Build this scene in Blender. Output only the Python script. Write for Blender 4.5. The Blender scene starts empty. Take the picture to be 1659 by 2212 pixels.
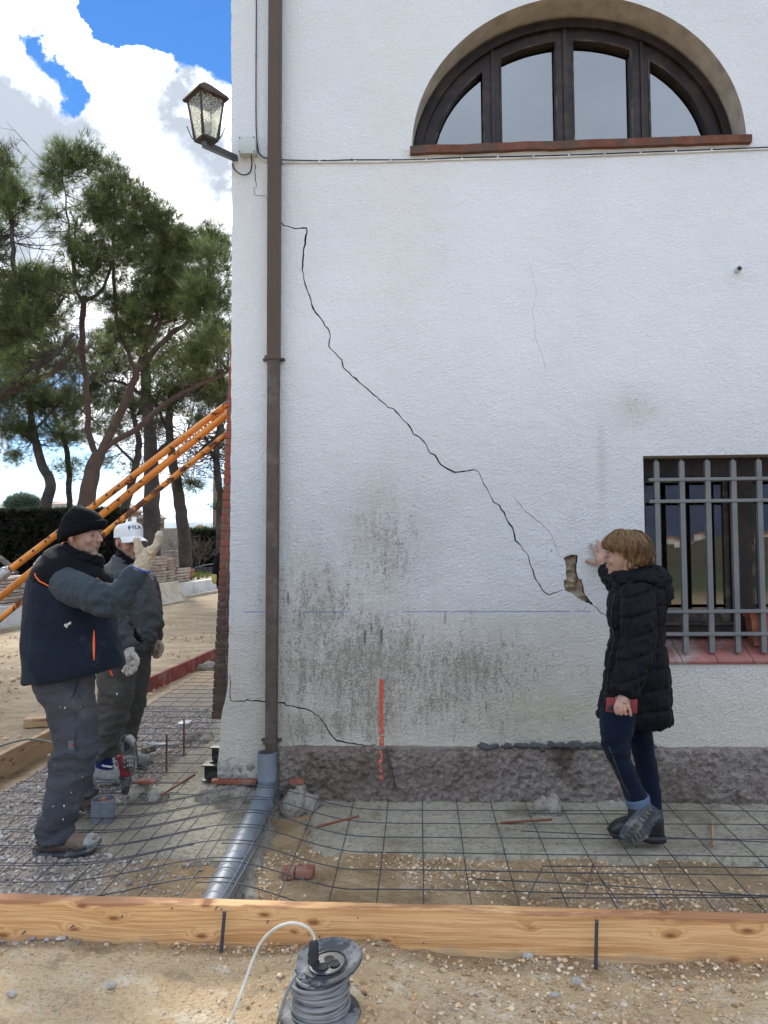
import bpy, bmesh, math, random
import numpy as np
from mathutils import Vector, Matrix, Euler, noise
from mathutils.bvhtree import BVHTree
random.seed(7); RNG = np.random.default_rng(7)
C = bpy.context.scene.collection
scene = bpy.context.scene
R = math.radians

# ------------------------------------------------------------ camera
F = 1610.0; CX, CY = 829.5, 1106.0           # focal length and centre, in photo units (1659 wide)
CAM = Vector((0, -4.6, 1.58))
YAW, PITCH, ROLL = R(2.7), R(2.2), R(-0.55)
ROT = Matrix.Rotation(YAW, 3, 'Z') @ Matrix.Rotation(math.pi/2 + PITCH, 3, 'X') @ Matrix.Rotation(ROLL, 3, 'Z')
cd = bpy.data.cameras.new('camera'); cam = bpy.data.objects.new('camera', cd); C.objects.link(cam)
cam.location = CAM; cam.rotation_euler = ROT.to_euler()
cd.sensor_fit = 'HORIZONTAL'; cd.sensor_width = 36; cd.lens = 36*F/1659.0
cd.clip_start = 0.05; cd.clip_end = 6000
scene.camera = cam
scene.view_settings.view_transform = 'Standard'; scene.view_settings.look = 'None'
scene.view_settings.exposure = 1.95; scene.view_settings.gamma = 1
scene.cycles.max_bounces = 6; scene.cycles.transparent_max_bounces = 8

def ray(x, y):
    return (ROT @ Vector(((x-CX)/F, -(y-CY)/F, -1.0))).normalized()
def onY(x, y, Y):                             # surveyed point on the vertical plane Y
    d = ray(x, y); return CAM + d*((Y-CAM.y)/d.y)
def onZ(x, y, Z=0.0):
    d = ray(x, y); return CAM + d*((Z-CAM.z)/d.z)
def pxm(Y): return (Y-CAM.y)/F                # metres per photo unit at plane Y

# ------------------------------------------------------------ node helper
class G:
    def __init__(s, tree): s.t = tree; s.n = tree.nodes; s.l = tree.links
    def N(s, typ, ins=None, **pr):
        nd = s.n.new(typ)
        for k, v in pr.items(): setattr(nd, k, v)
        if ins:
            for k, v in ins.items(): s.put(nd.inputs[k], v)
        return nd
    def put(s, sock, v):
        if isinstance(v, bpy.types.NodeSocket): s.l.new(v, sock)
        elif v is not None:
            if hasattr(sock, 'default_value'):
                try: sock.default_value = v
                except Exception:
                    sock.default_value = (*v, 1.0) if len(v) == 3 else v[:3]
    def m(s, op, a, b=None, c=None, clamp=False):
        nd = s.N('ShaderNodeMath', operation=op, use_clamp=clamp)
        for i, v in enumerate((a, b, c)):
            if v is not None: s.put(nd.inputs[i], v)
        return nd.outputs[0]
    def vm(s, op, a, b=None):
        nd = s.N('ShaderNodeVectorMath', operation=op); s.put(nd.inputs[0], a)
        if b is not None: s.put(nd.inputs[1], b)
        return nd.outputs['Value'] if op in ('DOT_PRODUCT', 'LENGTH', 'DISTANCE') else nd.outputs[0]
    def co(s, scale=(1,1,1), which='Object', loc=(0,0,0), rot=(0,0,0)):
        t = s.N('ShaderNodeTexCoord').outputs[which]
        return s.N('ShaderNodeMapping', {'Vector': t, 'Scale': scale, 'Location': loc, 'Rotation': rot}).outputs[0]
    def noise(s, vec, scale=5, detail=4, rough=.55, out=0, dist=0):
        return s.N('ShaderNodeTexNoise', {'Vector': vec, 'Scale': scale, 'Detail': detail, 'Roughness': rough, 'Distortion': dist}).outputs[out]
    def vor(s, vec, scale=5, feature='F1', out='Distance', rnd=1):
        return s.N('ShaderNodeTexVoronoi', {'Vector': vec, 'Scale': scale, 'Randomness': rnd}, feature=feature).outputs[out]
    def ramp(s, v, lo, hi, a=0.0, b=1.0, mode='SMOOTHSTEP'):
        nd = s.N('ShaderNodeMapRange', {'Value': v, 'From Min': lo, 'From Max': hi, 'To Min': a, 'To Max': b}, interpolation_type=mode)
        return nd.outputs[0]
    def mix(s, f, a, b, blend='MIX'):
        nd = s.N('ShaderNodeMix', data_type='RGBA', blend_type=blend)
        s.put(nd.inputs[0], f); s.put(nd.inputs[6], col(a)); s.put(nd.inputs[7], col(b))
        return nd.outputs[2]
    def sep(s, v): return s.N('ShaderNodeSeparateXYZ', {0: v}).outputs
    def bump(s, h, strength=.5, dist=.01, nrm=None):
        nd = s.N('ShaderNodeBump', {'Height': h, 'Strength': strength, 'Distance': dist})
        if nrm is not None: s.put(nd.inputs['Normal'], nrm)
        return nd.outputs[0]
def col(v):
    if isinstance(v, tuple) and len(v) == 3: return (*v, 1.0)
    return v
def newmat(name):
    m = bpy.data.materials.new(name); m.use_nodes = True
    g = G(m.node_tree); bs = g.n['Principled BSDF']; return m, g, bs
def simple(name, c, rough=.7, metal=0, var=.25, vs=9, bs_=0, bd=.003, dirt=None, dirtamt=.5, spec=.4, fine=0):
    """base colour with mottling, optional dirt patches and bump"""
    m, g, b = newmat(name); v = g.co()
    n1 = g.noise(v, vs, 5); k = g.ramp(n1, .3, .7, 1-var, 1+var, 'LINEAR')
    cc = g.mix(1.0, c, g.N('ShaderNodeCombineColor', {0: k, 1: k, 2: k}).outputs[0], 'MULTIPLY')
    if dirt:
        f = g.m('MULTIPLY', g.ramp(g.noise(v, vs*.6, 6, .65), .48, .62), dirtamt); cc = g.mix(f, cc, dirt)
    g.put(b.inputs['Base Color'], cc); b.inputs['Roughness'].default_value = rough
    b.inputs['Metallic'].default_value = metal; b.inputs['Specular IOR Level'].default_value = spec
    if bs_: g.put(b.inputs['Normal'], g.bump(g.noise(v, bs_, 4, .6), .6, bd))
    return m

# ------------------------------------------------------------ world: Nishita sky with broken cloud
SUN_EL, SUN_AZ = R(34), R(-24)      # sun behind the pines, upper left of the view (azimuth from +Y towards +X)
world = bpy.data.worlds.new('World'); scene.world = world; world.use_nodes = True
g = G(world.node_tree); bg = g.n['Background']
sky = g.N('ShaderNodeTexSky', sky_type='NISHITA', sun_disc=False, sun_elevation=SUN_EL, sun_rotation=SUN_AZ, air_density=1.0, dust_density=0, ozone_density=1.5)
v = g.N('ShaderNodeTexCoord').outputs['Generated']
wn_ = g.N('ShaderNodeTexNoise', {'Vector': g.N('ShaderNodeTexCoord').outputs['Generated'], 'Scale': 9.0, 'Detail': 8.0, 'Roughness': .62}).outputs['Color']
vw = g.vm('ADD', v, g.vm('MULTIPLY', g.vm('SUBTRACT', wn_, (.5, .5, .5)), (.17, .17, .17)))
def dirdot(x, y, r):                # 1 inside a patch of angular radius r round a direction, fading out
    d = ray(x, y); return g.ramp(g.vm('DOT_PRODUCT', g.vm('NORMALIZE', vw), tuple(d)), math.cos(R(r)), math.cos(R(r*.25)))
z = g.sep(v)[2]
vs_ = g.N('ShaderNodeMapping', {'Vector': v, 'Scale': (1, 1, 1.9)}).outputs[0]
nz = g.noise(vs_, 5.5, 9, .58, dist=.25)
nbig = g.noise(vs_, 1.6, 3, .5)
dens = g.m('ADD', g.m('ADD', .52, g.m('MULTIPLY', g.m('SUBTRACT', nz, .5), 2.0)), g.m('MULTIPLY', g.m('SUBTRACT', nbig, .5), .5))
for (x, y, r, a) in [(470, 10, 7.5, -.75), (360, -20, 6, -.6), (112, 175, 3.6, -1.1), (150, 160, 2.4, -.6), (300, 45, 3.2, -.45), (250, 8, 3.2, -.4), (60, -60, 4, -.3), (245, 235, 1.2, -.4), (490, 320, 1.6, -.2), (330, 370, 1.0, -.25), (470, 520, 3, -.3), (90, 500, 1.8, -.3), (70, 1060, 4, -.5), (150, 1000, 3, -.4),
                     (50, 60, 4.5, .6), (30, 150, 3, .4), (50, 250, 4, .5), (160, 90, 4.0, .3), (60, 330, 9, .4), (260, 350, 9, .4), (420, 420, 7, .35), (230, 620, 12, .3), (400, 230, 5, .4), (240, 130, 4, .4)]:
    dens = g.m('ADD', dens, g.m('MULTIPLY', dirdot(x, y, r), a))
cover = g.ramp(dens, .30, .74)
rear = g.ramp(g.m('MULTIPLY', g.sep(v)[1], -1), -.1, .3)
cover = g.N('ShaderNodeMix', {0: rear, 2: cover, 3: g.ramp(nbig, .2, .6, .72, .92)}, data_type='FLOAT').outputs[0]
thick0 = g.ramp(g.noise(vs_, 2.2, 4, .5), .35, .65); thick = g.ramp(g.noise(vs_, 3.2, 7, .6, dist=.2), .36, .74)
for (x, y, r, a) in [(70, 240, 6, .8), (170, 285, 5, .7), (350, 300, 4, .6), (330, 190, 3.0, .4), (-10, 190, 3, .5), (60, 470, 5, .5), (440, 370, 3, .6), (440, 180, 3, .5), (40, 60, 3, -.6), (180, 110, 4, -.6), (280, 230, 3, -.5), (300, 440, 5, -.5), (230, 620, 7, -.5)]:
    thick = g.m('ADD', thick, g.m('MULTIPLY', dirdot(x, y, r), a), clamp=True)
thick = g.N('ShaderNodeMix', {0: rear, 2: thick, 3: g.m('ADD', .2, g.m('MULTIPLY', thick0, .5))}, data_type='FLOAT').outputs[0]
front = g.ramp(g.vm('DOT_PRODUCT', v, (math.sin(SUN_AZ)*math.cos(SUN_EL), math.cos(SUN_AZ)*math.cos(SUN_EL), math.sin(SUN_EL))), .55, 1.0)
bright = g.m('ADD', g.m('ADD', 4.4, g.m('MULTIPLY', z, 2.6)), g.m('MULTIPLY', front, 3.6))
gray = g.m('ADD', g.m('ADD', 1.7, g.m('MULTIPLY', z, .5)), g.m('MULTIPLY', rear, 1.2))
cb = g.mix(thick, (1, 1, 1), (.83, .92, 1.06)); cb = g.mix(rear, cb, (.80, .93, 1.12))
lum = g.N('ShaderNodeMix', {0: thick, 2: bright, 3: gray}, data_type='FLOAT').outputs[0]
cloud = g.vm('SCALE', cb); g.put(cloud.node.inputs['Scale'], lum)
skyb = g.mix(1.0, sky.outputs[0], (.15, .28, .42), 'MULTIPLY')
hz = g.ramp(z, .0, .22, .65, 0)
skyb = g.mix(hz, skyb, (5.6, 6.6, 7.4))
g.put(bg.inputs['Color'], g.mix(cover, skyb, cloud)); bg.inputs['Strength'].default_value = .10
sl = bpy.data.lights.new('sun', 'SUN'); sl.energy = 2.2; sl.angle = R(12); sl.color = (1, .95, .87)
so = bpy.data.objects.new('sun', sl); C.objects.link(so)
so.rotation_euler = Vector((-math.sin(SUN_AZ)*math.cos(SUN_EL), -math.cos(SUN_AZ)*math.cos(SUN_EL), -math.sin(SUN_EL))).to_track_quat('-Z', 'Y').to_euler()

# ------------------------------------------------------------ object helpers
def link(name, me, mats, parent=None):
    o = bpy.data.objects.new(name, me); C.objects.link(o)
    for m in (mats if isinstance(mats, (list, tuple)) else [mats]): me.materials.append(m)
    if parent is not None:
        o.parent = parent; o.matrix_parent_inverse = Matrix.Translation(-parent.location) if parent.type == 'EMPTY' else Matrix()
        if parent.type != 'EMPTY' and parent.location.length > 0: o.matrix_parent_inverse = Matrix.Translation(-parent.location)
    return o
def tag(o, label=None, cat=None, group=None, kind=None):
    if label: o['label'] = label
    if cat: o['category'] = cat
    if group: o['group'] = group
    if kind: o['kind'] = kind
    return o
def empty(name, loc=(0,0,0)):
    o = bpy.data.objects.new(name, None); C.objects.link(o); o.location = loc; o.empty_display_size = .1; return o
class MB:
    """collects shapes in world coordinates, builds one mesh object"""
    def __init__(s): s.v = []; s.f = []; s.mi = []
    def add(s, vs, fs, mi=0):
        b = len(s.v); s.v += [tuple(p) for p in vs]; s.f += [tuple(b+i for i in f) for f in fs]; s.mi += [mi]*len(fs); return s
    def box(s, a, b, M=None, mi=0, bev=0):
        x0,y0,z0 = a; x1,y1,z1 = b
        if bev:
            bm = bmesh.new(); r = bmesh.ops.create_cube(bm, size=1)
            for v in bm.verts: v.co = Vector(((x0+x1)/2+v.co.x*(x1-x0), (y0+y1)/2+v.co.y*(y1-y0), (z0+z1)/2+v.co.z*(z1-z0)))
            bmesh.ops.bevel(bm, geom=bm.edges[:], offset=bev, segments=2, affect='EDGES', profile=.6)
            bm.verts.index_update()
            vs = [(M @ v.co if M else v.co.copy()) for v in bm.verts]; fs = [[v.index for v in f.verts] for f in bm.faces]; bm.free()
            return s.add(vs, fs, mi)
        vs = [Vector(p) for p in ((x0,y0,z0),(x1,y0,z0),(x1,y1,z0),(x0,y1,z0),(x0,y0,z1),(x1,y0,z1),(x1,y1,z1),(x0,y1,z1))]
        if M: vs = [M @ p for p in vs]
        return s.add(vs, [(0,3,2,1),(4,5,6,7),(0,1,5,4),(1,2,6,5),(2,3,7,6),(3,0,4,7)], mi)
    def rings(s, rings, cap=True, mi=0, closed=False):
        n = len(rings[0]); base = len(s.v); k = len(rings)
        for r in rings: s.v += [tuple(p) for p in r]
        for i in range(k if closed else k-1):
            j = (i+1) % k
            for q in range(n):
                p = (q+1) % n; s.f.append((base+i*n+q, base+i*n+p, base+j*n+p, base+j*n+q)); s.mi.append(mi)
        if cap and not closed:
            s.f.append(tuple(base+q for q in reversed(range(n)))); s.mi.append(mi)
            s.f.append(tuple(base+(k-1)*n+q for q in range(n))); s.mi.append(mi)
        return s
    def tube(s, pts, r, n=8, mi=0, cap=True, flat=None):
        pts = [Vector(p) for p in pts]; rs = r if isinstance(r, (list, tuple)) else [r]*len(pts)
        out = []; prev = None
        for i, p in enumerate(pts):
            t = (pts[min(i+1, len(pts)-1)] - pts[max(i-1, 0)])
            if t.length < 1e-9: t = Vector((0,0,1))
            t.normalize()
            if prev is None:
                a = Vector((0,0,1)) if abs(t.z) < .9 else Vector((0,1,0)); u = t.cross(a).normalized()
            else:
                u = prev - t*prev.dot(t)
                u = u.normalized() if u.length > 1e-6 else t.orthogonal().normalized()
            prev = u; w = t.cross(u)
            out.append([p + (u*math.cos(2*math.pi*q/n) + w*math.sin(2*math.pi*q/n))*rs[i] for q in range(n)])
        return s.rings(out, cap, mi)
    def lathe(s, prof, o, ax=Vector((0,0,1)), n=32, mi=0, cap=False):
        ax = ax.normalized(); u = ax.orthogonal().normalized(); w = ax.cross(u); o = Vector(o)
        return s.rings([[o + ax*h + (u*math.cos(2*math.pi*q/n)+w*math.sin(2*math.pi*q/n))*r for q in range(n)] for (r, h) in prof], cap, mi)
    def prism(s, poly, y0, y1, mi=0):
        """poly: list of (x,z), extruded along Y"""
        n = len(poly)
        vs = [(x, y0, z) for x, z in poly] + [(x, y1, z) for x, z in poly]
        fs = [tuple(range(n)), tuple(reversed(range(n, 2*n)))] + [(i, (i+n), ((i+1) % n)+n, (i+1) % n) for i in range(n)]
        return s.add(vs, fs, mi)
    def ell(s, c, r, M=None, n=14, mi=0):
        c = Vector(c); rr = []
        for i in range(1, n):
            th = math.pi*i/n
            ring = [Vector((r[0]*math.sin(th)*math.cos(2*math.pi*q/(2*n)), r[1]*math.sin(th)*math.sin(2*math.pi*q/(2*n)), r[2]*math.cos(th))) for q in range(2*n)]
            rr.append([c + (M @ p if M else p) for p in reversed(ring)])
        return s.rings(rr, True, mi)
    def mesh(s, name='m', smooth=False, recalc=True):
        me = bpy.data.meshes.new(name); me.from_pydata(s.v, [], s.f); me.update()
        me.polygons.foreach_set('material_index', s.mi)
        if recalc:
            bm = bmesh.new(); bm.from_mesh(me); bmesh.ops.recalc_face_normals(bm, faces=bm.faces[:]); bm.to_mesh(me); bm.free()
        if smooth is True: me.polygons.foreach_set('use_smooth', [True]*len(me.polygons))
        elif smooth:
            me.polygons.foreach_set('use_smooth', [True]*len(me.polygons))
            try: me.set_sharp_from_angle(angle=R(smooth))
            except Exception: pass
        me.update(); return me
    def build(s, name, mats, parent=None, smooth=40): return link(name, s.mesh(name, smooth), mats, parent)
def crom(pts, k=6):
    """Catmull-Rom through points"""
    P = [Vector(p) for p in pts]; P = [P[0]*2-P[1]] + P + [P[-1]*2-P[-2]]; out = []
    for i in range(1, len(P)-2):
        for j in range(k):
            t = j/k; a, b, c, d = P[i-1], P[i], P[i+1], P[i+2]
            out.append(.5*((2*b)+(c-a)*t+(2*a-5*b+4*c-d)*t*t+(3*b-a-3*c+d)*t**3))
    out.append(P[-2]); return out
def evalmesh(ob):
    dg = bpy.context.evaluated_depsgraph_get(); dg.update()
    return bpy.data.meshes.new_from_object(ob.evaluated_get(dg), depsgraph=dg)
def cut(me, cutters):
    """boolean difference of temp prisms, returns mesh"""
    o = bpy.data.objects.new('tmp', me); C.objects.link(o); tmp = [o]
    for c in cutters:
        co = bpy.data.objects.new('tmpc', c); C.objects.link(co); tmp.append(co)
        md = o.modifiers.new('b', 'BOOLEAN'); md.operation = 'DIFFERENCE'; md.object = co; md.solver = 'EXACT'
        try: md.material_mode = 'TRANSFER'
        except Exception: pass
    r = evalmesh(o)
    for t in tmp: bpy.data.objects.remove(t)
    return r
def soft(mb, voxel, sm=4, fac=.5):
    """fuse shapes into one continuous surface"""
    o = bpy.data.objects.new('tmp', mb.mesh('t')); C.objects.link(o)
    md = o.modifiers.new('r', 'REMESH'); md.mode = 'VOXEL'; md.voxel_size = voxel; md.use_smooth_shade = True
    if sm: s_ = o.modifiers.new('s', 'SMOOTH'); s_.factor = fac; s_.iterations = sm
    r = evalmesh(o); bpy.data.objects.remove(o); return r
def vco(me):
    a = np.empty(len(me.vertices)*3); me.vertices.foreach_get('co', a); return a.reshape(-1, 3)
def vno(me):
    a = np.empty(len(me.vertices)*3); me.vertex_normals.foreach_get('vector', a); return a.reshape(-1, 3)
def setco(me, a): me.vertices.foreach_set('co', a.ravel()); me.update()
def ns(p, s=(1,1,1), off=0.0):
    return noise.noise(Vector((p[0]*s[0]+off, p[1]*s[1]+off*1.7, p[2]*s[2]-off)))
def fold(me, amp, sc, off=0., ridge=True, mask=None):
    a = vco(me); n = vno(me); d = np.empty(len(a))
    for i, p in enumerate(a):
        v_ = ns(p, sc, off) + .5*ns(p, (sc[0]*2.1, sc[1]*2.1, sc[2]*2.1), off+9)
        d[i] = (1-abs(v_)*3.2) if ridge else v_
    if mask is not None: d *= mask(a)
    setco(me, a + n*(d*amp)[:, None])
def colattr(me, cols, name='tint'):
    at = me.color_attributes.new(name, 'FLOAT_COLOR', 'POINT'); c = np.ones((len(me.vertices), 4)); c[:, :3] = cols; at.data.foreach_set('color', c.ravel())

# ------------------------------------------------------------ materials
def gauss(g, X, Z, cx, cz, sx, sz):
    a = g.m('POWER', g.m('DIVIDE', g.m('SUBTRACT', X, cx), sx), 2); b = g.m('POWER', g.m('DIVIDE', g.m('SUBTRACT', Z, cz), sz), 2)
    return g.m('POWER', 2.718, g.m('MULTIPLY', g.m('ADD', a, b), -1))
def W(x, y, off=0.0): return onY(x, y, -off)
def wxz(x, y): p = onY(x, y, 0); return p.x, p.z

def stucco_mat():
    m, g, b = newmat('white_stucco'); v = g.co(); s = g.sep(v); X, Z = s[0], s[2]
    base = g.mix(g.ramp(g.noise(v, 1.3, 4), .35, .65), (.76, .775, .80), (.72, .74, .765))
    # yellow-grey weathering low on the wall
    base = g.mix(g.m('MULTIPLY', g.ramp(g.m('ADD', Z, g.m('MULTIPLY', g.noise(v, 2, 4), .5)), .5, 1.7, .95, 0), .95), base, (.72, .665, .555))
    base = g.mix(g.m('MULTIPLY', gauss(g, X, Z, wxz(870, 430)[0], wxz(870, 430)[1], .22, .9), .35), base, (.70, .70, .66))
    base = g.mix(g.m('MULTIPLY', gauss(g, X, Z, wxz(1180, 1540)[0], wxz(1180, 1540)[1], .5, .16), .6), base, (.62, .58, .46))
    # mould that grew in splash-shaped streaks
    area = None
    for (x, y, sx, sz, a) in [(790, 1440, .72, .50, 1.0), (690, 1330, .40, .52, .88), (830, 1190, .36, .52, .76), (1000, 1450, .72, .40, .90), (1000, 1560, .9, .16, .72), (660, 1570, .3, .2, .9), (820, 1540, .20, .26, 1.0), (650, 1450, .30, .45, .85), (930, 1520, .4, .22, .8), (740, 1560, .35, .16, .9),
                              (1120, 1560, .3, .12, .5), (1370, 880, .20, .14, .55), (1300, 1000, .03, .3, .5), (1270, 1470, .06, .3, .45), (520, 1520, .2, .16, .45), (930, 1090, .25, .2, .3), (1240, 1230, .10, .35, .2)]:
        q = g.m('MULTIPLY', gauss(g, X, Z, *wxz(x, y), sx, sz), a); area = q if area is None else g.m('MAXIMUM', area, q)
    sv = g.co((1, 1, .26)); sv2 = g.co((1, 1, .55), rot=(0, R(8), 0))
    n1 = g.noise(sv, 17, 7, .66); n2 = g.noise(sv2, 42, 5, .7); n3 = g.noise(v, 85, 3, .7)
    nn = g.m('ADD', g.m('MULTIPLY', n1, .33), g.m('ADD', g.m('MULTIPLY', n2, .36), g.m('MULTIPLY', n3, .38)))
    th = g.m('SUBTRACT', .678, g.m('MULTIPLY', area, .205))
    mk = g.ramp(g.m('SUBTRACT', nn, th), -.02, .10)
    mk = g.m('MULTIPLY', mk, g.ramp(area, .05, .35))
    base = g.mix(g.m('MULTIPLY', mk, .85), base, (.15, .142, .11))
    base = g.mix(g.m('MULTIPLY', g.m('MULTIPLY', area, g.ramp(g.noise(sv2, 7, 4, .6), .3, .6, .5, 1)), .62), base, (.38, .365, .30))
    # short dark drips
    dv = g.co((1, 1, .16)); dn = g.vor(dv, 16); dn2 = g.noise(v, 2.2, 2)
    dr = g.m('MULTIPLY', g.ramp(dn, .16, .10), g.m('MULTIPLY', g.ramp(area, .25, .6), g.ramp(dn2, .45, .55)))
    base = g.mix(g.m('MULTIPLY', dr, .75), base, (.10, .10, .085))
    # sparse dark specks everywhere low
    sp = g.m('MULTIPLY', g.ramp(g.vor(v, 11), .07, .045), g.ramp(Z, 2.4, 1.6)); sp = g.m('MULTIPLY', sp, g.ramp(g.noise(v, 1.7, 2), .5, .6))
    base = g.mix(g.m('MULTIPLY', sp, .8), base, (.14, .13, .12))
    # red paint line and blue chalk line
    x0, z0 = wxz(823, 1467); x1, z1 = wxz(825, 1612)
    ln = g.m('MULTIPLY', g.ramp(g.m('ABSOLUTE', g.m('SUBTRACT', X, g.m('ADD', (x0+x1)/2, g.m('MULTIPLY', g.m('SUBTRACT', g.noise(v, 5, 1), .5), .02)))), .016, .012), g.m('MULTIPLY', g.m('LESS_THAN', Z, z0), g.m('GREATER_THAN', Z, z1-.3)))
    ln = g.m('MULTIPLY', ln, g.ramp(g.m('ADD', g.noise(v, 70, 3, .6), g.m('MULTIPLY', g.m('SUBTRACT', Z, z1+.2), .35)), .36, .42))
    base = g.mix(ln, base, (.72, .14, .085))
    zc = wxz(700, 1322)[1]; zc2 = wxz(1200, 1321)[1]; xa = wxz(700, 0)[0]; xb = wxz(1200, 0)[0]
    zl = g.m('ADD', zc, g.m('MULTIPLY', g.m('SUBTRACT', X, xa), (zc2-zc)/(xb-xa)))
    cl = g.ramp(g.m('ABSOLUTE', g.m('SUBTRACT', Z, zl)), .0042, .0022)
    seg = None
    for (a, c_) in [(528, 575), (655, 752), (868, 1232), (1240, 1275)]:
        q = g.m('MULTIPLY', g.m('GREATER_THAN', X, wxz(a, 1322)[0]), g.m('LESS_THAN', X, wxz(c_, 1322)[0])); seg = q if seg is None else g.m('ADD', seg, q)
    base = g.mix(g.m('MULTIPLY', g.m('MULTIPLY', cl, seg), g.ramp(g.noise(g.co((1,1,6)), 30, 2), .3, .5, .25, .75)), base, (.12, .18, .52))
    g.put(b.inputs['Base Color'], base); b.inputs['Roughness'].default_value = .85; b.inputs['Specular IOR Level'].default_value = .25
    tv = g.co((1, 1, 1.0), rot=(0, R(35), 0)); tv = g.N('ShaderNodeMapping', {'Vector': tv, 'Scale': (.55, 1, 1.2)}).outputs[0]
    h = g.m('ADD', g.m('MULTIPLY', g.noise(tv, 78, 5, .64, dist=.3), 1.0), g.m('MULTIPLY', g.noise(v, 9, 3), 1.1))
    h = g.m('ADD', h, g.m('MULTIPLY', g.noise(v, 150, 2), .35))
    low = g.ramp(Z, 1.6, 3.0, .95, .6)
    nd = g.N('ShaderNodeBump', {'Height': h, 'Strength': low, 'Distance': .03}); g.put(b.inputs['Normal'], nd.outputs[0])
    return m
def rough_mat(name, c1, c2, c3, bd=.03):
    m, g, b = newmat(name); v = g.co()
    n = g.noise(v, 1.6, 5, .6); c = g.mix(g.ramp(n, .38, .6), c1, c2); c = g.mix(g.ramp(g.noise(g.co(loc=(5, 3, 1)), 2.3, 6, .65), .5, .66), c, c3)
    c = g.mix(g.m('MULTIPLY', g.ramp(g.noise(v, 40, 4, .7), .52, .62), .5), c, (.10, .09, .085))
    g.put(b.inputs['Base Color'], c); b.inputs['Roughness'].default_value = .95
    h = g.m('ADD', g.m('MULTIPLY', g.noise(v, 34, 5, .65, dist=.6), 1), g.m('MULTIPLY', g.noise(v, 10, 3), .8))
    g.put(b.inputs['Normal'], g.bump(h, 1.0, bd)); return m
def ground_mat():
    m, g, b = newmat('sandy_ground'); v = g.co(); s = g.sep(v)
    n = g.noise(v, .9, 7, .6); n2 = g.noise(v, 6, 6, .65); n3 = g.noise(v, 60, 4, .6)
    c = g.mix(g.ramp(n, .35, .65), (.49, .345, .195), (.58, .435, .265))
    c = g.mix(g.ramp(n2, .52, .7), c, (.64, .54, .40)); c = g.mix(g.m('MULTIPLY', g.ramp(n2, .47, .33), .6), c, (.25, .185, .12))
    c = g.mix(g.m('MULTIPLY', g.ramp(n3, .52, .7), .35), c, (.20, .155, .11))
    c = g.mix(g.m('MULTIPLY', g.ramp(n3, .45, .32), .4), c, (.60, .51, .39))
    pb = g.vor(v, 55); pc = g.N('ShaderNodeTexVoronoi', {'Vector': v, 'Scale': 55}).outputs['Color']
    pm = g.m('MULTIPLY', g.ramp(pb, .42, .3), g.ramp(g.m('ADD', g.noise(v, 2.2, 4), g.m('MULTIPLY', g.sep(pc)[0], .35)), .62, .75))
    c = g.mix(g.m('MULTIPLY', pm, .22), c, g.mix(g.sep(pc)[1], (.30, .25, .20), (.58, .52, .45)))
    yard = g.m('MAXIMUM', g.m('MULTIPLY', g.ramp(s[0], -2.7, -2.8), g.ramp(s[1], -2.0, -1.4)), g.ramp(s[1], 4.4, 5.2)); c = g.mix(g.m('MULTIPLY', yard, .75), c, g.mix(g.ramp(g.noise(g.co((.6, 1.6, 1)), 2.2, 6, .65), .4, .62), (.20, .15, .095), (.33, .27, .19)))
    ins = g.m('MULTIPLY', g.ramp(g.m('ADD', s[1], g.m('MULTIPLY', s[0], .045)), -1.80, -1.76), g.m('LESS_THAN', s[1], 1.0)); c = g.mix(g.m('MULTIPLY', ins, .8), c, g.mix(1.0, c, g.mix(g.ramp(g.noise(v, 3.2, 6, .6), .4, .62), (.42, .38, .34), (.66, .63, .60)), 'MULTIPLY'))
    # grey crushed stone on the left of the mesh, far meadow beyond
    left = g.m('MULTIPLY', g.ramp(g.m('ADD', s[0], g.m('MULTIPLY', g.noise(v, 1.2, 4), .8)), -.9, -1.25), g.m('MULTIPLY', g.ramp(s[1], -1.75, -1.6), g.ramp(s[1], 4.5, 3)))
    left = g.m('MULTIPLY', left, g.ramp(s[0], -2.75, -2.65))
    c = g.mix(g.m('MULTIPLY', left, .6), c, (.27, .25, .23))
    c = g.mix(g.ramp(s[1], 40, 60), c, (.12, .15, .07)); c = g.mix(g.ramp(s[1], -12, -20), c, (.12, .13, .07))
    g.put(b.inputs['Base Color'], c); b.inputs['Roughness'].default_value = .95; b.inputs['Specular IOR Level'].default_value = .2
    h = g.m('ADD', g.m('MULTIPLY', n3, .7), g.m('ADD', g.m('MULTIPLY', n2, 1.2), g.m('MULTIPLY', g.m('MULTIPLY', pm, g.ramp(pb, .4, 0)), .3)))
    g.put(b.inputs['Normal'], g.bump(h, .9, .03)); return m
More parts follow.
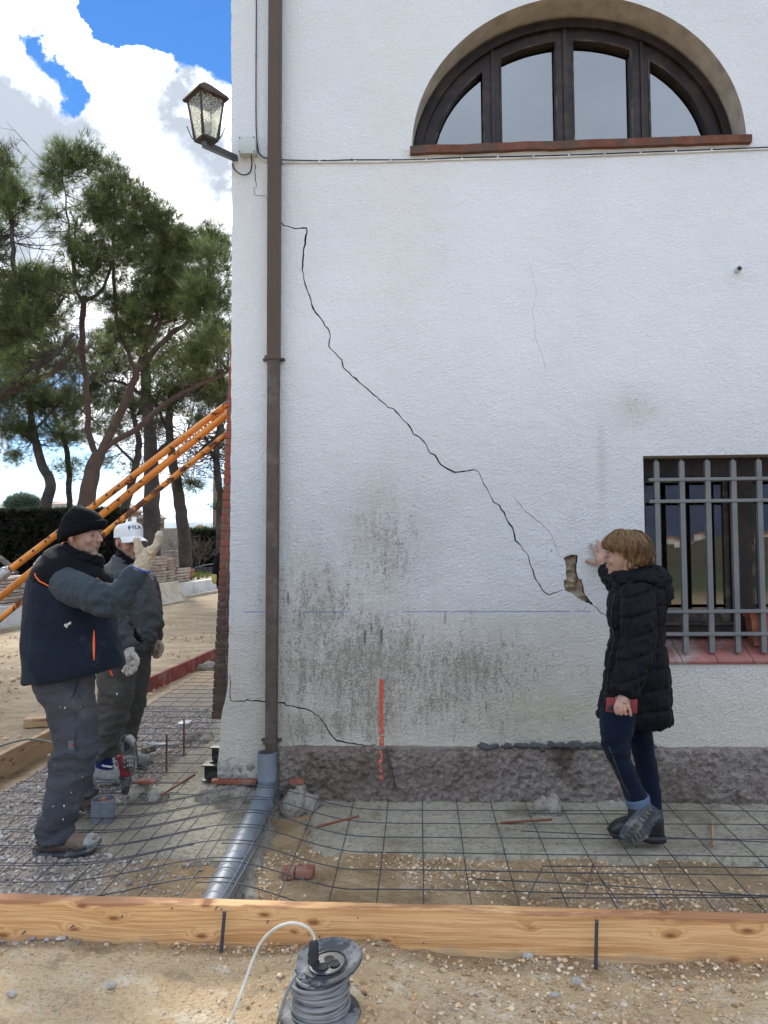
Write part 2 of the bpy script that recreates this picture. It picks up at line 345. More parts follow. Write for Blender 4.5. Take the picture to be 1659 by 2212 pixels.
def wood_mat(name, c1, c2, knots=True, axis=0, gs=1.0, wane=False):
    m, g, b = newmat(name); v = g.co()
    st = lambda k: g.N('ShaderNodeMapping', {'Vector': v, 'Scale': tuple(k if i == axis else 1 for i in range(3))}).outputs[0]
    s = g.sep(v); warp = g.noise(st(.22), 2.6, 3, .5)
    kd = g.N('ShaderNodeTexVoronoi', {'Vector': g.N('ShaderNodeCombineXYZ', {0: g.m('MULTIPLY', g.sep(v)[axis], .42), 1: g.sep(v)[2], 2: 0.0}).outputs[0], 'Scale': 9.5}, voronoi_dimensions='2D').outputs['Distance'] if knots else None; pick = g.ramp(g.noise(st(.6), 3.7, 1), .44, .47) if knots else 0
    if knots: warp = g.m('ADD', warp, g.m('MULTIPLY', g.m('MULTIPLY', g.ramp(g.m('ADD', kd, g.m('MULTIPLY', g.m('SUBTRACT', g.noise(v, 14, 3, .6), .5), .22)), .34, .04), pick), .22))
    h = g.m('ADD', g.m('ADD', s[2], g.m('MULTIPLY', s[1 if axis == 0 else 0], .7)), g.m('MULTIPLY', warp, .22))
    hv = g.N('ShaderNodeCombineXYZ', {0: g.m('MULTIPLY', s[axis], .035), 1: 0.0, 2: h}).outputs[0]
    bands = g.noise(hv, 62*gs, 2, .4); wide = g.noise(hv, 13*gs, 3, .5); fine = g.noise(st(.05), 130, 4, .7)
    f = g.m('ADD', g.m('ADD', g.m('MULTIPLY', g.ramp(bands, .35, .62), .40), g.m('MULTIPLY', g.ramp(wide, .35, .65), .35)), g.m('MULTIPLY', fine, .4))
    c = g.mix(g.ramp(f, .15, .95), c1, c2)
    c = g.mix(g.m('MULTIPLY', g.ramp(bands, .56, .66), .35), c, tuple(x*.55 for x in c1))
    c = g.mix(g.m('MULTIPLY', g.ramp(g.noise(st(.4), 3, 4, .6), .52, .68), .45), c, tuple(x*.72 for x in c1))
    if wane: c = g.mix(g.m('MULTIPLY', g.ramp(g.m('ADD', s[2], g.m('MULTIPLY', g.m('SUBTRACT', g.noise(st(.25), 9, 4, .6), .5), .11)), .158, .170), .75), c, (.30, .12, .06)); c = g.mix(g.m('MULTIPLY', g.ramp(g.m('ADD', s[2], g.m('MULTIPLY', g.m('SUBTRACT', g.noise(v, 7, 5, .65), .5), .12)), .035, .0), .6), c, (.36, .27, .17))
    if knots:
        c = g.mix(g.m('MULTIPLY', g.m('MULTIPLY', g.ramp(g.m('ADD', kd, g.m('MULTIPLY', g.m('SUBTRACT', fine, .5), .06)), .095, .04), pick), .9), c, (.16, .07, .03))
        c = g.mix(g.m('MULTIPLY', g.m('MULTIPLY', g.ramp(kd, .17, .07), pick), .5), c, tuple(x*y for x, y in zip(c1, (.62, .42, .34))))
        c = g.mix(g.m('MULTIPLY', g.ramp(g.vor(g.co(loc=(3, 1, 2)), 9), .05, .03), .8), c, (.2, .09, .04))
    g.put(b.inputs['Base Color'], c); b.inputs['Roughness'].default_value = .8
    g.put(b.inputs['Normal'], g.bump(g.m('ADD', f, fine), .6, .004)); return m
def brick_mat():
    m, g, b = newmat('brick'); v = g.co(); s = g.sep(v)
    f = g.ramp(g.m('ADD', s[2], g.m('MULTIPLY', g.noise(v, 3, 3), .5)), 1.35, 1.85)
    c = g.mix(f, (.085, .055, .042), (.27, .075, .045)); c = g.mix(g.ramp(g.noise(v, 22, 5, .65), .45, .7), c, (.15, .10, .08))
    g.put(b.inputs['Base Color'], c); b.inputs['Roughness'].default_value = .9; g.put(b.inputs['Normal'], g.bump(g.noise(v, 90, 4, .6), .7, .004)); return m
def orange_mat(name, rust):
    m, g, b = newmat(name); v = g.co(); n = g.noise(v, 9, 7, .7)
    r = g.ramp(n, .60-rust*.16, .64-rust*.16); c = g.mix(g.ramp(g.noise(v, 3, 3), .4, .6), (.62, .22, .02), (.52, .17, .02))
    c = g.mix(r, c, (.10, .035, .018)); g.put(b.inputs['Base Color'], c); g.put(b.inputs['Roughness'], g.m('ADD', .38, g.m('MULTIPLY', r, .5)))
    g.put(b.inputs['Normal'], g.bump(r, .25, .001)); return m
def glass_mat(name, ior=1.9, trans=.4, refl=1.0, rough=.01):
    m, g, b = newmat(name); g.n.remove(b); out = g.n['Material Output']
    tr = g.N('ShaderNodeBsdfTransparent', {'Color': (trans, trans, trans*1.02, 1)}); gl = g.N('ShaderNodeBsdfGlossy', {'Color': (refl, refl, refl, 1), 'Roughness': rough})
    n = g.bump(g.noise(g.co(), 1.1, 1), .08, .02); g.put(gl.inputs['Normal'], n)
    fr = g.N('ShaderNodeFresnel', {'IOR': ior}).outputs[0]
    mx = g.N('ShaderNodeMixShader', {0: fr, 1: tr.outputs[0], 2: gl.outputs[0]}); g.put(out.inputs[0], mx.outputs[0]); return m
def attr_mat(name, rough=.9, transl=0, attr='tint', bump_=0):
    m, g, b = newmat(name); a = g.N('ShaderNodeAttribute', attribute_name=attr).outputs['Color']
    g.put(b.inputs['Base Color'], a); b.inputs['Roughness'].default_value = rough; b.inputs['Specular IOR Level'].default_value = .25
    if bump_: g.put(b.inputs['Normal'], g.bump(g.noise(g.co(), 60, 3), .4, bump_))
    if transl:
        t = g.N('ShaderNodeBsdfTranslucent', {'Color': a}); mx = g.N('ShaderNodeMixShader', {0: transl, 1: b.outputs[0], 2: t.outputs[0]})
        g.put(g.n['Material Output'].inputs[0], mx.outputs[0])
    return m
STUCCO = stucco_mat()
MORTAR_IN = rough_mat('rubble_core', (.44, .34, .23), (.58, .47, .34), (.60, .54, .44), .05)
DARKGAP = simple('crack_inside', (.05, .045, .04), .95)
PLINTH = rough_mat('rough_plinth', (.27, .205, .17), (.39, .335, .29), (.14, .095, .07), .07)
GROUND = ground_mat()
CONC = rough_mat('fresh_concrete', (.31, .27, .20), (.38, .34, .26), (.22, .185, .13), .02)
MORTAR = rough_mat('mortar', (.27, .24, .20), (.34, .31, .26), (.24, .215, .18), .02)
PLANKM = wood_mat('sawn_pine', (.50, .245, .09), (.76, .45, .205), wane=True)
PLANKL = wood_mat('weathered_pine', (.33, .20, .11), (.45, .31, .18), axis=1)
REDBOARD = simple('red_painted_board', (.20, .035, .03), .7, var=.3, dirt=(.3, .2, .17), dirtamt=.5)
BRICK = brick_mat(); BRICKRED = simple('red_brick', (.20, .065, .042), .9, bs_=70, dirt=(.42, .28, .22), dirtamt=.4)
BROWNMETAL = simple('brown_painted_metal', (.066, .040, .026), .45, var=.12, vs=3)
DIRTYMETAL = simple('weathered_brown_metal', (.066, .050, .039), .6, var=.3, vs=14, dirt=(.13, .12, .105), dirtamt=.45)
PVC = simple('grey_pvc', (.15, .175, .205), .5, var=.15, vs=6, dirt=(.30, .31, .32), dirtamt=.55)
BLACKMETAL = simple('black_steel', (.022, .022, .024), .45, .3, dirt=(.18, .17, .16), dirtamt=.4, vs=16)
REBAR = simple('steel_wire', (.075, .078, .09), .5, .5, bs_=200, bd=.002)
RUST = simple('rusty_steel', (.17, .065, .035), .85, .1, bs_=160, bd=.002)
GALV = simple('galvanised_steel', (.38, .39, .40), .4, .6)
TERRA = simple('terracotta', (.34, .12, .07), .85, dirt=(.2, .12, .10))
DARKWOOD = simple('dark_stained_wood', (.016, .009, .008), .5, var=.5, vs=14, dirt=(.06, .035, .028), dirtamt=.5, bs_=60, bd=.002)
DARKWOOD2 = simple('worn_dark_wood', (.028, .02, .018), .6, var=.4, vs=16, dirt=(.15, .13, .11), dirtamt=.45, bs_=60, bd=.002)
GRILLE = simple('grey_painted_iron', (.135, .14, .142), .5, var=.1, dirt=(.2, .19, .18), dirtamt=.3)
BLACKPL = simple('black_rubber', (.015, .015, .02), .5)
WHITECAB = simple('white_cable', (.62, .62, .60), .5)
BOXPL = simple('light_grey_plastic', (.48, .52, .52), .5, var=.06)
SILLT = simple('red_sill_tile', (.26, .10, .085), .6, var=.3, vs=5, dirt=(.32, .28, .26), dirtamt=.75, bs_=30, bd=.003)
SILLB = simple('old_brick_sill', (.15, .062, .042), .9, var=.3, vs=12, dirt=(.07, .065, .055), dirtamt=.85, bs_=60, bd=.006)
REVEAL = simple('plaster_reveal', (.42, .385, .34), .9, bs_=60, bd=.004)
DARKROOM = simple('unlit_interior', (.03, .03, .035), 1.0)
CURTAIN = simple('brown_curtain', (.10, .070, .055), .9, var=.2, vs=12)
PANE = glass_mat('window_glass', 1.9, trans=.6)
PANEARCH = glass_mat('arch_window_glass', 2.7, trans=.3)

# ------------------------------------------------------------ ground
def axis_pts(lo, hi, step, far):
    a = list(np.arange(lo, hi+1e-6, step)); s = step
    x = a[-1]
    while x < far: s *= 1.35; x += s; a.append(x)
    x = a[0]; s = step
    while x > -far: s *= 1.35; x -= s; a.insert(0, x)
    return np.array(a)
gx = axis_pts(-4.4, 3.2, .05, 900); gy = axis_pts(-4.4, 4.6, .05, 1500)
_pa, _pb = onZ(0, 2036, 0), onZ(1659, 2087, 0)
def front_of_plank(x, y): return _pa.y+(x-_pa.x)*(_pb.y-_pa.y)/(_pb.x-_pa.x)-y
def gh(x, y):
    h = .02*ns((x, y, 0), (1.1, 1.1, 1)) + .008*ns((x, y, 0), (5, 5, 1), 3) + .004*ns((x, y, 0), (14, 14, 1), 7)
    fp = front_of_plank(x, y)
    if fp > -.02: h += .010 + .020*ns((x, y, 4), (2.2, 2.6, 1)) + .012*ns((x, y, 4), (9, 9, 1), 2) + .034*math.exp(-(fp/.09)**2)*max(0, .35+1.2*ns((x, 0, 4), (2.6, 1, 1), 6)+.5*ns((x, 0, 4), (13, 1, 1), 2))
    if y > 2 or x < -2.8: h *= 1.8
    if y < -30: h += -(abs(y)-30)*.05 if y > -400 else -18.5
    return h
V = [(x, y, gh(x, y)-.012) for y in gy for x in gx]; nx = len(gx)
Fc = [(j*nx+i, j*nx+i+1, (j+1)*nx+i+1, (j+1)*nx+i) for j in range(len(gy)-1) for i in range(nx-1)]
me = bpy.data.meshes.new('ground'); me.from_pydata(V, [], Fc); me.polygons.foreach_set('use_smooth', [True]*len(Fc)); me.update()
tag(link('ground', me, GROUND), kind='structure', label='sandy building site ground')

def blob_sheet(name, poly, z0, z1, mat, jit=.03, label=None):
    xs_ = [p[0] for p in poly]; ys_ = [p[1] for p in poly]; st = .02; X = np.arange(min(xs_)-.1, max(xs_)+.1, st); Y = np.arange(min(ys_)-.1, max(ys_)+.1, st)
    def inside(x, y):
        c = False; n = len(poly); q = n-1
        for i in range(n):
            (xi, yi), (xj, yj) = poly[i], poly[q]
            if (yi > y) != (yj > y) and x < (xj-xi)*(y-yi)/(yj-yi)+xi: c = not c
            q = i
        return c
    idx = {}; vs = []; fs = []; ins = {}
    for j, y in enumerate(Y):
        for i, x in enumerate(X):
            dx = jit*(ns((x, y, 0), (2.5, 2.5, 1))+.6*ns((x, y, 0), (9, 9, 1), 5)+.3*ns((x, y, 0), (30, 30, 1), 8)); dy = jit*(ns((x, y, 0), (2.5, 2.5, 1), 33)+.6*ns((x, y, 0), (9, 9, 1), 25)+.3*ns((x, y, 0), (30, 30, 1), 28)); ins[i, j] = inside(x+dx, y+dy)
    def vi(i, j):
        if (i, j) not in idx: x, y = X[i], Y[j]; idx[i, j] = len(vs); vs.append((x, y, (z1+.003*ns((x, y, 0), (6, 6, 1))+.002*ns((x, y, 0), (25, 25, 1))) if ins[i, j] else z0))
        return idx[i, j]
    for j in range(len(Y)-1):
        for i in range(len(X)-1):
            if ins[i, j] or ins[i+1, j] or ins[i, j+1] or ins[i+1, j+1]: fs.append((vi(i, j), vi(i+1, j), vi(i+1, j+1), vi(i, j+1)))
    me = bpy.data.meshes.new(name); me.from_pydata(vs, [], fs); me.polygons.foreach_set('use_smooth', [True]*len(fs)); me.update()
    return tag(link(name, me, mat), kind='structure', label=label)
E = onZ(545, 1940); 
blob_sheet('concrete_slab', [(-.62, .25), (-.62, -.42), (-.56, -.78), (.2, -.80), (.9, -.76), (1.6, -.86), (3.4, -.8), (3.4, .25)], -.02, .007, CONC, .09, 'grey concrete footing strip along the wall')
blob_sheet('concrete_slab_left', [(-1.0, -.9), (-1.5, -.85), (-2.05, -.55), (-1.75, .2), (-1.75, 3.0), (-.9, 3.0), (-.86, -.45)], -.02, .008, CONC, .10, 'grey concrete footing strip beside the corner')
a0 = onZ(548, 1700); a1 = onZ(462, 1945); a2 = onZ(542, 1945); a3 = onZ(596, 1720)
blob_sheet('concrete_bed', [(a0.x, a0.y), (a1.x, a1.y), (a2.x, a2.y), (a3.x, a3.y)], -.02, .022, MORTAR, .04, 'cement bedding strip under the drain pipe')

# ------------------------------------------------------------ pebbles
ICO = None
def pebbles(name, label, spots, mat, palette):
    """spots: array (n,4) x,y,z,size"""
    t = (1+5**.5)/2; iv = np.array([(-1,t,0),(1,t,0),(-1,-t,0),(1,-t,0),(0,-1,t),(0,1,t),(0,-1,-t),(0,1,-t),(t,0,-1),(t,0,1),(-t,0,-1),(-t,0,1)])/1.9
    fi = np.array([(0,11,5),(0,5,1),(0,1,7),(0,7,10),(0,10,11),(1,5,9),(5,11,4),(11,10,2),(10,7,6),(7,1,8),(3,9,4),(3,4,2),(3,2,6),(3,6,8),(3,8,9),(4,9,5),(2,4,11),(6,2,10),(8,6,7),(9,8,1)])
    n = len(spots); V = np.empty((n, 12, 3)); Cc = np.empty((n, 12, 3)); pal = np.array(palette)
    for i in range(n):
        p = iv*(1+RNG.uniform(-.28, .28, (12, 1)))*np.array([1, RNG.uniform(.55, .9), RNG.uniform(.4, .75)])
        a = RNG.uniform(0, 6.28); q = RNG.normal(0, .25); ca, sa = math.cos(a), math.sin(a); cq, sq = math.cos(q), math.sin(q)
        p = p @ np.array([[1,0,0],[0,cq,-sq],[0,sq,cq]]) @ np.array([[ca,-sa,0],[sa,ca,0],[0,0,1]])
        V[i] = p*spots[i, 3] + spots[i, :3]; Cc[i] = pal[RNG.integers(len(pal))]*RNG.uniform(.75, 1.2)
    Fa = (fi[None] + (np.arange(n)*12)[:, None, None]).reshape(-1, 3)
    me = bpy.data.meshes.new(name); me.from_pydata(V.reshape(-1, 3).tolist(), [], Fa.tolist()); me.update(); colattr(me, Cc.reshape(-1, 3))
    return tag(link(name, me, mat), kind='stuff', label=label, cat='gravel')
PEB = attr_mat('pebble', .9, bump_=.002)
PALG = [(.30,.27,.25),(.36,.33,.32),(.24,.21,.19),(.42,.38,.34),(.33,.27,.23),(.45,.43,.41),(.30,.24,.22)]
PALS = [tuple(c*k for c, k in zip(q, (1.25, 1.12, .95))) for q in [(.40,.31,.21),(.33,.25,.17),(.48,.42,.34),(.52,.47,.41),(.36,.31,.27),(.28,.20,.14),(.42,.30,.20)]]
def scatter(n, fn, smin, smax, power=2.2):
    out = []; k = 0
    while len(out) < n and k < n*30:
        k += 1; p = fn()
        if p is None: continue
        s_ = smin + (smax-smin)*random.random()**power; out.append((p[0], p[1], gh(p[0], p[1])-.012+s_*.25, s_))
    return np.array(out)
def f_left():
    x = random.uniform(-2.68, -.95); y = random.uniform(-1.68, 2.6)
    edge = -1.55 + .35*ns((x, y, 0), (1.2, 1.2, 1), 5) + (0 if y > -.9 else .0)
    if x > edge + (random.random()**3)*.5: return None
    return (x, y)
pebbles('crushed_gravel', 'grey crushed gravel left of the concrete strip', scatter(12500, f_left, .006, .017, 1.3), PEB, PALG)
def f_right():
    x = random.uniform(-.9, 3.0); y = random.uniform(-1.70, -.72)
    w = ns((x, y, 0), (1.6, 2.4, 1), 11) + .25*(x-.8)/2
    if w < random.uniform(-.25, .45): return None
    return (x, y)
pebbles('loose_gravel', 'loose stones on the sand between slab and plank', scatter(7500, f_right, .003, .0135), PEB, PALS)
def f_front():
    x = random.uniform(-2.2, 2.2); y = random.uniform(-3.4, -1.68)
    w = ns((x, y, 0), (1.3, 1.8, 1), 21) + .30*x
    if front_of_plank(x, y) < .10: w += .5
    if front_of_plank(x, y) < .01: return None
    if w < random.uniform(-.3, .55): return None
    return (x, y)
pebbles('foreground_gravel', 'loose stones on the sand in front of the plank', scatter(11500, f_front, .0025, .0135, 2.7), PEB, PALS)
def f_grit():
    x = random.uniform(-2.2, 2.2); y = random.uniform(-3.2, -1.68); return (x, y) if front_of_plank(x, y) > .01 else None
pebbles('sand_grit', 'fine grit strewn over the foreground sand', scatter(9000, f_grit, .0015, .004, 1.5), PEB, PALS)
def f_far():
    x = random.uniform(-7, -1.9); y = random.uniform(-.5, 11)
    if x > -2.75 and y < 6.5: return None
    if ns((x, y, 0), (.8, .8, 1), 2) < random.uniform(-.3, .5): return None
    return (x, y)
pebbles('scattered_gravel', 'scattered stones on the yard beyond the side board', scatter(4200, f_far, .006, .028, 2.5), PEB, PALS)

def stone(c, r, label, seed, mat):
    bm = bmesh.new(); bmesh.ops.create_icosphere(bm, subdivisions=3, radius=1)
    for v_ in bm.verts:
        k = 1 + .28*noise.noise(v_.co*1.4 + Vector((seed, 0, 0))) + .1*noise.noise(v_.co*4 + Vector((0, seed, 0)))
        v_.co = Vector((v_.co.x*r[0]*k, v_.co.y*r[1]*k, v_.co.z*r[2]*k)) + Vector(c)
    me = bpy.data.meshes.new('stone'); bm.to_mesh(me); bm.free()
    return tag(link('stone', me, mat), label, 'stone')
STM = rough_mat('pale_stone', (.36, .33, .29), (.45, .43, .40), (.40, .33, .25), .01)
for k, (x, y, w, lab) in enumerate([(1114, 2053, 12, 'pale angular stone in front of the plank, left of the right stake'), (1196, 2044, 12, 'pale stone against the plank, under the right stake side'),
        (1246, 2120, 10, 'rounded grey stone on the sand right of the pale angular stone'), (1140, 2065, 11, 'flat dirty stone just right of the pale angular stone'), (1026, 2033, 9, 'small brown stone touching the plank base'), (1198, 2150, 8, 'small stone near the bottom edge on the right'),
        (241, 2130, 8, 'white chalky pebble at the lower left'), (25, 2148, 8, 'rounded pebble at the bottom left edge'), (446, 2040, 11, 'flat white stone against the plank on the left')]):
    p = onZ(x, y, .01); s_ = w*(p-CAM).length/F
    stone((p.x, p.y, .012), (s_, s_*.8, s_*.6), lab, k*3.1, STM)

# ------------------------------------------------------------ house
def C2(l, k, ox, oy): return [(ox+x*k, oy+y*k) for x, y in l]
main_crack = C2([(57,65),(75,100),(130,115),(180,112),(182,130),(165,220),(160,300),(172,360),(190,410),(215,485),(245,520),(283,580),(287,600),(280,645),(310,675),(338,705),(345,740),(385,780),(440,825),(500,875),(545,920),(572,925),(605,965),(640,1000),(660,1040),(690,1055),(720,1090),(735,1125),(758,1135),(785,1178),(845,1212),(935,1200),(955,1210),(972,1250),(1000,1300),(1020,1345),(1050,1362),(1085,1430),(1112,1475),(1120,1520),(1180,1590),(1185,1620),(1210,1690),(1240,1740),(1275,1765),(1310,1752),(1334,1742)], .4795, 576, 438.9)
tail_crack = C2([(1474,1812),(1500,1840),(1545,1866)], .4795, 576, 438.9)
thin_crack = C2([(1115,1320),(1155,1380),(1240,1445),(1275,1480),(1300,1540),(1320,1590),(1332,1597)], .4795, 576, 438.9)
hair_crack = C2([(1172,240),(1200,330),(1215,400),(1195,490),(1210,560),(1212,610),(1240,680),(1262,760)], .4795, 576, 438.9)
low_crack = C2([(325,480),(340,600),(332,700),(345,820),(400,828),(510,828),(550,805),(600,822),(745,830),(905,840),(960,845),(1010,845),(1035,880),(1150,895),(1270,920),(1340,945),(1400,995),(1445,1010),(1460,1050),(1510,1100),(1545,1170),(1580,1230)], .1736, 438.9, 1371.5)
low_crack += C2([(505,730),(590,745),(640,755),(690,747)], .463, 493.7, 1261.8)
up_crack = C2([(1100,1185),(1125,1260),(1120,1400),(1135,1480),(1105,1500),(1115,1570),(1180,1580),(1235,1580),(1255,1630)], .1984, 329, 109.7)
hole = C2([(1338,1595),(1372,1583),(1402,1588),(1396,1640),(1402,1684),(1420,1700),(1430,1750),(1452,1785),(1474,1812),(1440,1800),(1400,1780),(1378,1756),(1345,1745),(1338,1700),(1352,1690),(1345,1620)], .4795, 576, 438.9)
def crack_poly(pts, w0, w1, Y=0.0, jit=.004):
    """narrow jagged outline (x,z) round a traced crack"""
    P = [onY(x, y, Y) for x, y in pts]; P = [Vector((p.x, p.z)) for p in P]; Q = []
    for a, b_ in zip(P[:-1], P[1:]):
        k = max(1, int((b_-a).length/.022))
        for j in range(k):
            q = a.lerp(b_, j/k)
            if j: q += Vector((random.uniform(-1, 1), random.uniform(-1, 1)))*jit
            Q.append(q)
    Q.append(P[-1]); L = []; Rr = []
    for i, q in enumerate(Q):
        t = (Q[min(i+1, len(Q)-1)]-Q[max(i-1, 0)]).normalized(); nrm = Vector((-t.y, t.x))
        w = random.uniform(w0, w1)/2*(.88+.6*noise.noise(Vector((q.x*3.1, q.y*3.1, 2))))*min(1, .35+i*.3, .35+(len(Q)-1-i)*.3)
        L.append(q+nrm*w); Rr.append(q-nrm*w)
    return [tuple(q) for q in L] + [tuple(q) for q in reversed(Rr)]
def cutter(poly, depth, y0=-.06):
    mb = MB(); mb.prism(poly, y0, depth); me = mb.mesh('c'); me.materials.append(DARKGAP); return me

house = tag(empty('house', (0, 0, 0)), 'white plastered house with a long diagonal crack, an arched window and a barred window', 'house')
# outline of the front wall, left edge wavy
left_edge = [(499,-60),(500,120),(500,300),(501,380),(500,420),(503,450),(501,520),(500,700),(499,900),(498,1050),(497,1200),(495,1330),(493,1420),(491,1490),(486,1515),(478,1545),(474,1600),(472,1640),(470,1690),(470,1720)]
le = []
for a, b_ in zip(left_edge[:-1], left_edge[1:]):
    k = max(1, int(abs(b_[1]-a[1])/12))
    for j in range(k):
        t = j/k; p = onY(a[0]+(b_[0]-a[0])*t, a[1]+(b_[1]-a[1])*t, 0); le.append((p.x+random.uniform(-.003, .003), p.z))
le.append((le[-1][0], -.15)); le.insert(0, (le[0][0], 6.4))
outline = le + [(4.6, -.15), (4.6, 6.4)]
wall = MB(); wall.prism(outline, 0, .32); wme = wall.mesh('wall'); wme.materials.append(STUCCO)
# arch opening
AL = W(890, 322); AR = W(1612, 298); ACX = (AL.x+AR.x)/2; AR_ = (AR.x-AL.x)/2; AZ = (AL.z+AR.z)/2; ATOP = W(1255, -10).z; AH = ATOP-AZ
def arch(cx, cz, rx, rz, n=64, floor=None): return [(cx+rx*math.cos(math.pi*i/n), cz+rz*math.sin(math.pi*i/n)) for i in range(n+1)]
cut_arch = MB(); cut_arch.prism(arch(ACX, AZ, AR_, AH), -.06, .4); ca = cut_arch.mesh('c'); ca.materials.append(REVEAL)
# lower window opening
WL = W(1389, 985); WB = W(1389, 1432).z; WF = .955; WT = WL.z
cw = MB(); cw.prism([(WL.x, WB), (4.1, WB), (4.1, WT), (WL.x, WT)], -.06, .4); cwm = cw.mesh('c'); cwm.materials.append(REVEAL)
hp = [tuple(wxz(x, y)) for x, y in hole]; hq = []
for i in range(len(hp)):
    a = Vector(hp[i]); b_ = Vector(hp[(i+1) % len(hp)]); hq.append(tuple(a))
    for j in range(1, 4): q = a.lerp(b_, j/4); hq.append((q.x+random.uniform(-.004, .004), q.y+random.uniform(-.004, .004)))
hc = cutter(hq, .06)
cutters = [ca, cwm, hc, cutter(crack_poly(main_crack, .005, .0115), .05), cutter(crack_poly(tail_crack, .004, .007), .05), cutter(crack_poly(thin_crack, .0022, .004), .02),
           cutter(crack_poly(hair_crack, .0009, .0016), .01), cutter(crack_poly(low_crack, .006, .012), .05), cutter(crack_poly(up_crack, .004, .007), .03)]
wcut = cut(wme, cutters)
wob = link('wall', wcut, [], house)
# rubble visible in the hole
mb = MB(); cxh = sum(p[0] for p in hp)/len(hp); czh = sum(p[1] for p in hp)/len(hp)
xs = [p[0] for p in hp]; zs = [p[1] for p in hp]; n1 = 24; n2 = 60
gv = [[(min(xs)-.03+(max(xs)-min(xs)+.06)*i/n1, 0, min(zs)-.03+(max(zs)-min(zs)+.06)*j/n2) for i in range(n1+1)] for j in range(n2+1)]
vs = [(x, .036-.026*noise.noise(Vector((x*14, 3, z_*14)))-.016*noise.noise(Vector((x*40, 9, z_*40))), z_) for r_ in gv for (x, _, z_) in r_]
mb.add(vs, [(j*(n1+1)+i, j*(n1+1)+i+1, (j+1)*(n1+1)+i+1, (j+1)*(n1+1)+i) for j in range(n2) for i in range(n1)])
mb.build('exposed_rubble', MORTAR_IN, house, True)
# side wall, back and roof so that the house is closed from other sides
mb = MB(); x0 = W(500, 900).x
mb.box((x0+.02, .321, -.15), (x0+.34, 9, 6.4)); mb.box((x0+.02, 8.7, -.15), (4.6, 9, 6.4)); mb.box((4.3, .321, -.15), (4.58, 8.7, 6.4))
mb.build('side_wall', STUCCO, house, False)
mb = MB(); mb.box((x0-.3, -.35, 6.4), (4.9, 9.3, 6.55)); mb.build('eaves', BRICKRED, house, False)
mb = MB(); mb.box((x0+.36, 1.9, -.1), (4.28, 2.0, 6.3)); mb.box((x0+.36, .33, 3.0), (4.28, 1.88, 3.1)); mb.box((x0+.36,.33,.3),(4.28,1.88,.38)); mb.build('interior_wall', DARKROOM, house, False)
# plinth: rough displaced skirt
PX0 = W(606, 1620).x; PT = W(800, 1613).z
def plinth_mesh(x0, x1, ztop, zbot, yp, seed, topn=.01):
    n1 = int((x1-x0)/.010); n2 = int((ztop-zbot)/.010); vs = []; fs = []
    for j in range(n2+3):
        for i in range(n1+1):
            x = x0+(x1-x0)*i/n1
            zt = ztop + topn*ns((x, 0, seed), (9, 1, 1))
            if j <= n2:
                z_ = zbot+(zt-zbot)*j/n2; t = j/n2
                y = -yp - .014*ns((x, z_, seed), (3, 3, 1)) - .014*ns((x, z_, seed+4), (17, 17, 1)) - .020*ns((x, z_, seed+8), (38, 38, 1))
                y += .10*max(0, .16-t)*(1+ns((x, z_, 1), (4, 4, 1)))       # undercut foot
                if t > .9: y += (t-.9)*.10
            elif j == n2+1: z_ = zt+.004; y = -yp*.35
            else: z_ = zt+.006; y = .002
            if i == 0 or i == n1: y = max(y, -.001) if j < 0 else y
            vs.append((x, y, z_))
    w = n1+1
    for j in range(n2+2):
        for i in range(n1): fs.append((j*w+i, j*w+i+1, (j+1)*w+i+1, (j+1)*w+i))
    b0 = len(vs)                                                            # end caps
    for i in (0, n1):
        base = len(vs); vs += [(x0+(x1-x0)*i/n1, .002, zbot), (x0+(x1-x0)*i/n1, .002, ztop)]
        colv = [j*w+i for j in range(n2+3)]
        for j in range(n2+2): fs.append((colv[j], colv[j+1], base))
    me = bpy.data.meshes.new('plinth'); me.from_pydata(vs, [], fs)
    bm = bmesh.new(); bm.from_mesh(me); bmesh.ops.recalc_face_normals(bm, faces=bm.faces[:]); bm.to_mesh(me); bm.free()
    me.polygons.foreach_set('use_smooth', [True]*len(me.polygons)); return me
pm = plinth_mesh(PX0, 4.6, PT, -.06, .045, 1)
cp = [(700,1609),(722,1609),(736,1612),(750,1640),(770,1668),(850,1668)]
pc = crack_poly([(835,1612),(838,1626),(843,1655),(851,1680),(853,1702)], .006, .011, -.05)
link('plinth', pm, PLINTH, house)
mb = MB()                                                                  # crack down the plinth: a solid dark wedge, coloured for the shade in it
pj = link('plinth_crack_shade', MB().prism(pc, -.0685, -.03).mesh('p', False), DARKGAP, house)
pm2 = plinth_mesh(W(470, 1650).x, W(560, 1650).x, W(520, 1645).z, -.05, .006, 7, .05)
LOWPL = rough_mat('rough_low_plaster', (.46, .44, .40), (.56, .54, .50), (.40, .38, .34), .05)
link('corner_footing', pm2, LOWPL, house)
# red paint running on down the plinth
mb = MB()
for k in range(26):
    y = 1622+k*2.6+random.uniform(-2, 2); w = random.uniform(1.2, 4.5)*(1-.012*k); p = onY(823+random.uniform(-2.5, 2.5), y, -.068)
    mb.ell(p, (w*.0021, .003, random.uniform(.003, .009)*(1 if k < 10 else .7)), n=5)
mb.build('spray_paint_mark', simple('orange_spray_paint', (.75, .13, .07), .8), house, True)
